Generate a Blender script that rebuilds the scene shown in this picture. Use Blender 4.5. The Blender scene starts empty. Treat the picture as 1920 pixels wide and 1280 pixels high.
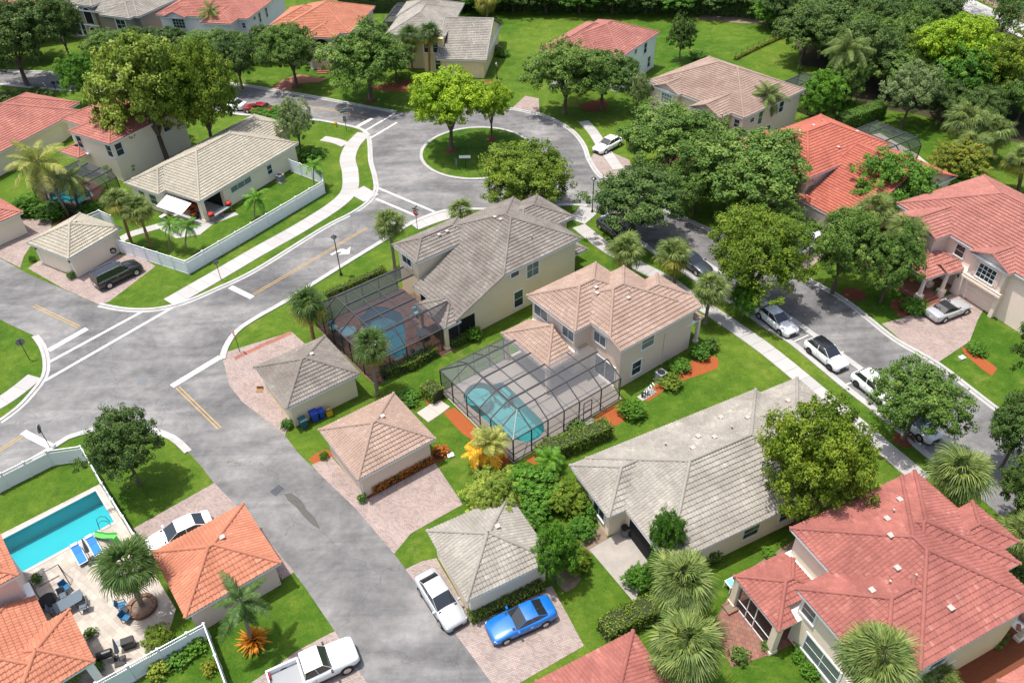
import bpy, bmesh, math, random
import numpy as np
from mathutils import Matrix, Vector
from mathutils.geometry import tessellate_polygon

# ------------------------------------------------------------------ camera, sky, sun, exposure
sc = bpy.context.scene
COL = sc.collection
F, PIT, ROLL, CH = 1493.0, math.radians(40), math.radians(-1.5), 50.0
cam = bpy.data.cameras.new('camera'); cam_o = bpy.data.objects.new('camera', cam); COL.objects.link(cam_o)
cam.sensor_width = 36; cam.lens = F / 1920 * 36; cam.clip_start = 0.5; cam.clip_end = 1500
_c, _s = math.cos(ROLL), math.sin(ROLL)
_R, _U, _F = Vector((1, 0, 0)), Vector((0, math.sin(PIT), math.cos(PIT))), Vector((0, math.cos(PIT), -math.sin(PIT)))
_x = _R * _c + _U * _s; _y = -_R * _s + _U * _c; _z = -_F
cam_o.matrix_world = Matrix(((_x.x, _y.x, _z.x, 0), (_x.y, _y.y, _z.y, 0), (_x.z, _y.z, _z.z, CH), (0, 0, 0, 1)))
sc.camera = cam_o
SUN = Vector((-1.25, 0.30, 5.0)).normalized()
w = bpy.data.worlds.new('World'); sc.world = w; w.use_nodes = True
nt = w.node_tree; bg = nt.nodes['Background']
sky = nt.nodes.new('ShaderNodeTexSky'); sky.sky_type = 'NISHITA'; sky.sun_disc = False
sky.sun_elevation = math.asin(SUN.z); sky.sun_rotation = math.atan2(SUN.x, SUN.y)
sky.air_density = 1.0; sky.dust_density = 4.0; sky.ozone_density = 1.0
nt.links.new(sky.outputs[0], bg.inputs[0]); bg.inputs[1].default_value = 0.14
sl = bpy.data.lights.new('sun', 'SUN'); sl.energy = 3.3; sl.angle = math.radians(0.6); sl.color = (1, 0.965, 0.91)
so = bpy.data.objects.new('sun', sl); COL.objects.link(so)
so.rotation_euler = (-SUN).to_track_quat('-Z', 'Y').to_euler()
sc.view_settings.view_transform = 'Standard'; sc.view_settings.look = 'None'
sc.view_settings.gamma = 1.0; sc.view_settings.exposure = 0.70
sc.render.engine = 'CYCLES'
sc.cycles.transparent_max_bounces = 12; sc.cycles.max_bounces = 6
RND = random.Random(7)

# ------------------------------------------------------------------ helpers
def at(px, py, z=0.0):
    """point at height z on the sight line through a photo pixel"""
    x = (px - 960) / F; y = -(py - 640) / F
    x, y = _c * x - _s * y, _s * x + _c * y
    d = (x, math.cos(PIT) + y * math.sin(PIT), -math.sin(PIT) + y * math.cos(PIT))
    t = (CH - z) / -d[2]
    return Vector((d[0] * t, d[1] * t, z))
def A2(px, py, z=0.0):
    p = at(px, py, z); return (p.x, p.y)
def proj(X, Y, Z):
    v = Vector((X, Y, Z - CH)); dx, dy, dz = v.dot(_x), v.dot(_y), -v.dot(_z)
    return 960 + F * dx / dz, 640 - F * dy / dz
def height_to(base, topy):
    b = at(*base); lo, hi = 0.0, 30.0
    for _ in range(30):
        m = (lo + hi) / 2
        if proj(b.x, b.y, m)[1] > topy: lo = m
        else: hi = m
    return lo
def ppm(x, y, z):
    a, b = proj(x, y, z), proj(x + 1, y, z); return math.hypot(a[0] - b[0], a[1] - b[1])

class MB:
    def __init__(s): s.v = []; s.f = []
    def add(s, vs, fs):
        o = len(s.v); s.v += [tuple(p) for p in vs]; s.f += [tuple(i + o for i in q) for q in fs]; return s
    def quad(s, *p): return s.add(p, [tuple(range(len(p)))])
    def box(s, x0, y0, z0, x1, y1, z1, m=None):
        vs = [(x0, y0, z0), (x1, y0, z0), (x1, y1, z0), (x0, y1, z0), (x0, y0, z1), (x1, y0, z1), (x1, y1, z1), (x0, y1, z1)]
        if m is not None: vs = [m @ Vector(p) for p in vs]
        return s.add(vs, [(0, 3, 2, 1), (4, 5, 6, 7), (0, 1, 5, 4), (1, 2, 6, 5), (2, 3, 7, 6), (3, 0, 4, 7)])
    def bar(s, a, b, w, h=None):
        a, b = Vector(a), Vector(b); h = h or w; d = b - a; L = d.length
        q = d.to_track_quat('X', 'Z').to_matrix().to_4x4(); q.translation = a
        return s.box(0, -w / 2, -h / 2, L, w / 2, h / 2, q)
    def tube(s, pts, rad, n=8, cap=True):
        pts = [Vector(p) for p in pts]; base = len(s.v)
        for i, p in enumerate(pts):
            d = (pts[min(i + 1, len(pts) - 1)] - pts[max(i - 1, 0)]).normalized()
            a = d.cross(Vector((0, 0, 1)))
            if a.length < 0.05: a = Vector((1, 0, 0))
            a.normalize(); b = a.cross(d); r = rad[i] if hasattr(rad, '__len__') else rad
            for k in range(n):
                t = 2 * math.pi * k / n; s.v.append(tuple(p + a * (r * math.cos(t)) + b * (r * math.sin(t))))
        for i in range(len(pts) - 1):
            for k in range(n):
                k2 = (k + 1) % n
                s.f.append((base + i * n + k, base + i * n + k2, base + (i + 1) * n + k2, base + (i + 1) * n + k))
        if cap:
            s.f.append(tuple(base + k for k in range(n))); e = base + (len(pts) - 1) * n
            s.f.append(tuple(e + n - 1 - k for k in range(n)))
        return s
    def prism(s, poly, z0, z1, top=True, bottom=True):
        n = len(poly); o = len(s.v)
        s.v += [(p[0], p[1], z0) for p in poly] + [(p[0], p[1], z1) for p in poly]
        for i in range(n): s.f.append((o + i, o + (i + 1) % n, o + n + (i + 1) % n, o + n + i))
        tris = tessellate_polygon([[Vector((p[0], p[1], 0)) for p in poly]])
        for t in tris:
            a, b, c = t
            pa, pb, pc = poly[a], poly[b], poly[c]
            if (pb[0] - pa[0]) * (pc[1] - pa[1]) - (pb[1] - pa[1]) * (pc[0] - pa[0]) < 0: b, c = c, b
            if top: s.f.append((o + n + a, o + n + b, o + n + c))
            if bottom: s.f.append((o + a, o + c, o + b))
        return s
    def sheet(s, poly, z, holes=()):
        loops = [list(poly)] + [list(h) for h in holes]; flat = [p for l in loops for p in l]; o = len(s.v)
        s.v += [(p[0], p[1], z) for p in flat]
        for a, b, c in tessellate_polygon([[Vector((p[0], p[1], 0)) for p in l] for l in loops]):
            pa, pb, pc = flat[a], flat[b], flat[c]
            if (pb[0] - pa[0]) * (pc[1] - pa[1]) - (pb[1] - pa[1]) * (pc[0] - pa[0]) < 0: b, c = c, b
            s.f.append((o + a, o + b, o + c))
        return s
    def lathe(s, prof, n=14, c=(0, 0, 0)):
        o = len(s.v)
        for r, z in prof:
            for k in range(n):
                t = 2 * math.pi * k / n; s.v.append((c[0] + r * math.cos(t), c[1] + r * math.sin(t), c[2] + z))
        for i in range(len(prof) - 1):
            for k in range(n):
                k2 = (k + 1) % n; s.f.append((o + i * n + k, o + i * n + k2, o + (i + 1) * n + k2, o + (i + 1) * n + k))
        s.f.append(tuple(o + n - 1 - k for k in range(n))); e = o + (len(prof) - 1) * n; s.f.append(tuple(e + k for k in range(n)))
        return s
    def mesh(s, name, mat=None, smooth=False):
        me = bpy.data.meshes.new(name); me.from_pydata(s.v, [], s.f)
        if mat: me.materials.append(mat)
        if smooth: me.polygons.foreach_set('use_smooth', [True] * len(me.polygons))
        me.update(); return me

def np_mesh(name, V, Q, mat, rnd=None, nper=4, smooth=False):
    me = bpy.data.meshes.new(name); n = len(V); m = len(Q)
    me.vertices.add(n); me.vertices.foreach_set('co', np.asarray(V, np.float32).ravel())
    me.loops.add(m * nper); me.loops.foreach_set('vertex_index', np.asarray(Q, np.int32).ravel())
    me.polygons.add(m); me.polygons.foreach_set('loop_start', np.arange(0, m * nper, nper, dtype=np.int32))
    me.polygons.foreach_set('use_smooth', np.full(m, smooth))
    if mat: me.materials.append(mat)
    me.update(calc_edges=True)
    if rnd is not None:
        a = me.attributes.new('rnd', 'FLOAT', 'FACE'); a.data.foreach_set('value', np.asarray(rnd, np.float32))
    return me

def put(name, me, parent=None, loc=None, rot=None, scl=None, mat4=None):
    o = bpy.data.objects.new(name, me); COL.objects.link(o)
    if parent: o.parent = parent
    if mat4 is not None: o.matrix_basis = mat4
    if loc is not None: o.location = loc
    if rot is not None: o.rotation_euler = rot
    if scl is not None: o.scale = scl
    return o
def obj(name, mb, mat, parent=None, smooth=False, **k): return put(name, mb.mesh(name, mat, smooth), parent, **k)
def tag(o, label, cat, group=None):
    o['label'] = label; o['category'] = cat
    if group: o['group'] = group
    return o
def thing(name, label, cat, loc=(0, 0, 0), rz=0.0, group=None):
    o = put(name, None, None, loc, (0, 0, rz)); o.empty_display_size = 0.3
    return tag(o, label, cat, group)
def struct(o): o['kind'] = 'structure'; return o
def stuff(o): o['kind'] = 'stuff'; return o
def smooth_line(pts, step=1.0, closed=False):
    P = [Vector((p[0], p[1], 0)) for p in pts]; n = len(P); out = []
    rng = n if closed else n - 1
    for i in range(rng):
        a = P[(i - 1) % n] if closed or i > 0 else P[i]; b = P[i]; c = P[(i + 1) % n]
        d = P[(i + 2) % n] if closed or i + 2 < n else c
        k = max(1, int((c - b).length / step))
        for j in range(k):
            t = j / k
            q = 0.5 * ((2 * b) + (c - a) * t + (2 * a - 5 * b + 4 * c - d) * t * t + (-a + 3 * b - 3 * c + d) * t ** 3)
            out.append((q.x, q.y))
    if not closed: out.append((P[-1].x, P[-1].y))
    return out
def px_line(pts, step=1.0, closed=False): return smooth_line([A2(*p) for p in pts], step, closed)
def offset_line(pts, d):
    out = []
    for i, p in enumerate(pts):
        a = pts[max(i - 1, 0)]; b = pts[min(i + 1, len(pts) - 1)]
        t = Vector((b[0] - a[0], b[1] - a[1]))
        if t.length < 1e-6: t = Vector((1, 0))
        t.normalize(); out.append((p[0] - t.y * d, p[1] + t.x * d))
    return out

# ------------------------------------------------------------------ materials (all procedural)
def nodes(name):
    m = bpy.data.materials.new(name); m.use_nodes = True; n = m.node_tree
    return m, n, n.nodes['Principled BSDF'], n.nodes['Material Output']
def N(n, t, **k):
    x = n.nodes.new(t)
    for a, b in k.items(): setattr(x, a, b)
    return x
def noise(n, scale, detail=4, rough=0.6, vec=None, dist=0.0):
    x = N(n, 'ShaderNodeTexNoise'); x.inputs['Scale'].default_value = scale; x.inputs['Detail'].default_value = detail
    x.inputs['Roughness'].default_value = rough; x.inputs['Distortion'].default_value = dist
    if vec: n.links.new(vec, x.inputs['Vector'])
    return x.outputs['Fac']
def ramp(n, fac, stops):
    x = N(n, 'ShaderNodeValToRGB'); e = x.color_ramp.elements
    while len(e) < len(stops): e.new(0.5)
    for i, (p, c) in enumerate(stops): e[i].position = p; e[i].color = (*c, 1)
    n.links.new(fac, x.inputs[0]); return x.outputs[0]
def mixc(n, fac, a, b, mode='MIX'):
    x = N(n, 'ShaderNodeMix', data_type='RGBA', blend_type=mode)
    for sock, v in ((x.inputs[0], fac), (x.inputs[6], a), (x.inputs[7], b)):
        if isinstance(v, (int, float)): sock.default_value = v
        elif isinstance(v, tuple): sock.default_value = (*v, 1)
        else: n.links.new(v, sock)
    return x.outputs[2]
def bump(n, bsdf, h, strength=0.3, dist=0.02):
    b = N(n, 'ShaderNodeBump'); b.inputs['Strength'].default_value = strength; b.inputs['Distance'].default_value = dist
    n.links.new(h, b.inputs['Height']); n.links.new(b.outputs[0], bsdf.inputs['Normal'])
def pos(n, scale=None, rot=0.0):
    g = N(n, 'ShaderNodeNewGeometry'); o = g.outputs['Position']
    if scale or rot:
        m = N(n, 'ShaderNodeMapping'); n.links.new(o, m.inputs['Vector'])
        if scale: m.inputs['Scale'].default_value = scale
        m.inputs['Rotation'].default_value = (0, 0, rot); o = m.outputs[0]
    return o
def attr(n): return N(n, 'ShaderNodeAttribute', attribute_name='rnd').outputs['Fac']
def mul(c, k): return tuple(min(1, v * k) for v in c)
def plain(name, col, rough=0.7, var=0.12, scale=1.5, bumps=0.0, bscale=25, spec=0.3, metal=0.0, objvar=0.0):
    m, n, b, o = nodes(name); p = pos(n)
    c = mixc(n, noise(n, scale, 5, 0.65, p), mul(col, 1 - var), mul(col, 1 + var))
    if objvar:
        oi = N(n, 'ShaderNodeObjectInfo'); c = mixc(n, oi.outputs['Random'], c, mul(col, 1 - objvar)) if False else mixc(n, objvar, c, mixc(n, oi.outputs['Random'], mul(col, .6), mul(col, 1.35)))
    n.links.new(c, b.inputs['Base Color']); b.inputs['Roughness'].default_value = rough
    b.inputs['Specular IOR Level'].default_value = spec; b.inputs['Metallic'].default_value = metal
    if bumps: bump(n, b, noise(n, bscale, 4, 0.7, p), bumps, 0.02)
    return m
def grass_mat():
    m, n, b, o = nodes('grass'); p = pos(n)
    big = noise(n, 0.055, 4, 0.6, p); mid = noise(n, 0.55, 5, 0.7, p); fine = noise(n, 7, 3, 0.8, p); blade = noise(n, 26, 2, 0.9, p)
    c = ramp(n, mid, [(0.34, (0.042, 0.10, 0.009)), (0.5, (0.072, 0.145, 0.013)), (0.66, (0.135, 0.20, 0.024))])
    c = mixc(n, 0.45, c, ramp(n, big, [(0.38, (0.035, 0.10, 0.009)), (0.62, (0.15, 0.205, 0.028))]))
    mot = noise(n, 1.6, 6, 0.75, p, 0.4); c = mixc(n, 0.6, c, ramp(n, mot, [(0.3, (0.5, 0.6, 0.5)), (0.5, (0.9, 0.95, 0.9)), (0.7, (1.2, 1.12, 1.0))]), 'MULTIPLY')
    c = mixc(n, 0.55, c, ramp(n, fine, [(0.25, (0.25, 0.3, 0.2)), (0.6, (1, 1, 1)), (0.85, (1.5, 1.4, 1.1))]), 'MULTIPLY')
    c = mixc(n, 0.5, c, ramp(n, blade, [(0.3, (0.35, 0.4, 0.3)), (0.7, (1.35, 1.3, 1.2))]), 'MULTIPLY')
    dry = ramp(n, noise(n, 0.23, 6, 0.75, p, 0.6), [(0.56, (0, 0, 0)), (0.72, (0.6, 0.6, 0.6))])
    c = mixc(n, dry, c, (0.19, 0.20, 0.045))
    n.links.new(c, b.inputs['Base Color']); b.inputs['Roughness'].default_value = 0.9; b.inputs['Specular IOR Level'].default_value = 0.1
    bump(n, b, fine, 0.9, 0.06); return m
def asphalt_mat(name, k=1.0, ang=0.6):
    m, n, b, o = nodes(name); p = pos(n)
    cl = noise(n, 0.13, 8, 0.62, p, 0.6); cl2 = noise(n, 1.1, 5, 0.7, p)
    st = noise(n, 0.5, 5, 0.6, pos(n, (0.22, 1.0, 1), ang), 0.8); fine = noise(n, 30, 3, 0.8, p)
    c = ramp(n, cl, [(0.33, mul((0.145, 0.142, 0.142), k)), (0.49, mul((0.215, 0.21, 0.206), k)), (0.65, mul((0.295, 0.288, 0.28), k))])
    c = mixc(n, 0.45, c, ramp(n, st, [(0.36, (0.5, 0.5, 0.53)), (0.5, (0.95, 0.95, 0.95)), (0.64, (1.35, 1.33, 1.3))]), 'MULTIPLY')
    c = mixc(n, 0.42, c, ramp(n, cl2, [(0.36, (0.62, 0.62, 0.64)), (0.62, (1.2, 1.2, 1.18))]), 'MULTIPLY')
    c = mixc(n, 0.35, c, ramp(n, fine, [(0.3, (0.6, 0.6, 0.6)), (0.7, (1.3, 1.3, 1.3))]), 'MULTIPLY')
    v = N(n, 'ShaderNodeTexVoronoi', feature='DISTANCE_TO_EDGE'); v.inputs['Scale'].default_value = 0.13
    mp = N(n, 'ShaderNodeVectorMath', operation='ADD'); nz = N(n, 'ShaderNodeTexNoise'); nz.inputs['Scale'].default_value = 0.8; nz.inputs['Detail'].default_value = 6
    n.links.new(p, nz.inputs['Vector']); n.links.new(p, mp.inputs[0])
    sc_ = N(n, 'ShaderNodeVectorMath', operation='SCALE'); sc_.inputs['Scale'].default_value = 2.2; n.links.new(nz.outputs['Color'], sc_.inputs[0]); n.links.new(sc_.outputs[0], mp.inputs[1])
    n.links.new(mp.outputs[0], v.inputs['Vector'])
    c = mixc(n, ramp(n, v.outputs['Distance'], [(0.0, (0.5, 0.5, 0.5)), (0.006, (0, 0, 0))]), c, mul((0.07, 0.068, 0.066), k))
    n.links.new(c, b.inputs['Base Color']); b.inputs['Roughness'].default_value = 0.85; b.inputs['Specular IOR Level'].default_value = 0.25
    bump(n, b, fine, 0.4, 0.01); return m
def paver_mat(name, c1, c2, mortar, rot, bw=0.24, bh=0.12):
    m, n, b, o = nodes(name); p = pos(n, None, rot)
    t = N(n, 'ShaderNodeTexBrick'); n.links.new(p, t.inputs['Vector'])
    t.inputs['Color1'].default_value = (0, 0, 0, 1); t.inputs['Color2'].default_value = (1, 1, 1, 1); t.inputs['Mortar'].default_value = (0.5, 0.5, 0.5, 1)
    for k, v in (('Scale', 1.0), ('Mortar Size', 0.012), ('Mortar Smooth', 0.3), ('Bias', 0.0), ('Brick Width', bw), ('Row Height', bh)): t.inputs[k].default_value = v
    base = ramp(n, t.outputs['Color'], [(0.0, c1), (0.55, c2), (1.0, mul(c1, 1.35))])
    c = mixc(n, t.outputs['Fac'], base, mortar)
    c = mixc(n, 0.55, c, ramp(n, noise(n, 0.7, 6, 0.7, p), [(0.3, (0.62, 0.6, 0.6)), (0.7, (1.2, 1.18, 1.15))]), 'MULTIPLY')
    n.links.new(c, b.inputs['Base Color']); b.inputs['Roughness'].default_value = 0.85; b.inputs['Specular IOR Level'].default_value = 0.2
    inv = N(n, 'ShaderNodeMath', operation='SUBTRACT'); inv.inputs[0].default_value = 1; n.links.new(t.outputs['Fac'], inv.inputs[1])
    bump(n, b, inv.outputs[0], 0.5, 0.01); return m
def tile_mat(name, c, dark, light):
    m, n, b, o = nodes(name); p = pos(n)
    col = ramp(n, attr(n), [(0.0, mul(c, 0.88)), (0.5, c), (0.93, mul(c, 1.08)), (1.0, light)])
    col = mixc(n, ramp(n, noise(n, 0.45, 6, 0.7, p, 0.5), [(0.38, (0, 0, 0)), (0.66, (0.85, 0.85, 0.85))]), col, dark)
    col = mixc(n, ramp(n, noise(n, 0.16, 7, 0.75, p, 1.2), [(0.5, (0, 0, 0)), (0.68, (0.5, 0.5, 0.5))]), col, mul(dark, 0.75))
    col = mixc(n, 0.4, col, ramp(n, noise(n, 9, 4, 0.7, p), [(0.3, (0.65, 0.65, 0.65)), (0.7, (1.25, 1.25, 1.25))]), 'MULTIPLY')
    n.links.new(col, b.inputs['Base Color']); b.inputs['Roughness'].default_value = 0.75; b.inputs['Specular IOR Level'].default_value = 0.25
    return m
def leaf_mat(name, a, b_, c_, trans=0.3):
    m, n, b, o = nodes(name)
    col = ramp(n, attr(n), [(0.0, a), (0.55, b_), (1.0, c_)])
    big = noise(n, 0.35, 3, 0.6, pos(n))
    col = mixc(n, 0.5, col, ramp(n, big, [(0.3, (0.65, 0.7, 0.7)), (0.7, (1.3, 1.2, 1.0))]), 'MULTIPLY')
    oi = N(n, 'ShaderNodeObjectInfo')
    col = mixc(n, 0.35, col, ramp(n, oi.outputs['Random'], [(0.0, (0.7, 0.8, 0.85)), (1.0, (1.3, 1.15, 0.9))]), 'MULTIPLY')
    n.links.new(col, b.inputs['Base Color']); b.inputs['Roughness'].default_value = 0.55; b.inputs['Specular IOR Level'].default_value = 0.25
    t = N(n, 'ShaderNodeBsdfTranslucent'); n.links.new(col, t.inputs[0])
    x = N(n, 'ShaderNodeMixShader'); x.inputs[0].default_value = trans
    n.links.new(b.outputs[0], x.inputs[1]); n.links.new(t.outputs[0], x.inputs[2]); n.links.new(x.outputs[0], o.inputs['Surface'])
    return m
def screen_mat(name, col, tr):
    m, n, b, o = nodes(name)
    b.inputs['Base Color'].default_value = (*col, 1); b.inputs['Roughness'].default_value = 0.6
    t = N(n, 'ShaderNodeBsdfTransparent'); x = N(n, 'ShaderNodeMixShader'); x.inputs[0].default_value = tr
    n.links.new(b.outputs[0], x.inputs[1]); n.links.new(t.outputs[0], x.inputs[2]); n.links.new(x.outputs[0], o.inputs['Surface']); return m
def water_mat(name, tint):
    m, n, b, o = nodes(name); t = N(n, 'ShaderNodeBsdfTransparent'); t.inputs[0].default_value = (*tint, 1)
    g = N(n, 'ShaderNodeBsdfGlossy'); g.inputs['Roughness'].default_value = 0.03
    bp = N(n, 'ShaderNodeBump'); bp.inputs['Strength'].default_value = 0.25; bp.inputs['Distance'].default_value = 0.05
    n.links.new(noise(n, 2.5, 3, 0.5, pos(n)), bp.inputs['Height']); n.links.new(bp.outputs[0], g.inputs['Normal'])
    fr = N(n, 'ShaderNodeFresnel'); fr.inputs[0].default_value = 1.33; n.links.new(bp.outputs[0], fr.inputs['Normal'])
    x = N(n, 'ShaderNodeMixShader'); n.links.new(fr.outputs[0], x.inputs[0])
    n.links.new(t.outputs[0], x.inputs[1]); n.links.new(g.outputs[0], x.inputs[2]); n.links.new(x.outputs[0], o.inputs['Surface']); return m
def gloss(name, col, rough=0.15, spec=0.5, metal=0.0, coat=0.0):
    m, n, b, o = nodes(name); b.inputs['Base Color'].default_value = (*col, 1); b.inputs['Roughness'].default_value = rough
    b.inputs['Specular IOR Level'].default_value = spec; b.inputs['Metallic'].default_value = metal; b.inputs['Coat Weight'].default_value = coat
    b.inputs['Coat Roughness'].default_value = 0.05; return m

MT = {}
MT['grass'] = grass_mat(); MT['asphalt'] = asphalt_mat('asphalt', 0.76, -0.62)
MT['concrete'] = plain('concrete', (0.36, 0.35, 0.335), 0.85, 0.13, 0.8, 0.3, 20, 0.2, 0, 0.18)
MT['kerb'] = plain('kerb_concrete', (0.36, 0.355, 0.34), 0.85, 0.34, 0.9, 0.3, 20, 0.2)
MT['bedding'] = plain('joint_sand', (0.25, 0.23, 0.2), 0.9, 0.2, 3)
MT['slab_old'] = plain('weathered_concrete', (0.30, 0.275, 0.245), 0.9, 0.35, 0.9, 0.4, 15, 0.2)
MT['paver'] = paver_mat('pink_pavers', (0.27, 0.205, 0.18), (0.335, 0.275, 0.25), (0.20, 0.165, 0.15), 0.62)
MT['paver2'] = paver_mat('tan_pavers', (0.27, 0.21, 0.185), (0.335, 0.285, 0.26), (0.185, 0.155, 0.14), 0.35)
MT['brickp'] = paver_mat('red_brick_pavers', (0.198, 0.086, 0.066), (0.238, 0.132, 0.099), (0.106, 0.066, 0.053), 0.43, 0.34, 0.34)
MT['redband'] = paver_mat('terracotta_border_pavers', (0.277, 0.106, 0.073), (0.304, 0.145, 0.106), (0.185, 0.092, 0.073), 0.62)
MT['trav'] = paver_mat('travertine', (0.36, 0.32, 0.27), (0.41, 0.375, 0.33), (0.32, 0.285, 0.24), 0.65, 0.6, 0.4)
MT['pooldeck'] = plain('cool_deck', (0.40, 0.355, 0.31), 0.85, 0.1, 0.8, 0.2, 30)
MT['mulch'] = plain('red_mulch', (0.27, 0.075, 0.026), 0.95, 0.4, 6, 0.8, 12, 0.1)
MT['mulchd'] = plain('brown_mulch', (0.15, 0.055, 0.03), 0.95, 0.4, 6, 0.8, 12, 0.1)
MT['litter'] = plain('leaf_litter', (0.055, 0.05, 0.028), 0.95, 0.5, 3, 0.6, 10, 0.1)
MT['soil'] = plain('bare_soil', (0.20, 0.15, 0.11), 0.95, 0.35, 2, 0.6, 10, 0.1)
MT['paintw'] = plain('white_road_paint', (0.56, 0.555, 0.53), 0.8, 0.28, 1.8, 0, 25)
MT['painty'] = plain('yellow_road_paint', (0.38, 0.25, 0.085), 0.8, 0.45, 2.2, 0, 25)
def stucco(n, c): return plain('stucco_' + n, c, 0.9, 0.07, 0.6, 0.25, 40, 0.2)
MT['st_tan'] = stucco('tan', (0.72, 0.58, 0.46)); MT['st_cream'] = stucco('cream', (0.77, 0.65, 0.44)); MT['st_ivory'] = stucco('ivory', (0.84, 0.72, 0.55))
MT['st_beige'] = stucco('beige', (0.79, 0.68, 0.54)); MT['st_peach'] = stucco('peach', (0.84, 0.69, 0.59)); MT['st_white'] = stucco('offwhite', (0.84, 0.84, 0.77))
MT['st_pink'] = stucco('pink', (0.84, 0.78, 0.77)); MT['st_taupe'] = stucco('taupe', (0.32, 0.27, 0.23)); MT['st_yel'] = stucco('yellow', (0.83, 0.68, 0.38))
MT['st_rose'] = stucco('rose', (0.74, 0.55, 0.46))
MT['tl_tan'] = tile_mat('tile_tan', (0.342, 0.246, 0.194), (0.273, 0.185, 0.143), (0.411, 0.315, 0.259))
MT['tl_gray'] = tile_mat('tile_gray', (0.226, 0.203, 0.176), (0.137, 0.116, 0.100), (0.300, 0.276, 0.244))
MT['tl_lgray'] = tile_mat('tile_light_gray', (0.330, 0.308, 0.264), (0.220, 0.198, 0.169), (0.411, 0.381, 0.330))
MT['tl_cream'] = tile_mat('tile_cream', (0.376, 0.343, 0.271), (0.318, 0.289, 0.224), (0.434, 0.405, 0.333))
MT['tl_red'] = tile_mat('tile_red', (0.34, 0.125, 0.10), (0.22, 0.075, 0.062), (0.43, 0.20, 0.16))
MT['tl_coral'] = tile_mat('tile_coral', (0.42, 0.17, 0.13), (0.31, 0.115, 0.09), (0.5, 0.25, 0.19))
MT['tl_orange'] = tile_mat('tile_orange', (0.46, 0.185, 0.11), (0.36, 0.135, 0.08), (0.53, 0.26, 0.17))
MT['tl_flame'] = tile_mat('tile_flame', (0.42, 0.13, 0.085), (0.32, 0.09, 0.06), (0.5, 0.2, 0.14))
MT['tl_rose'] = tile_mat('tile_rose', (0.36, 0.15, 0.12), (0.27, 0.105, 0.085), (0.44, 0.22, 0.18))
MT['tl_brown'] = tile_mat('tile_brown_tan', (0.326, 0.241, 0.189), (0.247, 0.163, 0.130), (0.391, 0.306, 0.247))
MT['white'] = plain('white_trim', (0.76, 0.76, 0.74), 0.5, 0.05, 2)
MT['vinyl'] = plain('white_vinyl', (0.78, 0.79, 0.80), 0.4, 0.04, 1.5)
MT['glass'] = gloss('window_glass', (0.030, 0.042, 0.05), 0.06, 0.8)
MT['glassg'] = gloss('window_glass_grey', (0.14, 0.17, 0.17), 0.1, 0.7)
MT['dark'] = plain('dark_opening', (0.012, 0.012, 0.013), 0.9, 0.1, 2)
MT['alu'] = gloss('bronze_aluminium', (0.05, 0.047, 0.046), 0.4, 0.5)
MT['aluw'] = gloss('mill_aluminium', (0.55, 0.56, 0.58), 0.35, 0.5, 0.3)
MT['screen'] = screen_mat('insect_screen', (0.13, 0.135, 0.145), 0.60)
MT['screend'] = screen_mat('dark_insect_screen', (0.018, 0.02, 0.026), 0.41)
MT['water'] = water_mat('pool_water', (0.42, 0.83, 0.84)); MT['water2'] = water_mat('pool_water_blue', (0.36, 0.82, 0.86))
MT['plaster'] = plain('pool_plaster', (0.30, 0.55, 0.55), 0.7, 0.08, 1.2); MT['plaster2'] = plain('blue_pool_plaster', (0.17, 0.46, 0.48), 0.7, 0.06, 1.2)
MT['plaster3'] = plain('pool_plaster_slate', (0.22, 0.50, 0.60), 0.7, 0.12, 1.2)
MT['waterd'] = water_mat('spa_water', (0.45, 0.75, 0.80))
MT['bark'] = plain('bark', (0.13, 0.10, 0.075), 0.95, 0.35, 5, 0.8, 14, 0.1)
MT['barkp'] = plain('palm_trunk', (0.25, 0.20, 0.155), 0.95, 0.3, 6, 0.9, 10, 0.1)
MT['boot'] = plain('palm_trunk_orange', (0.30, 0.17, 0.08), 0.95, 0.3, 6, 0.9, 10, 0.1)
MT['twig'] = plain('dark_twig_core', (0.035, 0.045, 0.018), 0.95, 0.3, 8)  # for the dark filler box inside hedges, in place of real twigs
MT['oak'] = leaf_mat('leaf_oak', (0.054, 0.115, 0.019), (0.108, 0.203, 0.032), (0.230, 0.338, 0.081), 0.25)
MT['oakd'] = leaf_mat('leaf_oak_dark', (0.034, 0.075, 0.016), (0.072, 0.137, 0.026), (0.156, 0.234, 0.058), 0.22)
MT['lime'] = leaf_mat('leaf_lime', (0.13, 0.25, 0.01), (0.26, 0.42, 0.016), (0.46, 0.6, 0.05), 0.35)
MT['olive'] = leaf_mat('leaf_olive', (0.07, 0.13, 0.01), (0.14, 0.225, 0.016), (0.28, 0.36, 0.04), 0.3)
MT['pale'] = leaf_mat('leaf_pale', (0.12, 0.19, 0.06), (0.21, 0.29, 0.1), (0.36, 0.42, 0.19), 0.3)
MT['yolk'] = leaf_mat('leaf_yellowgreen', (0.12, 0.19, 0.025), (0.25, 0.34, 0.04), (0.44, 0.5, 0.1), 0.3)
MT['fresh'] = leaf_mat('leaf_fresh', (0.055, 0.15, 0.012), (0.105, 0.26, 0.02), (0.2, 0.4, 0.045), 0.35)
MT['glossy'] = leaf_mat('leaf_glossy', (0.040, 0.127, 0.014), (0.086, 0.218, 0.021), (0.172, 0.333, 0.040), 0.25)
MT['autumn'] = leaf_mat('leaf_mottled', (0.10, 0.15, 0.015), (0.20, 0.25, 0.025), (0.40, 0.33, 0.04), 0.3)
MT['hedge'] = leaf_mat('leaf_hedge', (0.05, 0.1, 0.012), (0.11, 0.185, 0.018), (0.25, 0.31, 0.03), 0.25)
MT['flower'] = leaf_mat('leaf_orange_flowers', (0.088, 0.158, 0.026), (0.525, 0.158, 0.026), (0.800, 0.210, 0.021), 0.3)
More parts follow.
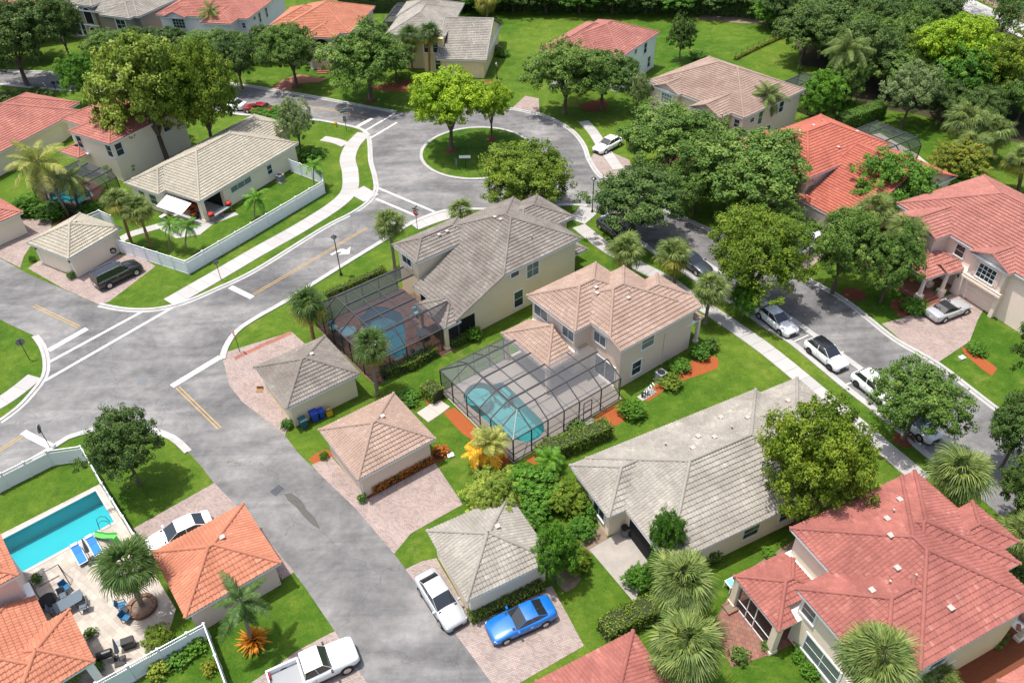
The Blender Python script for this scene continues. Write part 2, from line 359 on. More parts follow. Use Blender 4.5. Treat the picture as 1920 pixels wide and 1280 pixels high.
MT['croton'] = leaf_mat('leaf_croton', (0.560, 0.228, 0.021), (0.800, 0.455, 0.032), (0.800, 0.700, 0.052), 0.3)
MT['fan'] = leaf_mat('frond_fan', (0.075, 0.125, 0.032), (0.14, 0.205, 0.05), (0.25, 0.31, 0.09), 0.3)
MT['fany'] = leaf_mat('frond_fan_yellow', (0.15, 0.17, 0.03), (0.28, 0.28, 0.04), (0.42, 0.37, 0.07), 0.3)
MT['fano'] = leaf_mat('frond_dead', (0.373, 0.216, 0.072), (0.517, 0.316, 0.115), (0.645, 0.459, 0.201), 0.2)
MT['fand'] = leaf_mat('frond_dark', (0.035, 0.08, 0.018), (0.07, 0.13, 0.028), (0.12, 0.2, 0.05), 0.3)
MT['coco'] = leaf_mat('frond_coconut', (0.143, 0.194, 0.043), (0.273, 0.316, 0.072), (0.474, 0.444, 0.143), 0.3)
MT['black'] = gloss('black_plastic', (0.015, 0.015, 0.016), 0.45, 0.4); MT['blackm'] = gloss('black_metal', (0.02, 0.02, 0.022), 0.35, 0.5)
MT['tyre'] = gloss('tyre_rubber', (0.02, 0.02, 0.02), 0.8, 0.2); MT['rim'] = gloss('alloy_rim', (0.5, 0.5, 0.52), 0.25, 0.5, 0.8); MT['rimb'] = gloss('dark_rim', (0.05, 0.05, 0.055), 0.3, 0.5, 0.6)
MT['cglass'] = gloss('car_glass', (0.018, 0.022, 0.025), 0.04, 0.9); MT['lamp'] = gloss('lamp_lens', (0.65, 0.67, 0.7), 0.1, 0.7); MT['tail'] = gloss('tail_lens', (0.35, 0.012, 0.01), 0.15, 0.6)
for k, c, mtl in (('cwhite', (0.78, 0.78, 0.79), 0), ('cblack', (0.012, 0.012, 0.014), 0), ('csilver', (0.50, 0.51, 0.53), 0.35), ('cblue', (0.005, 0.13, 0.46), 0.1), ('cred', (0.24, 0.012, 0.012), 0.1), ('cgrey', (0.05, 0.06, 0.075), 0.3)):
    MT[k] = gloss('car_paint_' + k[1:], c, 0.25, 0.5, mtl, 0.8)
MT['soft'] = plain('soft_top', (0.018, 0.018, 0.02), 0.9, 0.15, 4)
for k, c in (('stopred', (0.50, 0.015, 0.015)), ('binblue', (0.02, 0.06, 0.38)), ('binteal', (0.03, 0.09, 0.12)), ('yellow', (0.62, 0.40, 0.02)), ('signgreen', (0.01, 0.16, 0.12)), ('grey', (0.25, 0.26, 0.27)), ('greymid', (0.13, 0.14, 0.15)), ('royal', (0.015, 0.17, 0.56)), ('seat', (0.01, 0.12, 0.26)), ('slate', (0.09, 0.12, 0.15)), ('lgreen', (0.10, 0.45, 0.09)), ('orange', (0.50, 0.09, 0.02)), ('wood', (0.24, 0.13, 0.06)), ('terr', (0.16, 0.085, 0.05)), ('cardboard', (0.30, 0.19, 0.10)), ('redkettle', (0.48, 0.03, 0.015)), ('aqua', (0.15, 0.42, 0.45))):
    MT[k] = plain(k + '_finish', c, 0.5, 0.06, 3)
MT['vent'] = plain('roof_vent_paint', (0.40, 0.34, 0.30), 0.7, 0.15, 5)
MT['signback'] = gloss('sign_back', (0.22, 0.22, 0.22), 0.5, 0.4, 0.5)
# ------------------------------------------------------------------ ground, roads, paths
def frame(O, th):
    t = math.radians(th); c, s = math.cos(t), math.sin(t)
    return lambda x, y: (O[0] + c * x - s * y, O[1] + s * x + c * y)
FR = {'H1': ((9.24, 51.79), 36.3), 'H2': ((-0.65, 62.86), 38.1), 'H3': ((4.19, 41.04), 25.6), 'H4': ((18.34, 32.67), 24.6), 'H5': ((-36.33, 83.27), 58.9),
      'H6': ((-50.07, 93.64), 59.3), 'H7': ((-65.17, 102.18), 66.6), 'H8': ((-26.67, 25.86), -49.9), 'H9': ((41.80, 74.46), 114.7), 'H10': ((46.24, 88.03), 32.4),
      'H11': ((30.81, 96.55), 39.3), 'H12': ((17.37, 118.25), 54.3), 'H13': ((-10.36, 126.42), -8.6), 'H14': ((-25.14, 131.94), 79.0), 'H15': ((-43.74, 140.51), 78.0), 'H16': ((-72.37, 147.19), -22.1)}
def L(h, x, y): return frame(*FR[h])(x, y)
def LP(h, pts): return [L(h, *p) for p in pts]
pool1 = smooth_line(LP('H1', [(-11.25, 7.7), (-10.6, 8.75), (-9.6, 9.15), (-8.6, 8.9), (-8.05, 8.0), (-7.1, 7.7), (-7.0, 6.3), (-7.15, 3.8), (-7.3, 1.4), (-7.8, 0.55), (-8.8, 0.15), (-9.8, 0.3), (-10.7, 1.6), (-11.05, 3.5), (-11.2, 5.5)]), 0.5, True)
pool2 = smooth_line(LP('H2', [(-11.0, 10.3), (-10.4, 10.2), (-9.7, 10.7), (-8.7, 10.5), (-7.9, 9.7), (-7.6, 8.8), (-7.3, 8.0), (-8.2, 5.8), (-9.7, 3.4), (-10.4, 2.3), (-11.6, 2.4), (-12.0, 3.2), (-11.5, 5.6), (-11.6, 8.0)]), 0.5, True)
pool8 = LP('H8', [(-17.2, -2.6), (-13.05, -2.6), (-13.05, 4.9), (-17.2, 4.9)])
pool6 = [A2(*p) for p in [(88, 352), (160, 352), (172, 368), (150, 380), (96, 378)]]
pool10 = [A2(*p) for p in [(1668, 300), (1700, 306), (1735, 330), (1700, 335)]]
HOLES = [pool1, pool2, pool8, pool6, pool10]
g = MB().sheet([(-500, -60), (500, -60), (500, 700), (-500, 700)], 0.0, HOLES)
ground = struct(obj('ground', g, MT['grass'])); ground['label'] = 'bright green mown lawn between the houses'

road_px = [(-40, 464), (0, 484), (52, 513), (120, 543), (186, 572), (235, 581), (289, 581), (346, 568), (403, 544), (480, 507), (604, 430), (661, 400), (692, 378), (705, 356), (702, 329), (695, 302), (693, 269), (687, 250), (666, 239), (601, 226),
  (540, 219), (480, 216), (440, 213), (330, 190), (200, 175), (94, 167), (0, 158), (-80, 152), (-80, 128), (0, 133), (140, 138), (300, 146), (437, 158), (514, 170), (581, 181), (682, 200), (742, 211), (800, 208), (880, 203), (950, 204), (987, 210), (1027, 220), (1071, 245), (1094, 272), (1104, 299), (1121, 326), (1140, 338),
  (1240, 390), (1370, 450), (1490, 511), (1584, 564), (1675, 635), (1756, 682), (1840, 746), (1930, 815), (2010, 880), (1880, 970), (1800, 900), (1736, 850), (1702, 820), (1641, 769), (1581, 722), (1484, 642), (1440, 615), (1393, 581), (1330, 540), (1262, 497), (1180, 440), (1130, 405), (1101, 386), (1060, 384), (980, 392), (900, 392), (850, 393), (816, 400),
  (769, 420), (712, 455), (648, 494), (581, 536), (530, 568), (480, 596), (443, 622), (423, 652), (417, 674), (422, 689), (430, 722), (454, 753), (480, 773), (514, 800), (534, 816), (560, 850), (598, 887), (668, 954), (739, 1038), (782, 1095), (853, 1186), (917, 1273), (960, 1330),
  (720, 1330), (688, 1280), (628, 1183), (571, 1099), (524, 1038), (480, 984), (437, 941), (400, 904), (380, 877), (353, 847), (322, 820), (270, 803), (208, 801), (168, 808), (128, 820), (104, 835), (60, 862), (0, 897), (-70, 938), (-70, 832), (0, 791), (34, 766), (60, 739), (84, 706), (87, 675), (79, 648), (66, 630), (13, 606), (0, 598), (-40, 580)]
road = struct(obj('road', MB().sheet([A2(*p) for p in road_px], 0.012), MT['asphalt'])); road['label'] = 'grey weathered asphalt streets meeting at the roundabout'

def strip(mb, line, w, z0, z1, side=0):
    a = offset_line(line, w / 2 + side * w / 2); b = offset_line(line, -w / 2 + side * w / 2); n = len(line); o = len(mb.v)
    for i in range(n): mb.v += [(*a[i], z0), (*a[i], z1), (*b[i], z1), (*b[i], z0)]
    for i in range(n - 1):
        q, r = o + 4 * i, o + 4 * i + 4
        mb.f += [(q, q + 1, r + 1, r), (q + 1, q + 2, r + 2, r + 1), (q + 2, q + 3, r + 3, r + 2)]
    e = o + 4 * (n - 1); mb.f += [(o, o + 3, o + 2, o + 1), (e, e + 1, e + 2, e + 3)]
def kerb(px, side, wdt=0.32, h=0.10):
    ln = px_line(px, 0.8); mb = MB(); strip(mb, ln, wdt, 0.0, h, side)
    gut = MB(); strip(gut, offset_line(ln, -side * 0.17), 0.32, 0.004, 0.022)
    k = struct(obj('kerb', mb, MT['kerb'])); obj('gutter', gut, MT['kerb'], k); return k
def edge(a, b):
    i, j = road_px.index(a), road_px.index(b); return road_px[i:j + 1]
kerb(edge((186, 572), (601, 226)), 1); kerb(edge((-80, 128), (742, 211)), 1, 0.4); kerb(edge((601, 226), (-80, 152)), 1, 0.4); kerb(edge((880, 203), (1930, 815)), 1)
kerb(edge((1800, 900), (1130, 405)), 1, 0.35); kerb(edge((1101, 386), (417, 674)), 1); kerb(edge((353, 847), (60, 862)), 1); kerb(edge((0, 791), (66, 630)), 1)
IC, IR = (-4.1, 99.9), 7.6
circ = [(IC[0] + IR * math.cos(2 * math.pi * k / 64), IC[1] + IR * math.sin(2 * math.pi * k / 64)) for k in range(65)]
mb = MB(); strip(mb, circ, 0.42, 0.0, 0.13, -0.0); struct(obj('kerb', mb, MT['kerb']))
struct(obj('island', MB().sheet(offset_line(circ, 0.2)[:-1], 0.118), MT['grass']))

def mark(name, px, width=0.15, z=0.02, mat='paintw', parent=road, pieces=None):
    ln = [A2(*p) for p in px] if len(px) == 2 else px_line(px, 1.0)
    a, b = offset_line(ln, width / 2), offset_line(ln, -width / 2)
    mb = MB()
    for i in range(len(ln) - 1): mb.quad((*a[i], z), (*b[i], z), (*b[i + 1], z), (*a[i + 1], z))
    return obj(name, mb, MT[mat], parent)
for px in ([(90, 680), (267, 584)], [(75, 719), (328, 574)], [(710, 353), (814, 397)], [(705, 373), (779, 404)], [(682, 247), (740, 213)], [(695, 259), (744, 230)]): mark('crosswalk_line', px, 0.32)
for px in ([(91, 657), (163, 616)], [(322, 724), (413, 669)], [(43, 810), (94, 836)], [(432, 538), (473, 558)], [(668, 239), (698, 222)]): mark('stop_line', px, 0.62)
for px in ([(64, 573), (148, 613)], [(-10, 850), (45, 815)], [(333, 726), (412, 803)], [(475, 552), (560, 503), (688, 427)], [(530, 191), (610, 205), (692, 222)]):
    for d in (-0.14, 0.14):
        ln = [A2(*p) for p in px]; ln = smooth_line(offset_line(ln, d), 1.5); mb = MB()
        a, b = offset_line(ln, 0.05), offset_line(ln, -0.05)
        for i in range(len(ln) - 1): mb.quad((*a[i], .02), (*b[i], .02), (*b[i + 1], .02), (*a[i + 1], .02))
        obj('centre_line', mb, MT['painty'], road)
arrow = [(220, 662), (262, 688), (355, 632), (400, 612), (455, 604), (492, 618), (400, 672), (640, 655), (652, 600), (668, 498), (580, 572), (520, 548), (440, 550), (380, 580)]
obj('turn_arrow', MB().sheet([A2(600 + x * .0859, 420 + y * .0859) for x, y in arrow], 0.02), MT['paintw'], road)
mark('parking_edge_line', [(1393, 583), (1440, 617), (1484, 644), (1581, 724), (1641, 771), (1702, 822), (1736, 852)], 0.14)
for px in ([(1480, 644), (1516, 628)], [(1583, 722), (1612, 711)], [(1700, 818), (1735, 800)], [(1385, 575), (1420, 560)], [(1270, 500), (1305, 486)]): mark('parking_bay_line', px, 0.12)
mb = MB(); strip(mb, px_line([(1300, 478), (1390, 535), (1490, 602), (1560, 652), (1628, 702), (1735, 790), (1840, 880)], 1.0), 0.6, 0.008, 0.026); struct(obj('valley_gutter', mb, MT['kerb']))
for px, r in (((267, 714), 0.42), ((1675, 684), 0.5)):
    p = at(*px); m = MB().lathe([(r, 0), (r, 0.026), (r * .9, 0.028), (r * .88, 0.022), (r * 0.2, 0.022)], 20)
    tag(obj('manhole_cover', m, MT['greymid'], loc=p), 'round iron manhole cover ' + ('in the middle of the four way junction' if r < .45 else 'in the street beside the parked white cars'), 'manhole', 'manhole covers')
t = thing('storm_drain', 'rectangular iron grate drain in the lower street above a damp streak', 'drain', at(520, 919), 0.9)
obj('frame', MB().box(-.55, -.42, 0, .55, .42, .024), MT['greymid'], t)
for k in range(9): obj('bar', MB().box(-.48, -.36 + k * .085, .024, .48, -.31 + k * .085, .032), MT['blackm'], t)
stain = px_line([(533, 926), (545, 924), (565, 938), (575, 955), (590, 970), (600, 992), (588, 985), (570, 968), (555, 950), (540, 938)], 0.4, True)
obj('damp_stain', MB().sheet(stain, 0.0165), plain('damp_asphalt', (0.075, 0.07, 0.062), 0.6, 0.3, 3), road)
t = thing('kerb_inlet', 'dark storm inlet set in the kerb beside the crosswalk', 'drain', at(664, 401), 0.55)
obj('grate', MB().box(-.6, -.25, 0, .6, .25, .034), MT['greymid'], t)

def sidewalk(name, px, width, label, slab=1.5, mat='concrete'):
    ln = px_line(px, 0.25); mb = MB(); strip(mb, ln, width + 0.06, 0.0, 0.03)
    base = struct(obj(name, mb, MT['bedding'])); base['label'] = label
    cum = [0]
    for i in range(1, len(ln)): cum.append(cum[-1] + math.dist(ln[i], ln[i - 1]))
    a, b = offset_line(ln, width / 2), offset_line(ln, -width / 2)
    def cut(l, s):
        for i in range(1, len(ln)):
            if cum[i] >= s:
                t = (s - cum[i - 1]) / max(1e-6, cum[i] - cum[i - 1]); return (l[i - 1][0] + (l[i][0] - l[i - 1][0]) * t, l[i - 1][1] + (l[i][1] - l[i - 1][1]) * t)
        return l[-1]
    n = max(1, round(cum[-1] / slab)); d = cum[-1] / n
    for k in range(n):
        s0, s1 = k * d + .012, (k + 1) * d - .012; sm = (s0 + s1) / 2
        poly = [cut(b, s0), cut(b, sm), cut(b, s1), cut(a, s1), cut(a, sm), cut(a, s0)]
        obj('slab', MB().prism(poly, 0.025, 0.056 + RND.uniform(0, .006), bottom=False), MT[mat], base)
    return base
sidewalk('sidewalk', [(318, 568), (400, 521), (480, 474), (562, 428), (628, 386), (655, 358), (657, 325), (652, 298), (662, 272), (683, 250)], 2.1, 'curving white concrete sidewalk beside the long white fence')
sidewalk('sidewalk', [(668, 356), (682, 364), (697, 372)], 2.4, 'short white sidewalk spur to the roundabout crosswalk')
sidewalk('sidewalk', [(648, 272), (630, 265), (605, 260)], 1.5, 'white front walk to the cream roofed house')
sidewalk('sidewalk', [(1085, 424), (1141, 467), (1200, 500), (1252, 527), (1300, 562), (1343, 590), (1440, 658), (1560, 757), (1670, 850), (1730, 900)], 1.7, 'straight concrete sidewalk along the right hand street')
sidewalk('sidewalk', [(-30, 770), (0, 755), (30, 735), (66, 706)], 1.7, 'concrete sidewalk at the far left of the junction')
sidewalk('sidewalk', [(1080, 415), (1098, 400), (1106, 390)], 2.4, 'white sidewalk ramp at the roundabout by the lamp post')
sidewalk('sidewalk', [(775, 424), (812, 410), (845, 401), (880, 398)], 2.2, 'white sidewalk corner beside the gray roofed house')
sidewalk('sidewalk', [(1094, 228), (1112, 248), (1130, 276), (1160, 318)], 1.5, 'pale walk curving round the far side of the roundabout')

def area(name, px, mat, z, label=None, holes=(), smooth=False):
    poly = px_line(px, 0.8, True) if smooth else [A2(*p) for p in px]
    o = struct(obj(name, MB().sheet(poly, z, holes), MT[mat]))
    if label: o['label'] = label
    return o
area('driveway', [(52, 503), (72, 490), (140, 470), (230, 478), (252, 476), (292, 499), (204, 566), (186, 571), (120, 542)], 'paver', 0.016, 'pink paver pad under the black SUV')
area('driveway', [(-20, 440), (0, 430), (45, 410), (98, 412), (95, 432), (62, 455), (45, 480), (38, 502), (0, 483), (-20, 474)], 'paver', 0.016, 'pink paver drive at the far left edge')
area('driveway', [(424, 660), (547, 622), (578, 650), (620, 690), (560, 770), (541, 800), (534, 816), (514, 800), (480, 773), (454, 753), (430, 722), (422, 689), (418, 676)], 'paver', 0.016, 'pale pink paver drive of the gray garage')
mark('paver_border', [(440, 672), (480, 653), (545, 624)], 0.55, 0.021, 'redband', ground)
area('driveway', [(584, 871), (622, 856), (690, 935), (816, 868), (868, 945), (830, 966), (770, 1000), (739, 1038), (668, 954), (598, 887)], 'paver', 0.016, 'pale paver drive in front of the tan garage')
area('driveway', [(760, 1067), (790, 1052), (818, 1046), (880, 1150), (1035, 1098), (1095, 1210), (965, 1285), (960, 1330), (917, 1273), (853, 1186), (782, 1095)], 'paver2', 0.016, 'tan paver drive under the blue coupe and silver sedan')
area('driveway', [(249, 991), (402, 905), (437, 941), (480, 984), (524, 1038), (552, 1072), (520, 1092), (470, 1040), (300, 1040)], 'paver', 0.016, 'pink paver drive beside the orange garage')
area('driveway', [(470, 1280), (560, 1218), (620, 1186), (628, 1183), (688, 1280), (720, 1330), (440, 1330)], 'paver2', 0.016, 'tan paver drive under the white pickup')
area('driveway', [(1653, 607), (1709, 591), (1760, 560), (1800, 545), (1850, 570), (1833, 600), (1818, 640), (1756, 681), (1700, 646)], 'paver', 0.016, 'pink paver drive under the silver convertible')
area('driveway', [(508, 168), (530, 150), (560, 140), (612, 148), (600, 154), (548, 158), (545, 172)], 'redband', 0.016, 'rosy paver drive of the orange roofed house')
area('driveway', [(958, 205), (985, 180), (1010, 185), (1012, 212), (985, 210)], 'paver', 0.016, 'paver apron north of the roundabout')
area('driveway', [(1105, 300), (1122, 275), (1180, 300), (1195, 345), (1180, 358), (1140, 338), (1121, 326)], 'paver2', 0.016, 'paver drive under the small white car')
area('driveway', [(1400, 452), (1480, 440), (1530, 445), (1560, 420), (1600, 440), (1520, 500), (1490, 511)], 'paver', 0.016, 'paver drive of the flame red roofed house')
area('patio', [(1365, 1120), (1400, 1085), (1500, 1200), (1440, 1228), (1372, 1250), (1335, 1175)], 'brickp', 0.016, 'red brick patio behind the big red house')
area('patio', [(300, 430), (312, 415), (400, 404), (440, 398), (448, 402), (400, 420), (375, 440), (330, 447)], 'concrete', 0.016, 'white concrete patio beside the cream house')
sidewalk('path', [(224, 452), (245, 440), (285, 428), (315, 420)], 1.3, 'white garden walk behind the fence')
area('patio', [(1140, 1010), (1170, 985), (1235, 1040), (1215, 1060), (1190, 1130), (1105, 1030)], 'slab_old', 0.016, 'stained concrete slab beside the long gray house')
d1 = struct(obj('pool_deck', MB().sheet(LP('H1', [(-12.2, -0.75), (-0.0, -0.75), (1.2, 3.0), (1.2, 10.2), (-12.2, 10.2)]), 0.02, [pool1]), MT['pooldeck'])); d1['label'] = 'sand coloured pool deck of the tan house'
d2 = struct(obj('pool_deck', MB().sheet(LP('H2', [(-15.1, 0.2), (-4, 0.2), (-4, 11.6), (-15.1, 11.6)]), 0.02, [pool2]), MT['brickp'])); d2['label'] = 'brick pool deck of the gray roofed house'
d8 = struct(obj('pool_deck', MB().sheet(LP('H8', [(-17.8, -3), (0.8, -3), (0.8, 2.8), (-2.5, 5.4), (-9, 5.42), (-17.7, 5.4)]), 0.02, [pool8]), MT['trav'])); d8['label'] = 'pale travertine pool terrace at lower left'
area('pool_deck', [(70, 345), (165, 335), (195, 352), (178, 385), (80, 390)], 'brickp', 0.02, 'brick pool deck behind the coconut palm', [pool6])
area('pool_deck', [(1600, 260), (1650, 250), (1720, 290), (1770, 330), (1730, 345), (1650, 320)], 'pooldeck', 0.02, 'pool deck of the flame red roofed house', [pool10])
sidewalk('path', [(792, 783), (815, 768), (832, 755)], 1.6, 'short gray walk at the pool cage corner', 1.5, 'pooldeck')
sidewalk('path', [(1099, 790), (1112, 800), (1128, 812)], 1.3, 'short concrete walk below the pool cage door', 1.5, 'pooldeck')
sidewalk('path', [(820, 660), (838, 652), (848, 646)], 1.4, 'small brick walk beside the gray house pool cage', 1.5, 'redband')
for px, m in (([(832, 772), (852, 764), (900, 812), (892, 828), (870, 815)], 'mulch'), ([(876, 850), (905, 838), (960, 862), (940, 878), (905, 875)], 'mulch'), ([(1112, 785), (1168, 752), (1190, 770), (1158, 796), (1133, 806)], 'mulch'),
              ([(1195, 745), (1240, 716), (1300, 676), (1342, 668), (1345, 690), (1320, 700), (1260, 722), (1215, 752)], 'mulch'), ([(985, 862), (1050, 830), (1110, 795), (1120, 806), (1060, 845), (1000, 872)], 'mulch'),
              ([(795, 745), (810, 738), (832, 752), (812, 768)], 'mulch'), ([(676, 930), (800, 862), (835, 832), (850, 850), (806, 874), (690, 942)], 'mulchd'), ([(1668, 566), (1720, 560), (1738, 580), (1695, 596)], 'mulchd'),
              ([(1800, 648), (1870, 690), (1860, 705), (1810, 665)], 'mulch'), ([(1395, 1075), (1560, 975), (1480, 1070), (1420, 1110)], 'soil'), ([(1085, 1005), (1130, 985), (1140, 1012), (1100, 1040)], 'soil'), ([(1040, 1075), (1075, 1060), (1090, 1085), (1060, 1110)], 'soil'),
              ([(1085, 198), (1128, 186), (1140, 202), (1110, 210)], 'mulchd'), ([(700, 162), (790, 150), (800, 172), (715, 170)], 'mulchd'), ([(130, 404), (185, 412), (150, 440), (100, 428)], 'mulchd'), ([(1740, 1230), (1850, 1180), (1920, 1140), (1930, 1260), (1800, 1290)], 'mulchd'), ([(578, 862), (608, 842), (632, 850), (596, 872)], 'mulch'), ([(850, 165), (925, 150), (935, 168), (870, 176)], 'mulchd'), ([(1230, 300), (1290, 290), (1320, 320), (1260, 335)], 'mulchd')):
    area('mulch_bed', px, m, 0.013, None, (), True)
for px, r in (((846, 284), 0.9), ((922, 263), 0.8), ((557, 163), 0.9), ((695, 189), 1.0), ((1695, 824), 0.9), ((1601, 552), 1.2)):
    p = at(*px); area_ = MB().lathe([(r, 0.0), (r * .9, 0.16 if px[0] in (846, 922) else 0.05), (r * .1, 0.19 if px[0] in (846, 922) else 0.08)], 18); struct(obj('mulch_ring', area_, MT['mulchd'], loc=p))
area('service_road', [(1740, -12), (1800, -12), (1930, 50), (1930, 78)], 'concrete', 0.016, 'white concrete road beyond the trees')
area('dirt_verge', [(1806, -14), (1850, -14), (1930, 22), (1930, 46)], 'soil', 0.014)
area('sandy_path', [(1330, 24), (1400, 28), (1440, 45), (1390, 44), (1300, 36)], 'soil', 0.014)
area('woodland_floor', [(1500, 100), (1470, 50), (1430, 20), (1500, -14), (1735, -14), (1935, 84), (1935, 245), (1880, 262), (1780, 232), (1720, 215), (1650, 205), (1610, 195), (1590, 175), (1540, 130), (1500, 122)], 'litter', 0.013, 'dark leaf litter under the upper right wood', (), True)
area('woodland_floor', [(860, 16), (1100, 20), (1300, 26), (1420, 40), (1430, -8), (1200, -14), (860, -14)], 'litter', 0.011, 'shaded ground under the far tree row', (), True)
# ------------------------------------------------------------------ roofs
PITCH = 0.42
def roof_h(b, X, Y):
    x0, y0, x1, y1, z, k = b[:6]; X = np.asarray(X); Y = np.asarray(Y); p = b[6].get('p', PITCH)
    if k == 'hip': d = np.minimum(np.minimum(X - x0, x1 - X), np.minimum(Y - y0, y1 - Y)); ok = d >= 0
    elif k == 'gx': d = np.minimum(Y - y0, y1 - Y); ok = (d >= 0) & (X >= x0) & (X <= x1)
    else: d = np.minimum(X - x0, x1 - X); ok = (d >= 0) & (Y >= y0) & (Y <= y1)
    if 'xmax' in b[6]: ok = ok & (X < b[6]['xmax'])
    h = np.where(ok, z + p * d, -9.0)
    for side, e in b[6].get('ext', {}).items():
        if side == 'S': m = (Y < y0) & (Y > y0 - e[0]) & (X > e[1]) & (X < e[2]); h = np.where(m, z - p * (y0 - Y), h)
        if side == 'W': m = (X < x0) & (X > x0 - e[0]) & (Y > e[1]) & (Y < e[2]); h = np.where(m, z - p * (x0 - X), h)
    return h
def roof_faces(b):
    """faces: (down direction, eave reference point, eave z, plan polygon); lines: ridges and hips"""
    x0, y0, x1, y1, z, k = b[:6]; ex = b[6].get('ext', {}); w, d = x1 - x0, y1 - y0; Fs = []; Ls = []; p = b[6].get('p', PITCH)
    if k == 'hip':
        if w >= d: r = d / 2; A, B = (x0 + r, y0 + r), (x1 - r, y0 + r)
        else: r = w / 2; A, B = (x0 + r, y0 + r), (x0 + r, y1 - r)
        zr = z + p * r; A3, B3 = (*A, zr), (*B, zr)
        if w >= d: P = {'S': [(x0, y0), (x1, y0), B, A], 'N': [(x1, y1), (x0, y1), A, B], 'W': [(x0, y1), (x0, y0), A], 'E': [(x1, y0), (x1, y1), B]}; H = [((x0, y0), A3), ((x0, y1), A3), ((x1, y0), B3), ((x1, y1), B3)]
        else: P = {'S': [(x0, y0), (x1, y0), A], 'N': [(x1, y1), (x0, y1), B], 'W': [(x0, y1), (x0, y0), A, B], 'E': [(x1, y0), (x1, y1), B, A]}; H = [((x0, y0), A3), ((x1, y0), A3), ((x0, y1), B3), ((x1, y1), B3)]
        Ls = [((*a, z), c) for a, c in H] + ([(A3, B3)] if math.dist(A, B) > .2 else [])
    elif k == 'gx':
        ym = (y0 + y1) / 2; zr = z + p * d / 2; P = {'S': [(x0, y0), (x1, y0), (x1, ym), (x0, ym)], 'N': [(x1, y1), (x0, y1), (x0, ym), (x1, ym)]}
        Ls = [((x0, ym, zr), (x1, ym, zr))] + [((x, y, z), (x, ym, zr)) for x in (x0, x1) for y in (y0, y1)]
    else:
        xm = (x0 + x1) / 2; zr = z + p * w / 2; P = {'W': [(x0, y1), (x0, y0), (xm, y0), (xm, y1)], 'E': [(x1, y0), (x1, y1), (xm, y1), (xm, y0)]}
        Ls = [((xm, y0, zr), (xm, y1, zr))] + [((x, y, z), (xm, y, zr)) for x in (x0, x1) for y in (y0, y1)]
    D = {'S': (0, -1), 'N': (0, 1), 'W': (-1, 0), 'E': (1, 0)}
    for s, poly in P.items(): Fs.append((D[s], (x0, y0) if s in 'SW' else (x1, y1), z, poly))
    for s, e in ex.items():
        if s == 'S': Fs.append((D['S'], (x0, y0 - e[0]), z - p * e[0], [(e[1], y0 - e[0]), (e[2], y0 - e[0]), (e[2], y0), (e[1], y0)])); Ls += [((x, y0 - e[0], z - p * e[0]), (x, y0, z)) for x in (e[1], e[2])]
        if s == 'W': Fs.append((D['W'], (x0 - e[0], y0), z - p * e[0], [(x0 - e[0], e[2]), (x0 - e[0], e[1]), (x0, e[1]), (x0, e[2])])); Ls += [((x0 - e[0], y, z - p * e[0]), (x0, y, z)) for y in (e[1], e[2])]
    return Fs, Ls
def interval(poly, v):
    lo, hi = 1e9, -1e9; n = len(poly)
    for i in range(n):
        (ua, va), (ub, vb) = poly[i], poly[(i + 1) % n]
        if (va - v) * (vb - v) <= 0 and abs(va - vb) > 1e-9:
            u = ua + (ub - ua) * (v - va) / (vb - va); lo = min(lo, u); hi = max(hi, u)
        elif abs(va - v) < 1e-9 and abs(va - vb) < 1e-9: lo = min(lo, ua, ub); hi = max(hi, ua, ub)
    return lo, hi
RNG = np.random.default_rng(11)
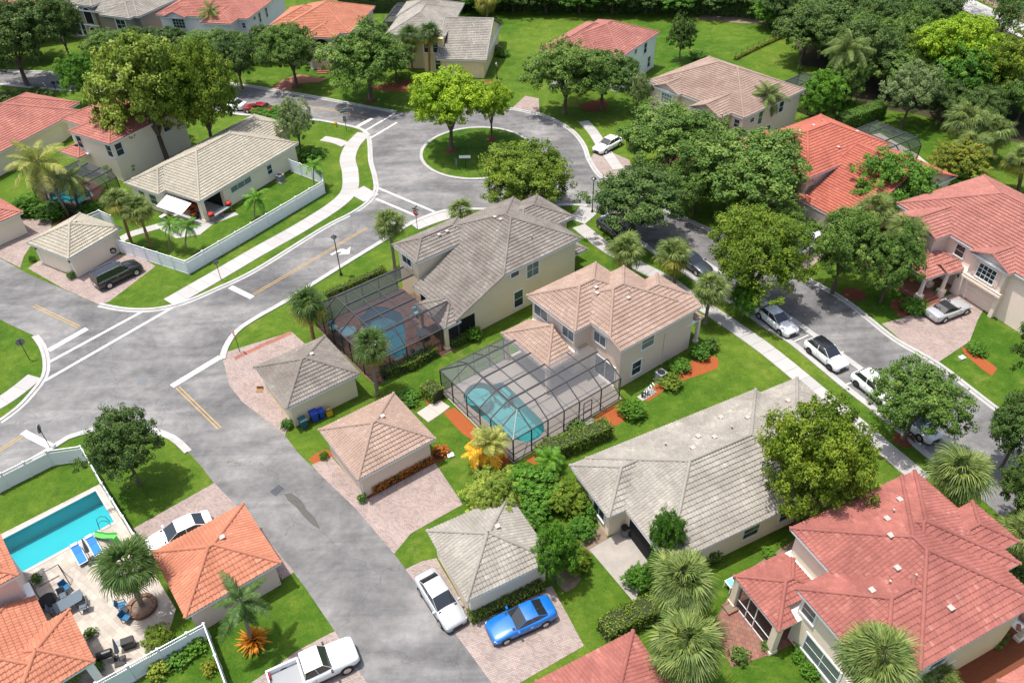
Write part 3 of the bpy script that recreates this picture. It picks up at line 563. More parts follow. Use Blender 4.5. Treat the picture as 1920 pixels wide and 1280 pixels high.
def tile_mesh(blocks, mat, cw=0.30, rowh=0.34, hump=0.045, step=0.05):
    VV, QQ, RR = [], [], []; off = 0
    for bi, b in enumerate(blocks):
        p = b[6].get('p', PITCH); others = [o for j, o in enumerate(blocks) if j != bi]
        for dn, ref, z0, poly in roof_faces(b)[0]:
            ux, uy = -dn[1], dn[0]
            uv = [((q[0] - ref[0]) * ux + (q[1] - ref[1]) * uy, -((q[0] - ref[0]) * dn[0] + (q[1] - ref[1]) * dn[1])) for q in poly]
            vmax = max(q[1] for q in uv); nrow = max(1, int(round(vmax / rowh))); dv = vmax / nrow
            prof = np.array([[0, 0], [0.22, hump], [0.58, hump], [0.78, 0.0]]) if hump else np.array([[0, 0]])
            for r in range(nrow):
                v0, v1 = r * dv, (r + 1) * dv
                a0, b0 = interval(uv, max(v0, 1e-6)); a1, b1 = interval(uv, min(v1, vmax - 1e-6))
                lo, hi = min(a0, a1), max(b0, b1); sh = 0 if not hump else 0
                k0, k1 = math.floor(lo / cw), math.ceil(hi / cw); ks = np.arange(k0, k1 + 1)
                U = (ks[:, None] + prof[None, :, 0]).ravel() * cw; Hh = np.tile(prof[:, 1], len(ks)); n = len(U)
                if n < 2: continue
                uf = np.clip(U, a0, b0); ub = np.clip(U, a1, b1)
                def P3(u, v, dz): return np.stack([ref[0] + ux * u - dn[0] * v, ref[1] + uy * u - dn[1] * v, np.broadcast_to(z0 + p * v + dz, u.shape)], 1)
                f = P3(uf, v0, Hh + step); sl_ = min(.06, dv * .3); bk = P3(ub, min(v1 + sl_ + .005, vmax), Hh * 0.8); low = P3(np.clip(U, *interval(uv, v0 + sl_)), v0 + sl_, np.full(n, -0.02)); mid_ = P3(np.clip(U, *interval(uv, v0 + sl_)), v0 + sl_, Hh * .6 + step * .75)
                i = np.arange(n - 1); keep = ((uf[1:] - uf[:-1]) + (ub[1:] - ub[:-1])) > 1e-5
                cx = (f[:-1, 0] + f[1:, 0] + bk[:-1, 0] + bk[1:, 0]) / 4; cy = (f[:-1, 1] + f[1:, 1] + bk[:-1, 1] + bk[1:, 1]) / 4; cz = z0 + p * (v0 + v1) / 2
                xm_ = b[6].get('xmax'); keep = keep & (cx < xm_) if xm_ is not None else keep
                for o in others: keep &= ~(roof_h(o, cx, cy) > cz + 0.22)
                i = i[keep]
                if not len(i): continue
                VV.append(np.concatenate([f, bk, low, mid_])); top = np.stack([i, i + 1, i + 1 + n, i + n], 1) + off; fr = np.stack([i + 2 * n, i + 2 * n + 1, i + 3 * n + 1, i + 3 * n], 1) + off; un = np.stack([i + 3 * n, i + 3 * n + 1, i + 1, i], 1) + off
                tr = RNG.random(len(ks)); rr = np.repeat(tr, len(prof))[i]
                QQ += [top, fr, un]; RR += [rr, rr, rr]; off += 4 * n
    return np_mesh('roof_tile', np.concatenate(VV), np.concatenate(QQ), mat, np.concatenate(RR))
def cap_mesh(mat, ln=0.40, r=0.15):
    mb = MB(); n = 6
    for x, rr in ((0, r), (ln, r * .84)):
        for k in range(n + 1):
            t = math.pi * k / n; mb.v.append((x, rr * math.cos(t), rr * .9 * math.sin(t) - .02))
    for k in range(n): mb.f.append((k, k + 1, n + 2 + k, n + 1 + k))
    mb.f.append(tuple(range(n, -1, -1))); return mb.mesh('ridge_tile', mat, False)
CAPS = {}
def add_caps(blocks, mat, parent, single):
    if mat.name not in CAPS: CAPS[mat.name] = cap_mesh(mat)
    me = CAPS[mat.name]; joined = MB(); src_v = [Vector(v.co) for v in me.vertices]; src_f = [tuple(p.vertices) for p in me.polygons]
    for bi, b in enumerate(blocks):
        others = [o for j, o in enumerate(blocks) if j != bi]
        for a, c in roof_faces(b)[1]:
            a, c = Vector(a), Vector(c)
            if a.z > c.z: a, c = c, a
            d = c - a; n = max(1, int(round(d.length / 0.40)))
            q = d.to_track_quat('X', 'Z').to_matrix().to_4x4(); s = d.length / n / 0.40
            for k in range(n):
                pt = a + d * (k / n); mid = a + d * ((k + .5) / n)
                if mid.x > b[6].get('xmax', 1e9): continue
                if any(float(roof_h(o, mid.x, mid.y)) > mid.z + 0.05 for o in others): continue
                m = q.copy(); m.translation = pt + Vector((0, 0, .05)); m = m @ Matrix.Diagonal((s * 1.04, 1, 1, 1)) @ Matrix.Rotation(-0.05, 4, 'Y')
                if single: put('ridge_tile', me, parent, mat4=m)
                else: joined.add([m @ v for v in src_v], src_f)
    if not single and joined.v: stuff(obj('ridge_tile', joined, mat, parent))

def poly_box(pts): return pts
WINM = {}
def window(root, face, a, wall, z, w_, h_, style='2', trim=0.11, glass='glass', shutters=None):
    """face S/W/N/E; a = coordinate along the wall, wall = wall plane coordinate"""
    rot = {'S': 0, 'E': math.pi / 2, 'N': math.pi, 'W': -math.pi / 2}[face]
    m = Matrix.Rotation(rot, 4, 'Z')
    loc = {'S': (a, wall, z), 'N': (a, wall, z), 'W': (wall, a, z), 'E': (wall, a, z)}[face]
    m.translation = Vector(loc)
    hw, hh = w_ / 2, h_ / 2; fr = MB(); t = trim
    fr.box(-hw - t, -.07, hh, hw + t, .02, hh + t); fr.box(-hw - t, -.10, -hh - t, hw + t, .02, -hh)
    fr.box(-hw - t, -.067, -hh, -hw, .02, hh); fr.box(hw, -.067, -hh, hw + t, .02, hh)
    o = obj('window', fr, MT['white'], root, mat4=m)
    nx = {'1': 1, '2': 1, '22': 2, '3': 3, 'g': 4, 'h2': 2}[style]; ny = {'1': 1, '2': 2, '22': 2, '3': 1, 'g': 3, 'h2': 1}[style]
    for i in range(nx):
        for j in range(ny):
            x0, x1 = -hw + w_ * i / nx + .018, -hw + w_ * (i + 1) / nx - .018; y0, y1 = -hh + h_ * j / ny + .018, -hh + h_ * (j + 1) / ny - .018
            obj('pane', MB().box(x0, -.025, y0, x1, .0, y1), MT[glass], o)
    mu = MB()
    for i in range(1, nx): mu.box(-hw + w_ * i / nx - .024, -.045, -hh + .002, -hw + w_ * i / nx + .024, .0, hh - .002)
    for j in range(1, ny): mu.box(-hw + .002, -.041, -hh + h_ * j / ny - .024, hw - .002, .0, -hh + h_ * j / ny + .024)
    if mu.v: obj('mullion', mu, MT['white'], o)
    if shutters:
        for s in (-1, 1):
            sh = MB(); xs = s * (hw + t + .22)
            sh.box(xs - .19, -.06, -hh - .05, xs + .19, .01, hh + .05); obj('shutter', sh, MT[shutters], o)
    return o
def garage_door(root, face, a, wall, w_, h_=2.2, mat='st_beige'):
    rot = {'S': 0, 'E': math.pi / 2, 'N': math.pi, 'W': -math.pi / 2}[face]; m = Matrix.Rotation(rot, 4, 'Z')
    m.translation = Vector({'S': (a, wall, 0), 'N': (a, wall, 0), 'W': (wall, a, 0), 'E': (wall, a, 0)}[face])
    fr = MB(); hw = w_ / 2
    fr.box(-hw - .14, -.06, 0.0, -hw, .03, h_); fr.box(hw, -.06, 0.0, hw + .14, .03, h_); fr.box(-hw - .14, -.063, h_, hw + .14, .03, h_ + .14)
    d = obj('garage_door', fr, MT['white'], root, mat4=m)
    for k in range(4): obj('panel', MB().box(-hw + .01, -.03, .02 + k * (h_ - .03) / 4, hw - .01, .02, (k + 1) * (h_ - .03) / 4 + .005), MT[mat], d)
    return d
BLK = {}
def house(key, name, label, cat, wallm, roofm, foot, blocks, near=True, fine=True, fascia='white', O=None, th=None, group=None):
    if O is None: O, th = FR[key]
    root = thing(name, label, cat, (O[0], O[1], 0), math.radians(th), group)
    blocks = [tuple(b) + (({},) if len(b) == 6 else ()) for b in blocks]
    BLK[root.name] = blocks
    for poly, z0, z1 in foot: obj('wall', MB().prism(poly, z0, z1), MT[wallm], root)
    fb = MB()
    for k, b in enumerate(blocks):
        x0, y0, x1, y1, z, kd, o = b; e = k * .004; p = o.get('p', PITCH); x1 = min(x1, o.get('xmax', 1e9))
        fb.box(x0 + .03 + e, y0 + .03 + e, z - .20 + e, x1 - .03 - e, y1 - .03 - e, z - .015 - e)
        for s, q in o.get('ext', {}).items():
            if s == 'S': fb.add([(q[1] + .03, y0 - q[0] + .03, z - p * q[0] - .2), (q[2] - .03, y0 - q[0] + .03, z - p * q[0] - .2), (q[2] - .03, y0, z - .2), (q[1] + .03, y0, z - .2), (q[1] + .03, y0 - q[0] + .03, z - p * q[0] - .015), (q[2] - .03, y0 - q[0] + .03, z - p * q[0] - .015), (q[2] - .03, y0, z - .02), (q[1] + .03, y0, z - .02)], [(0, 3, 2, 1), (4, 5, 6, 7), (0, 1, 5, 4), (1, 2, 6, 5), (2, 3, 7, 6), (3, 0, 4, 7)])
            if s == 'W': fb.add([(x0 - q[0] + .03, q[2] - .03, z - p * q[0] - .2), (x0 - q[0] + .03, q[1] + .03, z - p * q[0] - .2), (x0, q[1] + .03, z - .2), (x0, q[2] - .03, z - .2), (x0 - q[0] + .03, q[2] - .03, z - p * q[0] - .015), (x0 - q[0] + .03, q[1] + .03, z - p * q[0] - .015), (x0, q[1] + .03, z - .02), (x0, q[2] - .03, z - .02)], [(0, 3, 2, 1), (4, 5, 6, 7), (0, 1, 5, 4), (1, 2, 6, 5), (2, 3, 7, 6), (3, 0, 4, 7)])
        if kd in ('gx', 'gy'):
            i = o.get('inset', .35); gb = MB()
            if kd == 'gx': ym = (y0 + y1) / 2; tri = [[(x, y0 + .1, z), (x, y1 - .1, z), (x, ym, z + p * (y1 - y0) / 2 - .06)] for x in (x0 + i, x1 - i)]
            else: xm = (x0 + x1) / 2; tri = [[(x0 + .1, y, z), (x1 - .1, y, z), (xm, y, z + p * (x1 - x0) / 2 - .06)] for y in (y0 + i, y1 - i)]
            for t in tri: obj('gable_wall', MB().quad(*t), MT[wallm], root)
    roof = obj('roof', fb, MT[fascia], root)
    stuff(put('roof_tile', tile_mesh(blocks, MT[roofm], 0.26 if fine else 1.2, 0.345, 0.05 if fine else 0.0, 0.08 if fine else 0.11), roof))
    add_caps(blocks, MT[roofm], roof, near)
    return root
def rect(x0, y0, x1, y1): return [(x0, y0), (x1, y0), (x1, y1), (x0, y1)]
def vents(root, pts, mat='vent'):
    for i, (x, y, z) in enumerate(pts):
        z = max(float(roof_h(b, x, y)) for b in BLK[root.name]) + .04
        if i % 3 == 2: obj('roof_pipe', MB().lathe([(.11, -.15), (.07, .0), (.06, .32), (.075, .34)], 8, (x, y, z)), MT[mat], root)
        else: obj('roof_vent', MB().box(x - .14, y - .14, z - .1, x + .14, y + .14, z + .14).box(x - .18, y - .18, z + .14, x + .18, y + .18, z + .18), MT[mat], root)
def column(root, x, y, z, w_=0.4, mat='st_beige', z0=0.0):
    obj('column', MB().box(x - w_ / 2, y - w_ / 2, z0, x + w_ / 2, y + w_ / 2, z).box(x - w_ / 2 - .06, y - w_ / 2 - .06, z0, x + w_ / 2 + .06, y + w_ / 2 + .06, z0 + .3), MT[mat], root)
def wall_lamp(root, x, y, z): obj('wall_lamp', MB().lathe([(.06, -.18), (.10, -.1), (.10, .1), (.04, .2)], 8, (x, y, z)), MT['blackm'], root)

# ---- tan two storey house in the middle
h = house('H1', 'house', 'two storey tan stucco house with pale brown tile roof, pool cage on its left', 'house', 'st_tan', 'tl_tan',
  [(rect(-1.25, 4.37, 6.6, 10.5), 0, 5.4), ([(0.6, .4), (9.8, .4), (9.8, 5.4), (8.2, 5.41), (8.2, 8.25), (.6, 8.25)], 0, 4.85), (rect(.6, 1.7, 8.203, 8.253), 4.8, 5.45)],
  [(-1.65, 3.97, 7.0, 10.9, 5.5, 'hip'), (0.2, 1.5, 8.6, 8.65, 5.57, 'hip', {'ext': {'S': (1.5, .2, 10.3)}}), (3.0, 1.5, 10.3, 5.8, 5.49, 'hip'), (-5.0, 3.7, 1.8, 10.5, 2.9, 'hip', {'xmax': -1.2}), (9.0, 0.3, 11.3, 3.2, 3.1, 'hip')])
window(h, 'W', 9.2, -1.25, 4.35, 1.9, 1.15, 'h2', .10, 'glassg'); window(h, 'W', 5.3, -1.25, 4.35, 1.5, 1.1, 'h2', .10, 'glassg'); window(h, 'W', 3.1, .6, 4.2, 1.5, 1.1, 'h2', .10, 'glassg')
window(h, 'S', 3.9, .4, 3.95, 1.5, 1.35, '2', .10, 'glassg'); window(h, 'S', 2.75, .4, 1.45, 1.1, 1.5, '2', .13); window(h, 'W', 2.2, .6, 1.15, 2.6, 2.1, 'h2', .08, 'glass')
column(h, -4.7, 4.0, 2.75, .35, 'st_tan'); column(h, -4.7, 10.1, 2.75, .35, 'st_tan'); column(h, 11.0, .6, 3.0, .3, 'st_peach'); column(h, 11.0, 2.9, 3.0, .3, 'st_peach')
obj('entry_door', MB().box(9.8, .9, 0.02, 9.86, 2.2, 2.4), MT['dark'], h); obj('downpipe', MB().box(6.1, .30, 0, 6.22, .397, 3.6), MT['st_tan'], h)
vents(h, [(2.6, 5.9, 6.62), (3.1, 6.6, 6.85), (5.0, 4.2, 6.75), (4.4, 3.7, 6.55)])
# ---- gray roofed cream house
h = house('H2', 'house', 'large cream house with gray tile roof, dormer block and dark pool cage', 'house', 'st_cream', 'tl_gray',
  [(rect(0.4, .4, 9.8, 10.6), 0, 5.4), ([(-5.4, .4), (.5, .403), (.5, 7.0), (-5.4, 7.0)], 0, 3.0), (rect(-4.85, 7.7, .6, 11.3), 0, 5.4), (rect(9.0, 4.4, 12.2, 9.4), 0, 5.35)],
  [(0, 0, 10.2, 11.05, 5.5, 'hip', {'ext': {'W': (5.9, 0, 7.35)}}), (-5.25, 7.3, 3.0, 11.7, 5.5, 'hip'), (-7.3, -.16, -2.3, 4.85, 2.8, 'hip', {'xmax': -5.3}), (5.0, 3.6, 12.6, 9.8, 5.42, 'hip'), (9.5, .8, 12.0, 4.0, 3.0, 'hip')])
gw = MB().quad((-5.4, .4, 2.95), (.4, .4, 2.95), (.4, .4, 5.45)); obj('rake_wall', gw, MT['st_cream'], h)
gw = MB().quad((-5.4, 6.99, 2.95), (.4, 6.99, 2.95), (.4, 6.99, 5.45)); obj('rake_wall', gw, MT['st_cream'], h)
window(h, 'S', 1.7, .4, 4.75, 1.0, .55, '1', .13); window(h, 'S', 4.0, .4, 4.3, 1.5, 1.7, '22', .13, 'glassg'); window(h, 'S', 2.1, .4, 1.55, 1.1, 1.9, '2', .13); window(h, 'W', 9.7, -4.85, 4.55, 1.6, 1.1, 'h2', .14)
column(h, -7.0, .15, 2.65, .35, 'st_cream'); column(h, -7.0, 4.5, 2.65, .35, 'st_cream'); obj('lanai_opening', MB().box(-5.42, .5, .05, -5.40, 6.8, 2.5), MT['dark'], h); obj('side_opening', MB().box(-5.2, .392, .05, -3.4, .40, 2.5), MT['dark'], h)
vents(h, [(-1.2, 9.0, 6.2), (-.2, 9.0, 6.2), (.8, 9.0, 6.2), (4.3, 5.8, 7.35), (4.2, 6.6, 7.3), (5.4, 2.2, 6.45)])
# ---- long low gray house
h = house('H3', 'house', 'long single storey house with weathered light gray tile roof', 'house', 'st_ivory', 'tl_lgray',
  [(rect(1.85, -10.65, 17.8, -.4), 0, 2.8), (rect(.4, -5.3, 3.0, -.45), 0, 2.8), (rect(17, -8.4, 21.9, -.9), 0, 2.8)],
  [(1.45, -11.05, 18.2, 0, 2.95, 'hip'), (0, -5.7, 8.0, 0, 2.88, 'hip'), (12.5, -8.8, 22.3, -.5, 2.9, 'hip')])
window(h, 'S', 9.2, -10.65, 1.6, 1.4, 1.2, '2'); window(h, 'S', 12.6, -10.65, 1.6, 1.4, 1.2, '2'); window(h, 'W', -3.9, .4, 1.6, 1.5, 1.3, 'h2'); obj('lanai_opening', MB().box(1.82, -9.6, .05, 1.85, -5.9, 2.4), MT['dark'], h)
vents(h, [(8.2, -4.3, 4.8), (10.4, -4.1, 4.75), (12.2, -3.9, 4.7), (14.2, -3.4, 4.5), (9.6, -3.2, 4.35), (16, -3.9, 4.4), (18.6, -3.2, 4.25), (12.8, -2.0, 3.85), (7.0, -2.6, 4.1)])
# ---- big red house lower right
h = house('H4', 'house', 'big two storey cream house with red barrel tile roof at lower right', 'house', 'st_beige', 'tl_red',
  [([(.4, -10.75), (9.7, -10.75), (9.7, -.4), (.4, -.4)], 0, 5.4), (rect(-2.3, -10.745, .6, -4.16), 0, 5.35), (rect(9, -8.3, 11.0, -.41), 0, 5.35)],
  [(0, -11.15, 10.1, 0, 5.55, 'hip'), (-2.7, -11.15, 6.5, -3.76, 5.48, 'hip'), (2.5, -8.7, 11.4, 0, 5.46, 'hip'), (8.0, -7.5, 12.75, -3.8, 5.5, 'hip'), (-4.26, -4.72, .9, -.15, 3.0, 'hip'), (9.4, -11.3, 11.6, -8.6, 2.9, 'hip')])
window(h, 'W', -4.95, -2.3, 4.2, 1.0, 1.2, '2', .15, 'glassg'); window(h, 'W', -6.9, -2.3, 1.55, 2.9, 1.7, '22', .16, 'glassg'); window(h, 'W', -9.6, -2.3, 1.55, 1.3, 1.5, '2', .15, 'glassg')
window(h, 'S', 2.6, -10.75, 3.9, 1.3, 1.1, '2', .12); window(h, 'S', 4.2, -10.75, 1.5, 1.0, 1.2, '2', .12)
for x, y in ((-3.95, -.5), (-3.95, -4.4)): column(h, x, y, 2.85, .5, 'st_beige')
fr = MB().box(-4.02, -4.1, .04, -3.96, -.8, .16).box(-4.02, -4.1, 1.0, -3.96, -.8, 1.06).box(-4.02, -2.6, .04, -3.957, -2.52, 2.75).box(-4.02, -1.8, .04, -3.957, -1.74, 2.75); obj('screen_frame', fr, MT['white'], h)
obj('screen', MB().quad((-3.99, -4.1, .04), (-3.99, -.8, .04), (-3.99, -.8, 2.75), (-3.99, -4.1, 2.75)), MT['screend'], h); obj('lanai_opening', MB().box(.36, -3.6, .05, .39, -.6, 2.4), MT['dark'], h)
column(h, 11.3, -11.0, 2.8, .35, 'white')
vents(h, [(4.1, -4.2, 7.2), (5.3, -2.9, 6.7), (6.2, -2.6, 6.5), (3.0, -6.0, 6.75), (.6, -6.4, 6.55), (1.9, -6.5, 6.6), (4.1, -9.3, 6.3), (7.6, -1.9, 6.2), (3.4, -7.0, 7.0)])
# ---- cream single storey house, left
h = house('H5', 'house', 'single storey house with pale cream tile roof behind the long white fence', 'house', 'st_ivory', 'tl_cream',
  [([(3.7, .4), (16.7, .4), (16.7, 4.7), (20.0, 4.72), (20.0, 11.4), (-.9, 11.4), (-.9, 6.3), (3.7, 6.28)], 0, 2.8)],
  [(-.2, 0, 17.1, 11.8, 2.95, 'hip'), (-1.3, 5.8, 7, 11.85, 2.88, 'hip'), (9.0, 4.35, 21.1, 11.8, 2.9, 'hip')])
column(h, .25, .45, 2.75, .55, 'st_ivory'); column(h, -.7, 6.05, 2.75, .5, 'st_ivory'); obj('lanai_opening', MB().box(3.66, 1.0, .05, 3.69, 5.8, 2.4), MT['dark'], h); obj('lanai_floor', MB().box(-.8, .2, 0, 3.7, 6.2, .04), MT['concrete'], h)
window(h, 'S', 6.6, .4, 1.85, 3.4, .75, '3', .12, 'glassg'); window(h, 'S', 11.6, .4, 1.6, .8, 1.2, '2', .1); window(h, 'W', 7.6, -.9, 1.6, 1.2, 1.3, '2'); window(h, 'W', 9.6, -.9, 1.6, 1.0, 1.3, '2')
obj('arch_opening', MB().box(20.0, 5.6, .05, 20.03, 7.2, 2.3), MT['dark'], h)
aw = obj('awning', MB().add([(-.6, 1.0, 2.65), (-.6, 5.2, 2.65), (-2.4, 5.2, 2.05), (-2.4, 1.0, 2.05), (-.6, 1.0, 2.72), (-.6, 5.2, 2.72), (-2.4, 5.2, 2.12), (-2.4, 1.0, 2.12)], [(0, 1, 2, 3), (7, 6, 5, 4), (0, 4, 5, 1), (1, 5, 6, 2), (2, 6, 7, 3), (3, 7, 4, 0)]), MT['vinyl'], h)
vents(h, [(7.2, 7.2, 5.0), (9.0, 7.4, 4.9), (13.5, 9.4, 3.95)])
# ---- red houses far left
h = house('H6', 'house', 'two storey house with coral tile roof partly behind the tall yellow green tree', 'house', 'st_ivory', 'tl_coral',
  [(rect(.4, .4, 12, 7.6), 0, 5.4), (rect(2.45, 4, 13.5, 11.9), 0, 5.35)], [(0, 0, 12.4, 8, 5.5, 'hip'), (2.05, 3.6, 14, 12.3, 5.46, 'hip'), (-1.4, 5.6, 3, 9.6, 2.9, 'hip')], False)
window(h, 'W', 6.9, .4, 4.2, 1.0, 1.6, '2', .16); window(h, 'W', 1.1, .4, 4.2, 1.0, 1.6, '2', .16); window(h, 'S', 1.3, .4, 4.2, 1.0, 1.6, '2', .16); window(h, 'S', 9.0, .4, 4.2, 1.0, 1.4, '2', .16)
h = house('H7', 'house', 'single storey house with broad coral tile roof at the far left edge', 'house', 'st_ivory', 'tl_coral',
  [([(-20, 0.05), (5.0, 0.05), (8.2, 1.0), (10.5, 3), (10.5, 12), (-20, 12)], 0, 2.8)], [(-20, -.4, 8.9, 12.6, 2.95, 'hip'), (-5, 2.0, 11.2, 12.6, 2.88, 'hip')], False)
O, th = at(20, 360, 2.8), 60
h = house(None, 'house', 'low outbuilding with coral tile roof cut by the left edge below the coconut palm', 'garage', 'st_ivory', 'tl_coral', [(rect(-7.6, .4, -.4, 7), 0, 2.6)], [(-8, 0, 0, 7.4, 2.75, 'hip')], False, True, 'white', A2(44, 398, 2.75), 52)
# ---- orange house at lower left with pool
h = house('H8', 'house', 'orange tile roofed house at lower left wrapping around the pool terrace', 'house', 'st_rose', 'tl_orange',
  [(rect(-13.1, -9.1, -7.86, -1.86), 0, 5.35), (rect(-7.9, -11.6, -.7, -1.8), 0, 2.85)],
  [(-13.5, -9.5, -7.46, -1.46, 5.5, 'hip'), (-9.0, -12.5, -.3, -1.4, 3.0, 'hip'), (-4.85, -4.9, 0, 0, 3.02, 'hip')])
column(h, -.45, -.45, 2.85, .45, 'st_white'); column(h, -4.4, -.45, 2.85, .45, 'st_white')
# ---- red house on the right with porch
h = house('H9', 'house', 'two storey peach house with rosy red tile roof and columned porch on the right', 'house', 'st_peach', 'tl_rose',
  [(rect(-24.6, -12.8, -.4, -.25), 0, 5.4), (rect(-6.7, -.3, -2.1, 1.65), 2.9, 5.4), (rect(-14.2, -.3, -10.4, .45), 2.5, 5.4), (rect(-14.4, -.3, -14.0, .3), 0, 2.6), (rect(-10.3, -.3, -9.4, .3), 0, 3)],
  [(-25, -13.2, 0, .14, 5.5, 'hip'), (-7.1, -3.6, -1.7, 2.05, 5.5, 'gy'), (-14.6, -2.4, -10.0, .8, 5.5, 'gy'), (-9.5, -1.5, -1.5, 4.95, 3.0, 'hip', {'p': 0.3}), (-9.9, -.4, -7.6, 2.3, 3.06, 'gy')], False)
window(h, 'N', -12.3, .45, 4.1, 1.9, 1.5, 'g', .12, 'glass', 'st_rose'); window(h, 'N', -8.5, -.25, 4.3, 1.0, 1.2, '2', .12, 'glass'); window(h, 'N', -4.4, 1.65, 4.2, 1.6, 1.2, '22', .12)
garage_door(h, 'N', -12.2, -.22, 3.5, 2.2, 'st_peach')
obj('ledge', MB().box(-14.5, .44, 2.55, -10.1, .62, 2.75).box(-14.5, .44, 2.9, -10.1, .58, 3.0), MT['st_peach'], h)
for x, y in ((-9.1, 4.55), (-5.5, 4.55), (-9.5, 1.9), (-8.0, 1.95)):
    obj('column', MB().lathe([(.26, .9), (.22, 1.0), (.18, 2.7), (.26, 2.9)], 12, (x, y, 0)).box(x - .33, y - .33, 0, x + .33, y + .33, .9), MT['st_peach'], h)
obj('porch_floor', MB().box(-9.4, -.2, 0, -1.7, 4.8, .4), MT['redband'], h)
for k in range(3): obj('step', MB().box(-9.4 - .35 * (k + 1), 2.4, 0, -9.4 - .35 * k - .002, 4.2, .38 - .11 * (k + 1)), MT['redband'], h)
wall_lamp(h, -9.7, .42, 2.2)
# ---- flame red house behind it
h = house('H10', 'house', 'two storey beige house with flame red tile roof and a lower garage wing', 'house', 'st_rose', 'tl_flame',
  [(rect(-14.1, .4, -.4, 10.1), 0, 5.4), (rect(-14.7, -6.6, 3.6, .4), 0, 2.9)], [(-14.5, 0, 0, 10.5, 5.5, 'hip'), (-15.1, -7.0, 4.1, .9, 3.0, 'gy', {'p': .40}), (-16.5, 5.0, -9, 11.4, 5.42, 'hip')], False)
garage_door(h, 'W', -3.2, -14.7, 4.6, 2.2, 'st_beige'); vents(h, [(-9, 6.6, 7.2), (-6.5, 6.6, 7.2), (-4.5, 7.0, 7.1), (-2.5, 3.2, 6.55), (-7.3, 2.0, 6.3)])
# ---- tan house upper right
h = house('H11', 'house', 'two storey tan house with brown tile roof and twin front gables, upper right', 'house', 'st_tan', 'tl_brown',
  [(rect(.1, .4, 12.9, 16.3), 0, 5.4), (rect(-.55, 10.8, .3, 14.6), 0, 5.4), (rect(-2.1, 2.4, .3, 6.7), 0, 5.4)],
  [(-.3, 0, 13.3, 16.7, 5.5, 'hip'), (-.9, 10.4, 4, 15.0, 5.5, 'gx', {'inset': .35}), (-2.5, 2.0, 4, 7.1, 5.5, 'gx', {'inset': .4}), (-3.2, -1.2, .3, 2.6, 2.9, 'hip')], False)
window(h, 'W', 12.7, -.55, 4.3, 1.8, 1.3, 'g', .2, 'glassg'); window(h, 'W', 1.2, .1, 4.3, .8, 1.1, '2', .1, 'glass', 'st_ivory'); window(h, 'S', 2.2, .4, 4.4, .9, .6, '1'); window(h, 'S', 4.0, .4, 4.2, .9, 1.8, '2'); window(h, 'S', 1.8, .4, 1.6, .8, .9, '1'); window(h, 'S', 3.4, .4, 1.6, .8, .9, '1'); window(h, 'S', 6.4, .4, 1.6, 1.0, 1.5, '2'); window(h, 'S', 8.6, .4, 4.3, 1.0, 1.5, '2')
# ---- pink red house top
h = house('H12', 'house', 'two storey off white house with dusty red roof standing on the open lawn', 'house', 'st_white', 'tl_rose',
  [(rect(.4, .4, 12.6, 11), 0, 5.4), (rect(-2.6, 6.5, 1, 11), 0, 5.3)], [(0, 0, 13, 11.4, 5.5, 'hip'), (-3, 5.6, 11.2, 12.6, 5.44, 'hip'), (-1.2, 3.4, 5, 7.6, 5.4, 'hip')], False)
for x, z, w_, h_ in ((2.2, 4.2, .8, 1.5), (5.6, 4.7, .7, .6), (8.9, 4.2, .9, 1.6), (6.6, 1.5, .9, 1.6), (10.6, 1.5, .9, 1.7)): window(h, 'S', x, .4, z, w_, h_, '2', .16)
# ---- yellow house
h = house('H13', 'house', 'yellow house with gray roof, garage gable and palms, top centre', 'house', 'st_yel', 'tl_lgray',
  [(rect(.2, .4, 7.0, 16.8), 0, 3.0), (rect(-9.0, 3.6, .1, 16.5), 0, 5.4), (rect(-3.2, 2.4, .15, 4), 0, 5.4)],
  [(-.6, 0, 7.5, 17.2, 3.0, 'gx', {'p': .43}), (-9.5, 3.2, .45, 17, 5.5, 'hip'), (-9.9, 12, .6, 20, 5.46, 'hip')], False)
window(h, 'S', -1.1, 2.4, 4.0, .8, 1.7, '2', .14); window(h, 'S', -2.6, 2.4, 4.0, .8, 1.7, '2', .14); window(h, 'S', -.9, 2.4, 1.4, .8, 2.0, '2', .14); garage_door(h, 'S', 3.6, .4, 4.8, 2.2, 'st_yel')
# ---- orange, pink and taupe houses along the top
h = house('H14', 'house', 'taupe house with bright orange roof and arched balcony, top centre', 'house', 'st_rose', 'tl_orange',
  [(rect(.4, .4, 13.4, 12), 0, 5.4), (rect(-1.8, 2.1, .8, 6.8), 0, 5.4)], [(0, 0, 13.8, 12.5, 5.5, 'hip'), (-2.2, 1.7, 6, 7.2, 5.45, 'hip'), (2.5, 6, 12, 15, 5.4, 'hip')], False)
window(h, 'S', 8.4, .4, 4.2, .9, 1.3, '2', .2); window(h, 'W', 1.1, .4, 4.2, .8, 1.3, '2', .15)
obj('balcony_arch', MB().add([(-1.83, 3.0 + 1.3 + 1.3 * math.cos(t), 4.0 + 1.1 * math.sin(t)) for t in [math.pi * k / 12 for k in range(13)]] + [(-1.83, 3.0, 3.0), (-1.83, 5.6, 3.0)], [tuple(list(range(13)) + [13, 14])]), MT['dark'], h)
obj('balcony_rail', MB().box(-1.95, 2.9, 2.95, -1.85, 5.7, 3.7), MT['white'], h)
for k in range(4): obj('step', MB().box(-2.4 - .35 * k, 3.2, 0, -2.05 - .35 * k + .002, 5.4, .6 - .15 * k), MT['redband'], h)
column(h, -2.0, 6.6, 2.9, .35, 'white')
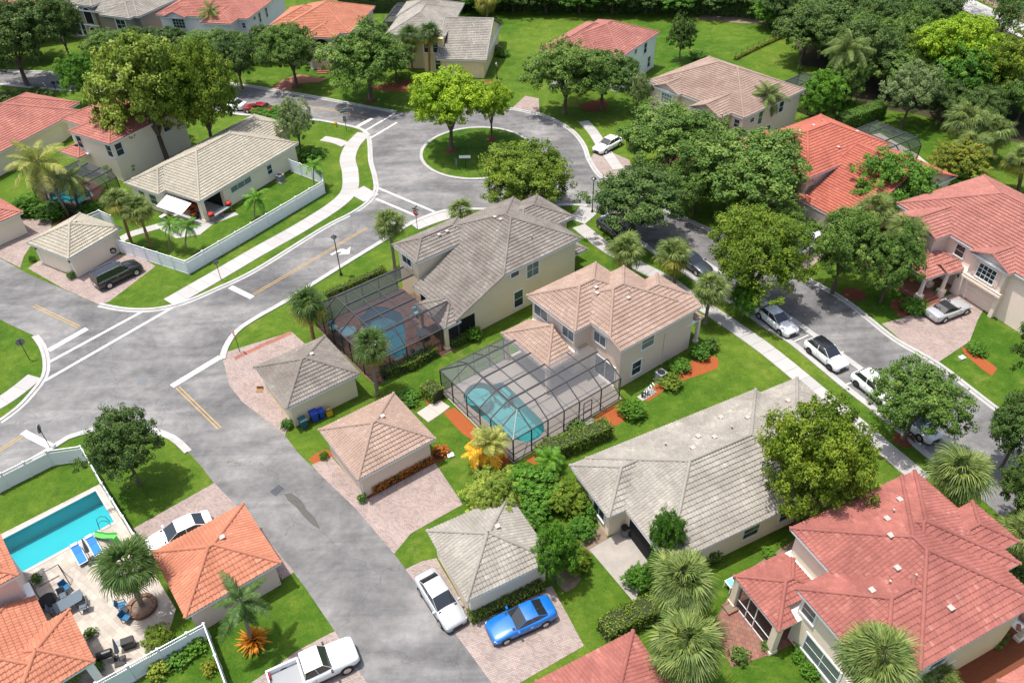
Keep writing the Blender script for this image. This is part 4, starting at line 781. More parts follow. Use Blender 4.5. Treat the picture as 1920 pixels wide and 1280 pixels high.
h = house('H15', 'house', 'pink two storey house with coral red roof at the top left', 'house', 'st_pink', 'tl_coral',
  [(rect(.4, .4, 15.5, 16.9), 0, 5.4), (rect(-2.3, 2.2, .8, 7.2), 0, 5.4)], [(0, 0, 16, 17.3, 5.5, 'hip'), (-2.7, 1.8, 6, 7.6, 5.45, 'hip'), (-.6, 11.4, 5, 15.6, 5.45, 'gx')], False)
window(h, 'W', 13.5, .35, 4.1, 2.2, 1.5, 'g', .16); window(h, 'W', 1.2, .4, 4.3, .6, .8, '2', .1); 
for x, z, h_ in ((3.0, 4.7, .5), (4.9, 4.2, 1.6), (7.7, 4.2, 1.6), (5.0, 1.5, .8), (9.0, 1.5, 1.0)): window(h, 'S', x, .4, z, .75, h_, '2', .1)
h = house('H16', 'house', 'dark taupe house with pale gray roof and white arched entry tower', 'house', 'st_taupe', 'tl_lgray',
  [(rect(-9, 0.3, 9.4, 12), 0, 5.4), (rect(-3.6, -.1, -.35, 3), 0, 6.3), (rect(2.6, -1.1, 8.5, 1), 0, 5.4)], [(-12, -.4, 9.8, 12.5, 5.5, 'hip'), (-3.95, -.5, 0, 3.3, 6.4, 'hip'), (2.2, -1.5, 8.9, 6, 5.46, 'hip')], False)
window(h, 'S', 6.2, -1.1, 4.1, 2.0, 1.7, '22', .2); window(h, 'S', -6.0, .3, 1.6, 1.1, 2.0, '2', .16); window(h, 'S', -4.6, .3, 1.6, .9, 2.0, '2', .16)
def arch(face, cx, wall, z0, w_, hgt):
    pts = [(cx + w_ / 2 * math.cos(t), z0 + hgt - w_ / 2 + w_ / 2 * math.sin(t)) for t in [math.pi * k / 12 for k in range(13)]] + [(cx - w_ / 2, z0), (cx + w_ / 2, z0)]
    fr = [(cx + (w_ / 2 + .15) * math.cos(t), z0 + hgt - w_ / 2 + (w_ / 2 + .15) * math.sin(t)) for t in [math.pi * k / 12 for k in range(13)]] + [(cx - w_ / 2 - .15, z0), (cx + w_ / 2 + .15, z0)]
    f3 = (lambda q, d: (q[0], wall - d, q[1])) if face == 'S' else (lambda q, d: (wall + d, q[0], q[1]))
    a = obj('arch_trim', MB().quad(*[f3(q, .03) for q in fr]), MT['white'], h); obj('arch_opening', MB().quad(*[f3(q, .05) for q in pts]), MT['dark'], a)
arch('S', -2.0, -.1, 3.2, 1.7, 2.7); arch('E', 1.4, -.35, 3.2, 1.5, 2.7); arch('S', -2.0, -.1, .1, 1.7, 2.4)
obj('band', MB().box(-3.75, -.2, 2.75, -.2, -.09, 2.95), MT['white'], h)
house(None, 'house', 'ivory house with coral roof mostly behind dark trees at the top left corner', 'house', 'st_ivory', 'tl_coral', [(rect(-16, .4, -.4, 10), 0, 5.4)], [(-16.4, 0, 0, 10.4, 5.5, 'hip'), (-8, -4, 8, 9, 5.45, 'hip')], False, True, 'white', A2(30, 20, 5.5), 25)
house(None, 'house', 'red tile garage roof cut by the bottom edge below the blue coupe', 'garage', 'st_beige', 'tl_red', [(rect(.4, -6.6, 6.7, -.4), 0, 2.65)], [(0, -7, 7.15, 0, 2.75, 'hip')], True, True, 'white', A2(1004, 1277, 2.75), 26.5)
house(None, 'house', 'coral roof corner at the bottom right edge of the view', 'house', 'st_beige', 'tl_coral', [(rect(.4, -9, 9, -.4), 0, 5.4)], [(0, -9.4, 9.4, 0, 5.5, 'hip')], True, True, 'white', A2(1868, 1276, 5.5), 24)
# ---- detached garages
def garage(px, th, wallm, roofm, label, size=(7.1, 6.75), doorface='W', z=2.75):
    O = A2(*px, z); w_, d_ = size
    h = house(None, 'garage', label, 'garage', wallm, roofm, [(rect(.42, -d_ + .42, w_ - .42, -.42), 0, z - .1)], [(0, -d_, w_, 0, z, 'hip')], True, True, 'white', O, th, 'detached two car garages')
    garage_door(h, 'W', -d_ / 2, .42, 4.8, 2.15, wallm)
    for y in (-.75, -d_ + .75): wall_lamp(h, .34, y, 2.1)
    rz = z + PITCH * min(w_, d_) / 2
    vents(h, [(w_ / 2 + .9, -d_ / 2 + .35, rz - .35)]); return h
garage((597.5, 805.9), 35.8, 'st_tan', 'tl_tan', 'detached garage with tan tile roof beside the paver drive')
garage((475.9, 689), 36.5, 'st_cream', 'tl_gray', 'detached garage with gray roof and trash bins along its wall')
garage((284.4, 1035.7), 36.8, 'st_rose', 'tl_orange', 'detached garage with orange tile roof beside the pool terrace', (6.9, 6.55))
garage((799.8, 995), 27.5, 'st_ivory', 'tl_lgray', 'detached garage with light gray roof between silver and blue cars', (6.75, 6.6))
garage((48.8, 455.6), 60.1, 'st_ivory', 'tl_cream', 'detached garage with cream roof beside the black SUV', (7.1, 7.1))
# ------------------------------------------------------------------ pools
def pool(poly, depth, plaster, water, label, coping='pooldeck', level=-0.12, cw=0.3):
    t = thing('swimming_pool', label, 'pool')
    mb = MB(); n = len(poly); mb.v += [(*p, 0.02) for p in poly] + [(*p, -depth) for p in poly]
    for i in range(n): mb.f.append((i, n + i, n + (i + 1) % n, (i + 1) % n))
    o = len(mb.v); mb.sheet(poly, -depth); obj('basin', mb, MT[plaster], t)
    obj('water', MB().sheet(poly, level), MT[water], t)
    cp = MB(); ln = poly + [poly[0]]; area = sum(ln[i][0] * ln[i + 1][1] - ln[i + 1][0] * ln[i][1] for i in range(n))
    pp = [poly[-1]] + poly + [poly[0], poly[1]]; sg = -1 if area > 0 else 1
    ol = offset_line(pp, sg * cw)[1:-1]; il = offset_line(pp, -sg * .03)[1:-1]
    for i in range(n): cp.add([(*il[i], .045), (*ol[i], .045), (*ol[i + 1], .045), (*il[i + 1], .045), (*il[i], -.02), (*il[i + 1], -.02), (*ol[i], .0), (*ol[i + 1], .0)], [(0, 1, 2, 3), (0, 3, 5, 4), (1, 6, 7, 2)])
    obj('coping', cp, MT[coping], t); return t
pl = pool(pool1, 1.5, 'plaster', 'water', 'freeform teal pool inside the cage of the tan house')
sp = smooth_line(LP('H1', [(-9.8 + 1.25 * math.cos(k * .5236), 7.75 + 1.15 * math.sin(k * .5236)) for k in range(12)]), 0.4, True)
obj('spa_wall', MB().prism(sp, -1.4, -.28), MT['plaster'], pl)
for k in range(3): obj('pool_step', MB().prism(LP('H1', [(-7.15 - .35 * k, 7.5), (-7.15 - .35 * k, 6.2), (-7.5 - .35 * k, 6.0), (-7.52 - .35 * k, 7.5)]), -1.4, -.3 - .28 * k), MT['plaster'], pl)
pool(pool2, 1.5, 'plaster3', 'waterd', 'blue gray pool inside the dark cage of the gray house', 'redband')
spa = smooth_line(LP('H2', [(-13.2 + 1.1 * math.cos(k * .5236), 8.6 + 1.0 * math.sin(k * .5236)) for k in range(12)]), 0.4, True)
t = thing('hot_tub', 'small round spa at the left end of the gray house pool', 'spa'); obj('spa_wall', MB().prism(spa, 0.02, .35), MT['redband'], t)
obj('water', MB().sheet(LP('H2', [(-13.2 + .9 * math.cos(k * .5236), 8.6 + .8 * math.sin(k * .5236)) for k in range(12)]), .36), MT['plaster3'], t)
p8 = pool(pool8, 1.5, 'plaster2', 'water2', 'bright turquoise rectangular pool beside the lower left lawn', 'concrete', -.1, .3)
pool(pool6, 1.2, 'plaster2', 'water2', 'small blue pool behind the coconut palm', 'concrete'); pool(pool10, 1.2, 'plaster2', 'water2', 'sliver of blue pool beside the far pool cage', 'concrete')

# ------------------------------------------------------------------ screened pool cages
def cage(key, label, xs, ys, ze, zt, inset, scr, skip=lambda x, y: False, sides='WSN', dw=.07, doors=()):
    """xs, ys: bay lines of the rectangle; walls on the given sides, sloped skirt, flat top"""
    O, th = FR[key]; root = thing('pool_cage', label, 'pool cage', (*O, 0), math.radians(th))
    x0, x1, y0, y1 = xs[0], xs[-1], ys[0], ys[-1]
    X = lambda v: min(max(v, x0 + inset), x1); Y = lambda v: min(max(v, y0 + inset), y1 - (inset if 'N' in sides else 0))
    def beam(nm, a, b, w_=None, mat='alu'): obj(nm, MB().bar(a, b, w_ or dw, (w_ or dw) * 1.3), MT[mat], root)
    def panel(*p): obj('screen_panel', MB().quad(*p), MT[scr], root)
    def run(pts, fixed, ax):
        P = (lambda v, z: (fixed, v, z)) if ax == 'y' else (lambda v, z: (v, fixed, z))
        for v in pts: beam('post', P(v, .02), P(v, ze))
        for a, b in zip(pts[:-1], pts[1:]):
            beam('eave_beam', P(a, ze), P(b, ze)); beam('mid_rail', P(a + .04, .85), P(b - .04, .85), .045); beam('base_rail', P(a + .04, .07), P(b - .04, .07), .05); panel(P(a, .1), P(b, .1), P(b, ze), P(a, ze))
    if 'W' in sides: run(ys, x0, 'y')
    if 'S' in sides: run(xs, y0, 'x')
    if 'N' in sides: run([x for x in xs if not skip(x - .3, y1 - .3)], y1, 'x')
    for a, b in zip(ys[:-1], ys[1:]):
        beam('ridge_beam', (X(x0), Y(a), zt), (X(x0), Y(b), zt)) if abs(Y(a) - Y(b)) > .1 else None
        panel((x0, a, ze), (x0, b, ze), (X(x0), Y(b), zt), (X(x0), Y(a), zt))
    for v in ys: beam('rafter', (x0, v, ze), (X(x0), Y(v), zt))
    for a, b in zip(xs[:-1], xs[1:]):
        if abs(X(a) - X(b)) > .1: beam('ridge_beam', (X(a), Y(y0), zt), (X(b), Y(y0), zt))
        panel((a, y0, ze), (b, y0, ze), (X(b), Y(y0), zt), (X(a), Y(y0), zt))
        if 'N' in sides and not skip(b - .3, y1 - .3):
            if abs(X(a) - X(b)) > .1: beam('ridge_beam', (X(a), Y(y1), zt), (X(b), Y(y1), zt))
            panel((b, y1, ze), (a, y1, ze), (X(a), Y(y1), zt), (X(b), Y(y1), zt)); beam('rafter', (a, y1, ze), (X(a), Y(y1), zt))
    for v in xs[1:]: beam('rafter', (v, y0, ze), (X(v), Y(y0), zt))
    tx = sorted(set([X(v) for v in xs])); ty = sorted(set([Y(v) for v in ys]))
    for i in range(len(tx) - 1):
        for j in range(len(ty) - 1):
            cx, cy = (tx[i] + tx[i + 1]) / 2, (ty[j] + ty[j + 1]) / 2
            if skip(cx, cy): continue
            panel((tx[i], ty[j], zt), (tx[i + 1], ty[j], zt), (tx[i + 1], ty[j + 1], zt), (tx[i], ty[j + 1], zt))
            if i: beam('purlin', (tx[i], ty[j], zt), (tx[i], ty[j + 1], zt), dw * .8)
            if j: beam('cross_beam', (tx[i], ty[j], zt), (tx[i + 1], ty[j], zt), dw * 1.4)
    for a, ax in doors:
        m = MB()
        if ax == 'x':
            for q in (a, a + .9): m.bar((q, y0 - .03, .05), (q, y0 - .03, 2.1), .06)
            for z in (.1, 1.0, 2.08): m.bar((a, y0 - .03, z), (a + .9, y0 - .03, z), .055)
        obj('door_frame', m, MT['alu'], root)
    return root
cage('H1', 'large pool cage of dark beams and pale screen beside the tan house', [-12.1, -10.2, -8.45, -6.7, -5.0, -2.5, -.25], [-.65, 1.05, 2.43, 4.04, 6.0, 8.23, 10.1], 2.6, 3.6, 1.8, 'screen', lambda x, y: x > -5.2 and y > 3.6, 'WSN', .075, [(-4.5, 'x')])
cage('H2', 'dark pool cage with black beams beside the gray roofed house', [-15.0, -13.2, -11.35, -9.45, -7.5, -5.35], [.3, 2.25, 4.5, 6.1, 7.9, 9.7, 11.55], 2.6, 3.9, 1.8, 'screend', lambda x, y: (x > -7.6 and y < 7.3) or x > -5.4, 'WSN', .085)
cage('H10', 'far pool cage with black screen roof beside the flame red roof', [2.4, 4.5, 6.6, 8.7], [.9, 3.4, 6.0, 8.6], 2.6, 3.4, .9, 'screend', lambda x, y: False, 'WSN', .09)
FR['E6'] = ((-50.5, 88.5), 59.3); cage('E6', 'dark pool cage in front of the coral roofed house', [-4.0, -1.5, 1.0, 2.6], [0, 2.5, 5, 7.5], 2.5, 3.2, .8, 'screend', lambda x, y: False, 'WSN', .08)
FR['E13'] = ((-21.5, 146.0), -8); cage('E13', 'dark pool cage between the orange and yellow houses at the top', [0, 3, 6, 9], [0, 3, 6, 9], 2.7, 3.5, .9, 'screend', lambda x, y: False, 'WSN', .1)
FR['E11'] = ((45.5, 106.5), 39.3); cage('E11', 'low black pool cage roof behind the brown roofed house', [0, 3, 6], [0, 3, 6, 9], 2.6, 3.2, .8, 'screend', lambda x, y: False, 'WSN', .1)

# ------------------------------------------------------------------ white vinyl fences
def fence(px, label, h=1.8, bay=2.2):
    pts = [at(*p, h) for p in px]; root = thing('fence', label, 'fence', (pts[0].x, pts[0].y, 0)); o = Vector((pts[0].x, pts[0].y, 0))
    posts = []
    for a, b in zip(pts[:-1], pts[1:]):
        a, b = a - o, b - o; a.z = b.z = 0; n = max(1, round((b - a).length / bay)); d = (b - a) / n; ang = math.atan2(d.y, d.x); Ld = d.length
        for k in range(n):
            p = a + d * k; posts.append(p); m = Matrix.Rotation(ang, 4, 'Z'); m.translation = p
            obj('panel', MB().box(.07, -.02, .08, Ld - .07, .02, h - .38), MT['vinyl'], root, mat4=m)
            la = MB()
            q = int(Ld / .13)
            for i in range(q): x = .08 + (Ld - .16) * i / q; la.box(x, -.012, h - .33, x + .04, .012, h - .07)
            stuff(obj('lattice', la, MT['vinyl'], root, mat4=m))
            for za, zb in ((h - .07, h - .01), (h - .39, h - .33), (.03, .13)): obj('rail', MB().box(.06, -.035, za, Ld - .06, .035, zb), MT['vinyl'], root, mat4=m)
        last = b
    posts.append(last)
    pm = MB().box(-.065, -.065, 0, .065, .065, h + .03).box(-.085, -.085, h + .03, .085, .085, h + .055).add([(-.08, -.08, h + .055), (.08, -.08, h + .055), (.08, .08, h + .055), (-.08, .08, h + .055), (0, 0, h + .11)], [(0, 1, 4), (1, 2, 4), (2, 3, 4), (3, 0, 4)]).mesh('post', MT['vinyl'])
    for p in posts: put('post', pm, root, loc=p)
    return root
fence([(219, 449), (346, 489), (470, 418), (605, 339), (603, 322), (542, 299)], 'long white vinyl fence with lattice top beside the curving sidewalk')
fence([(-20, 898), (0, 887), (85, 845), (150, 836), (190, 905), (250, 1000)], 'white vinyl fence around the lower left lawn and pool')
fence([(178, 1280), (349, 1186), (381, 1169), (425, 1290)], 'white vinyl fence in front of the lower left planting bed')
fence([(150, 408), (185, 394), (207, 404)], 'short pale fence behind the cream roofed garage')

# ------------------------------------------------------------------ vehicles
def car(px, heading, label, paint, kind='sedan', roofm=None, rim='rim', z=0.02, dims=None, name=None, cat='car'):
    """heading: compass of the nose in degrees, world frame; px = centre of the footprint"""
    Ld, W, H = dims or {'sedan': (4.85, 1.84, 1.46), 'coupe': (4.80, 1.90, 1.36), 'suv': (5.15, 2.02, 1.88), 'cross': (4.35, 1.80, 1.58), 'conv': (4.78, 1.92, 1.38), 'truck': (5.7, 2.03, 1.92)}[kind]
    p = at(*px, 0.5) if len(px) == 2 else Vector(px)
    root = thing(name or {'suv': 'suv', 'truck': 'pickup_truck'}.get(kind, 'car'), label, cat, (p.x, p.y, z), math.radians(heading))
    hl = Ld / 2; hw = W / 2
    P = {'sedan': dict(belt=.62, hood=(.50, .66), xa=.22, xr=.02, xe=-.24, xc=-.40, deck=.66), 'coupe': dict(belt=.64, hood=(.48, .68), xa=.16, xr=-.03, xe=-.20, xc=-.40, deck=.72),
         'conv': dict(belt=.64, hood=(.48, .68), xa=.14, xr=-.04, xe=-.20, xc=-.34, deck=.70), 'suv': dict(belt=.60, hood=(.52, .64), xa=.22, xr=.08, xe=-.46, xc=-.492, deck=.60),
         'cross': dict(belt=.60, hood=(.48, .64), xa=.24, xr=.05, xe=-.34, xc=-.475, deck=.62), 'truck': dict(belt=.60, hood=(.56, .66), xa=.20, xr=.09, xe=-.10, xc=-.135, deck=.60)}[kind]
    gc = .18 * H if kind in ('suv', 'truck') else .14 * H
    bz = P['belt'] * H; st = []
    def S(x, top, w_): st.append((x * Ld, top, w_ * hw))
    S(.5, P['hood'][0] * H * .86, .74); S(.487, P['hood'][0] * H * .98, .86); S(.455, P['hood'][0] * H * 1.05, .95); S(.36, (P['hood'][0] + P['hood'][1]) / 2 * H * 1.02, .995); S(P['xa'] + .03, P['hood'][1] * H, 1.0)
    S(P['xa'] - .04, bz * 1.06, 1.0); S(0, bz * 1.04, 1.0); S(-.2, bz * 1.05, 1.0)
    if kind == 'truck': S(-.14, bz * 1.05, 1.0); st = st[:-2] + [st[-1]]
    if kind in ('suv', 'cross'): S(-.40, bz * 1.06, .99); S(-.47, bz * 1.05, .95); S(-.492, bz, .90); S(-.5, bz * .92, .84)
    elif kind == 'truck': pass
    else: S(P['xc'] + .04, P['deck'] * H * 1.01, .99); S(-.45, P['deck'] * H, .95); S(-.485, P['deck'] * H * .97, .88); S(-.5, P['deck'] * H * .9, .80)
    def section(x, top, w_):
        b = gc if abs(x) < .42 * Ld else gc * 1.35
        return [(x, -w_ * .90, b), (x, -w_ * .985, b + (top - b) * .22), (x, -w_, b + (top - b) * .55), (x, -w_ * .965, top - (top - b) * .14), (x, -w_ * .86, top - .01), (x, -w_ * .45, top + .018), (x, 0, top + .026),
                (x, w_ * .45, top + .018), (x, w_ * .86, top - .01), (x, w_ * .965, top - (top - b) * .14), (x, w_, b + (top - b) * .55), (x, w_ * .985, b + (top - b) * .22), (x, w_ * .90, b)]
    body = MB(); secs = [section(*s) for s in st]; m = len(secs[0])
    for s in secs: body.v += s
    for i in range(len(secs) - 1):
        for k in range(m): k2 = (k + 1) % m; body.f.append((i * m + k, (i + 1) * m + k, (i + 1) * m + k2, i * m + k2))
    body.f.append(tuple(range(m))); e = (len(secs) - 1) * m; body.f.append(tuple(e + k for k in range(m - 1, -1, -1)))
    bo = obj('body', body, MT[paint], root, True)
    es = bo.modifiers.new('edges', 'EDGE_SPLIT'); es.split_angle = math.radians(50)
    # greenhouse
    xa, xr, xe, xc = (P[k] * Ld for k in ('xa', 'xr', 'xe', 'xc')); wb, wr = hw * .90, hw * .70; zb, zr = bz * 1.0, H
    if kind in ('suv', 'truck'): wr = hw * .76
    A = [(xa, wb * .93), (xr, wr), (xe, wr), (xc, wb * (.84 if kind not in ('suv', 'truck') else .94))]; Z = [zb, zr - .03, zr - .035, zb + (.03 if kind != 'suv' else 0)]
    gh = MB()
    v = [(A[0][0], -A[0][1], Z[0]), (A[1][0], -A[1][1], Z[1]), (A[2][0], -A[2][1], Z[2]), (A[3][0], -A[3][1], Z[3]), (A[0][0], A[0][1], Z[0]), (A[1][0], A[1][1], Z[1]), (A[2][0], A[2][1], Z[2]), (A[3][0], A[3][1], Z[3])]
    gh.add(v, [(0, 4, 5, 1), (3, 2, 6, 7), (0, 1, 2, 3), (4, 7, 6, 5), (1, 5, 6, 2), (0, 3, 7, 4)])
    obj('cabin', gh, MT[paint if kind != 'conv' else roofm], root)
    rf = MB(); nx, ny = 6, 6   # crowned roof skin
    for i in range(nx + 1):
        for j in range(ny + 1):
            s, t2 = i / nx, j / ny * 2 - 1; x = xr + .05 + (xe - xr - .1) * s; y = t2 * (wr + .01)
            rf.v.append((x, y, zr - .03 + .05 * (1 - t2 ** 4) * (0.6 + .4 * math.sin(math.pi * s)) - .012 * abs(2 * s - 1) ** 3))
    for i in range(nx):
        for j in range(ny): a = i * (ny + 1) + j; rf.f.append((a, a + ny + 1, a + ny + 2, a + 1))
    obj('roof', rf, MT[roofm or paint], root, True)
    def pane(nm, q, mat='cglass', inset=.10, out=.012):
        q = [Vector(p) for p in q]; c = sum(q, Vector()) / len(q); nrm = (q[1] - q[0]).cross(q[2] - q[0]).normalized()
        if nrm.dot(c - Vector((0, 0, H * .5))) < 0: nrm = -nrm
        q2 = [p + (c - p) * inset + nrm * out for p in q]; obj(nm, MB().quad(*q2), MT[mat], root)
    pane('windshield', [v[0], v[4], v[5], v[1]], 'cglass', .035); pane('rear_window', [v[3], v[2], v[6], v[7]], 'cglass', .08)
    for o in (0, 4):
        a0, a1, a2, a3 = (Vector(v[o + k]) for k in range(4)); mt_, mb_ = a1.lerp(a2, .45), a0.lerp(a3, .50)
        pane('side_window', [a0, mb_, mt_, a1], 'cglass', .055); pane('side_window', [mb_, a3, a2, mt_], 'cglass', .07)
    # wheels
    rw = {'suv': .39, 'truck': .41}.get(kind, .335); wx = (.315 * Ld, -.295 * Ld) if kind != 'truck' else (.33 * Ld, -.31 * Ld)
    tm = MB().lathe([(rw * .62, -.11), (rw * .93, -.11), (rw, -.07), (rw, .07), (rw * .93, .11), (rw * .62, .11)], 18).mesh('tyre', MT['tyre'], False)
    rm = MB().lathe([(rw * .63, -.09), (rw * .66, .114), (rw * .60, .124), (rw * .5, .118), (rw * .16, .128), (rw * .05, .13)], 10).mesh('rim', MT[rim], False)
    am = MB().lathe([(rw * 1.16, -.03), (rw * 1.16, .0)], 18).mesh('wheel_arch', MT['black'], False)
    for x in wx:
        for s in (-1, 1):
            w_ = put('wheel', tm, root, loc=(x, s * (hw - .085), rw), rot=(-s * math.pi / 2, 0, 0)); put('rim', rm, w_)
            put('wheel_arch', am, root, loc=(x, s * (hw + .004), rw + .02), rot=(-s * math.pi / 2, 0, 0))
    hz = P['hood'][0] * H * .84
    for s in (-1, 1):
        obj('headlight', MB().add([(hl * .985, s * hw * .50, hz - .04), (hl * .93, s * hw * .93, hz), (hl * .90, s * hw * .95, hz + .10), (hl * .965, s * hw * .56, hz + .09)], [(0, 1, 2, 3)]).box(hl * .93, min(s * hw * .55, s * hw * .86), hz - .03, hl * .965, max(s * hw * .55, s * hw * .86), hz + .09), MT['lamp'], root)
        tz = (P['deck'] * H * .80) if kind != 'truck' else .95
        obj('taillight', MB().box(-hl * .992, min(s * hw * .45, s * hw * .84), tz - .06, -hl * .93, max(s * hw * .45, s * hw * .84), tz + .07), MT['tail'], root)
        obj('mirror', MB().box(xa - .22, min(s * (hw - .05), s * (hw + .16)), bz * 1.02, xa - .08, max(s * (hw - .05), s * (hw + .16)), bz * 1.02 + .14), MT[paint if kind != 'truck' else 'black'], root)
        obj('door_seam', MB().box(-.02 * Ld, s * (hw + .0005) - .004, gc + .15, -.02 * Ld + .012, s * (hw + .0005) + .004, bz * .93), MT['black'], root)
        obj('door_handle', MB().box(-.10 * Ld, s * (hw + .006) - .012, bz * .84, -.06 * Ld, s * (hw + .006) + .012, bz * .87), MT['rim'], root)
        obj('hood_seam', MB().bar((P['xa'] * Ld + .16, s * hw * .80, P['hood'][1] * H + .006), (.44 * Ld, s * hw * .70, P['hood'][0] * H * 1.05 + .008), .012, .012), MT['black'], root)
        obj('sill', MB().box(-.25 * Ld, s * (hw * .985) - .012, gc - .02, .26 * Ld, s * (hw * .985) + .012, gc + .09), MT['black'], root)
    obj('grille', MB().box(hl * .955, -hw * .42, gc + .10, hl * 1.002, hw * .42, hz - .08), MT['black'], root); obj('front_bumper', MB().box(hl * .93, -hw * .80, gc - .02, hl * 1.0, hw * .80, gc + .09), MT['black'], root); obj('rear_bumper', MB().box(-hl * .998, -hw * .78, gc, -hl * .94, hw * .78, gc + .16), MT['black'], root)
    obj('wiper_cowl', MB().box(xa - .02, -hw * .78, bz * 1.045, xa + .14, hw * .78, bz * 1.075), MT['black'], root)
    obj('number_plate', MB().box(-hl * 1.004, -.17, gc + .28, -hl * .99, .17, gc + .38), MT['white'], root)
    if kind == 'truck':
        bed = MB(); x0, x1 = -hl, xc - .02; zt = bz * 1.03
        bed.box(x0, -hw * .99, gc + .1, x1, -hw * .86, zt); bed.box(x0, hw * .86, gc + .1, x1, hw * .99, zt); bed.box(x0, -hw * .86, gc + .1, x0 + .09, hw * .86, zt - .01); bed.box(x1 - .08, -hw * .86, gc + .1, x1, hw * .86, zt - .012)
        obj('bed', bed, MT[paint], root); obj('bed_floor', MB().box(x0 + .09, -hw * .86, gc + .1, x1 - .08, hw * .86, zt - .45), MT['grey'], root)
    if kind == 'suv':
        for s in (-1, 1): obj('roof_rail', MB().box(xe + .2, s * wr * .93 - .02, zr + .0, xr - .2, s * wr * .93 + .02, zr + .06), MT['rim'], root)
        obj('window_trim', MB().box(xc + .1, -hw * .958, bz * .975, xa - .1, -hw * .925, bz * 1.0).box(xc + .1, hw * .925, bz * .975, xa - .1, hw * .958, bz * 1.0), MT['rim'], root)
    return root
def head(a, b):
    p, q = at(*a), at(*b); return math.degrees(math.atan2(q.y - p.y, q.x - p.x))
car((221, 516), head((180, 540), (262, 500)), 'black SUV parked on the paver pad beside the cream garage', 'cblack', 'suv', 'cblack')
car((826, 1124), head((797, 1085), (856, 1175)), 'silver sedan parked along the street edge by the light gray garage', 'csilver', 'sedan')
car((977, 1162), head((1035, 1135), (920, 1185)), 'bright blue coupe parked on the paver drive', 'cblue', 'coupe')
car((338, 1000), head((392, 975), (285, 1025)), 'white sedan half hidden behind the orange tile garage roof', 'cwhite', 'sedan')
car((590, 1255), head((520, 1290), (655, 1228)), 'white pickup truck cut by the bottom edge', 'cwhite', 'truck', cat='truck')
hd = head((1440, 585), (1570, 690))
car((1455, 600), hd, 'white sedan parked furthest up the right street, below the big tree', 'cwhite', 'sedan')
car((1549, 665), hd, 'white crossover with black roof parked on the right street', 'cwhite', 'cross', 'cblack', 'rimb')
car((1640, 728), hd, 'white hatchback parked behind the small street tree', 'cwhite', 'cross', None, 'rimb')
car((1712, 790), hd, 'white car almost hidden under the small street tree', 'cwhite', 'sedan')
car((1778, 581), head((1742, 594), (1815, 566)), 'silver convertible with black soft top on the paver drive', 'csilver', 'conv', 'soft')
car((1298, 492), head((1270, 475), (1320, 508)), 'dark gray car parked between the palms and street tree', 'cgrey', 'sedan')
car((1500, 428), head((1470, 440), (1540, 410)), 'black pickup parked at the flame red house garage', 'cblack', 'truck', cat='truck')
car((1517, 458), head((1500, 470), (1540, 445)), 'white pickup parked beside the black pickup', 'cwhite', 'truck', cat='truck')
car((1140, 272), head((1160, 262), (1126, 280)), 'small white car on the drive beyond the roundabout', 'cwhite', 'sedan')
car((486, 205), head((500, 207), (470, 203)), 'dark red car parked on the top left street', 'cred', 'sedan')
car((433, 197), head((450, 199), (415, 195)), 'white sedan under the trees on the top left street', 'cwhite', 'sedan')
car((1150, 430), head((1130, 415), (1170, 445)), 'black car in the shade at the start of the right street', 'cblack', 'sedan')
# ------------------------------------------------------------------ vegetation
def unit(a): return a / np.maximum(1e-9, np.linalg.norm(a, axis=1, keepdims=True))
def leaves(P, Nn, ln, wd, mat, name='crown', rg=None, tone=None):
    n = len(P); t = unit(np.cross(Nn, rg.normal(size=(n, 3)))); b = np.cross(Nn, t)
    l = ln * rg.uniform(.7, 1.3, (n, 1)) / 2; w_ = wd * rg.uniform(.7, 1.3, (n, 1)) / 2
    V = np.stack([P - t * l, P + b * w_ - Nn * l * .15, P + t * l, P - b * w_ - Nn * l * .15], 1).reshape(-1, 3)
    return np_mesh(name, V, np.arange(4 * n).reshape(-1, 4), mat, rg.random(n) if tone is None else np.clip(.6 * tone + .4 * rg.random(n), 0, 1))
def crown_mesh(seed, mat, R=5.0, zc=6.0, rz=3.0, lobes=16, twigs=22, per=42, leaf=.34, flat=0.0, lobe_r=.42, gap=.0):
    rg = np.random.default_rng(seed); P = []; Nn = []; TT = []
    for i in range(lobes):
        lt = rg.uniform(-.22, .22)
        ph = math.acos(1 - 1.65 * (i + .5) / lobes); th = i * 2.39996 + rg.uniform(-.4, .4)
        rr = rg.uniform(.44, .80); c = np.array([math.sin(ph) * math.cos(th) * rr * R, math.sin(ph) * math.sin(th) * rr * R, math.cos(ph) * rr * rz])
        lr = R * lobe_r * rg.uniform(.75, 1.2)
        for k in range(twigs):
            d = rg.normal(size=3); d[2] += .35; d /= np.linalg.norm(d)
            tc = c + d * lr * np.array([1, 1, .72 * rz / R + .2]) * (rg.uniform(.72, 1.02) if rg.random() > .14 else rg.uniform(1.05, 1.32)); tr = R * .105 * rg.uniform(.55, 1.35)
            if tc[2] < -rz * .62: continue
            q = rg.normal(size=(per, 3)); q = unit(q) * (rg.random((per, 1)) ** .4) * tr * np.array([1, 1, .7]); pp = tc + q
            TT.append(np.full(per, np.clip(rg.random() + lt, 0, 1))); P.append(pp); Nn.append(unit(q / tr * .7 + d * .5 + np.array([0, 0, .55]) + rg.normal(size=(per, 3)) * .45))
    P = np.concatenate(P); P[:, 2] += zc; return leaves(P, np.concatenate(Nn), leaf, leaf * .62, mat, 'crown', rg, np.concatenate(TT))
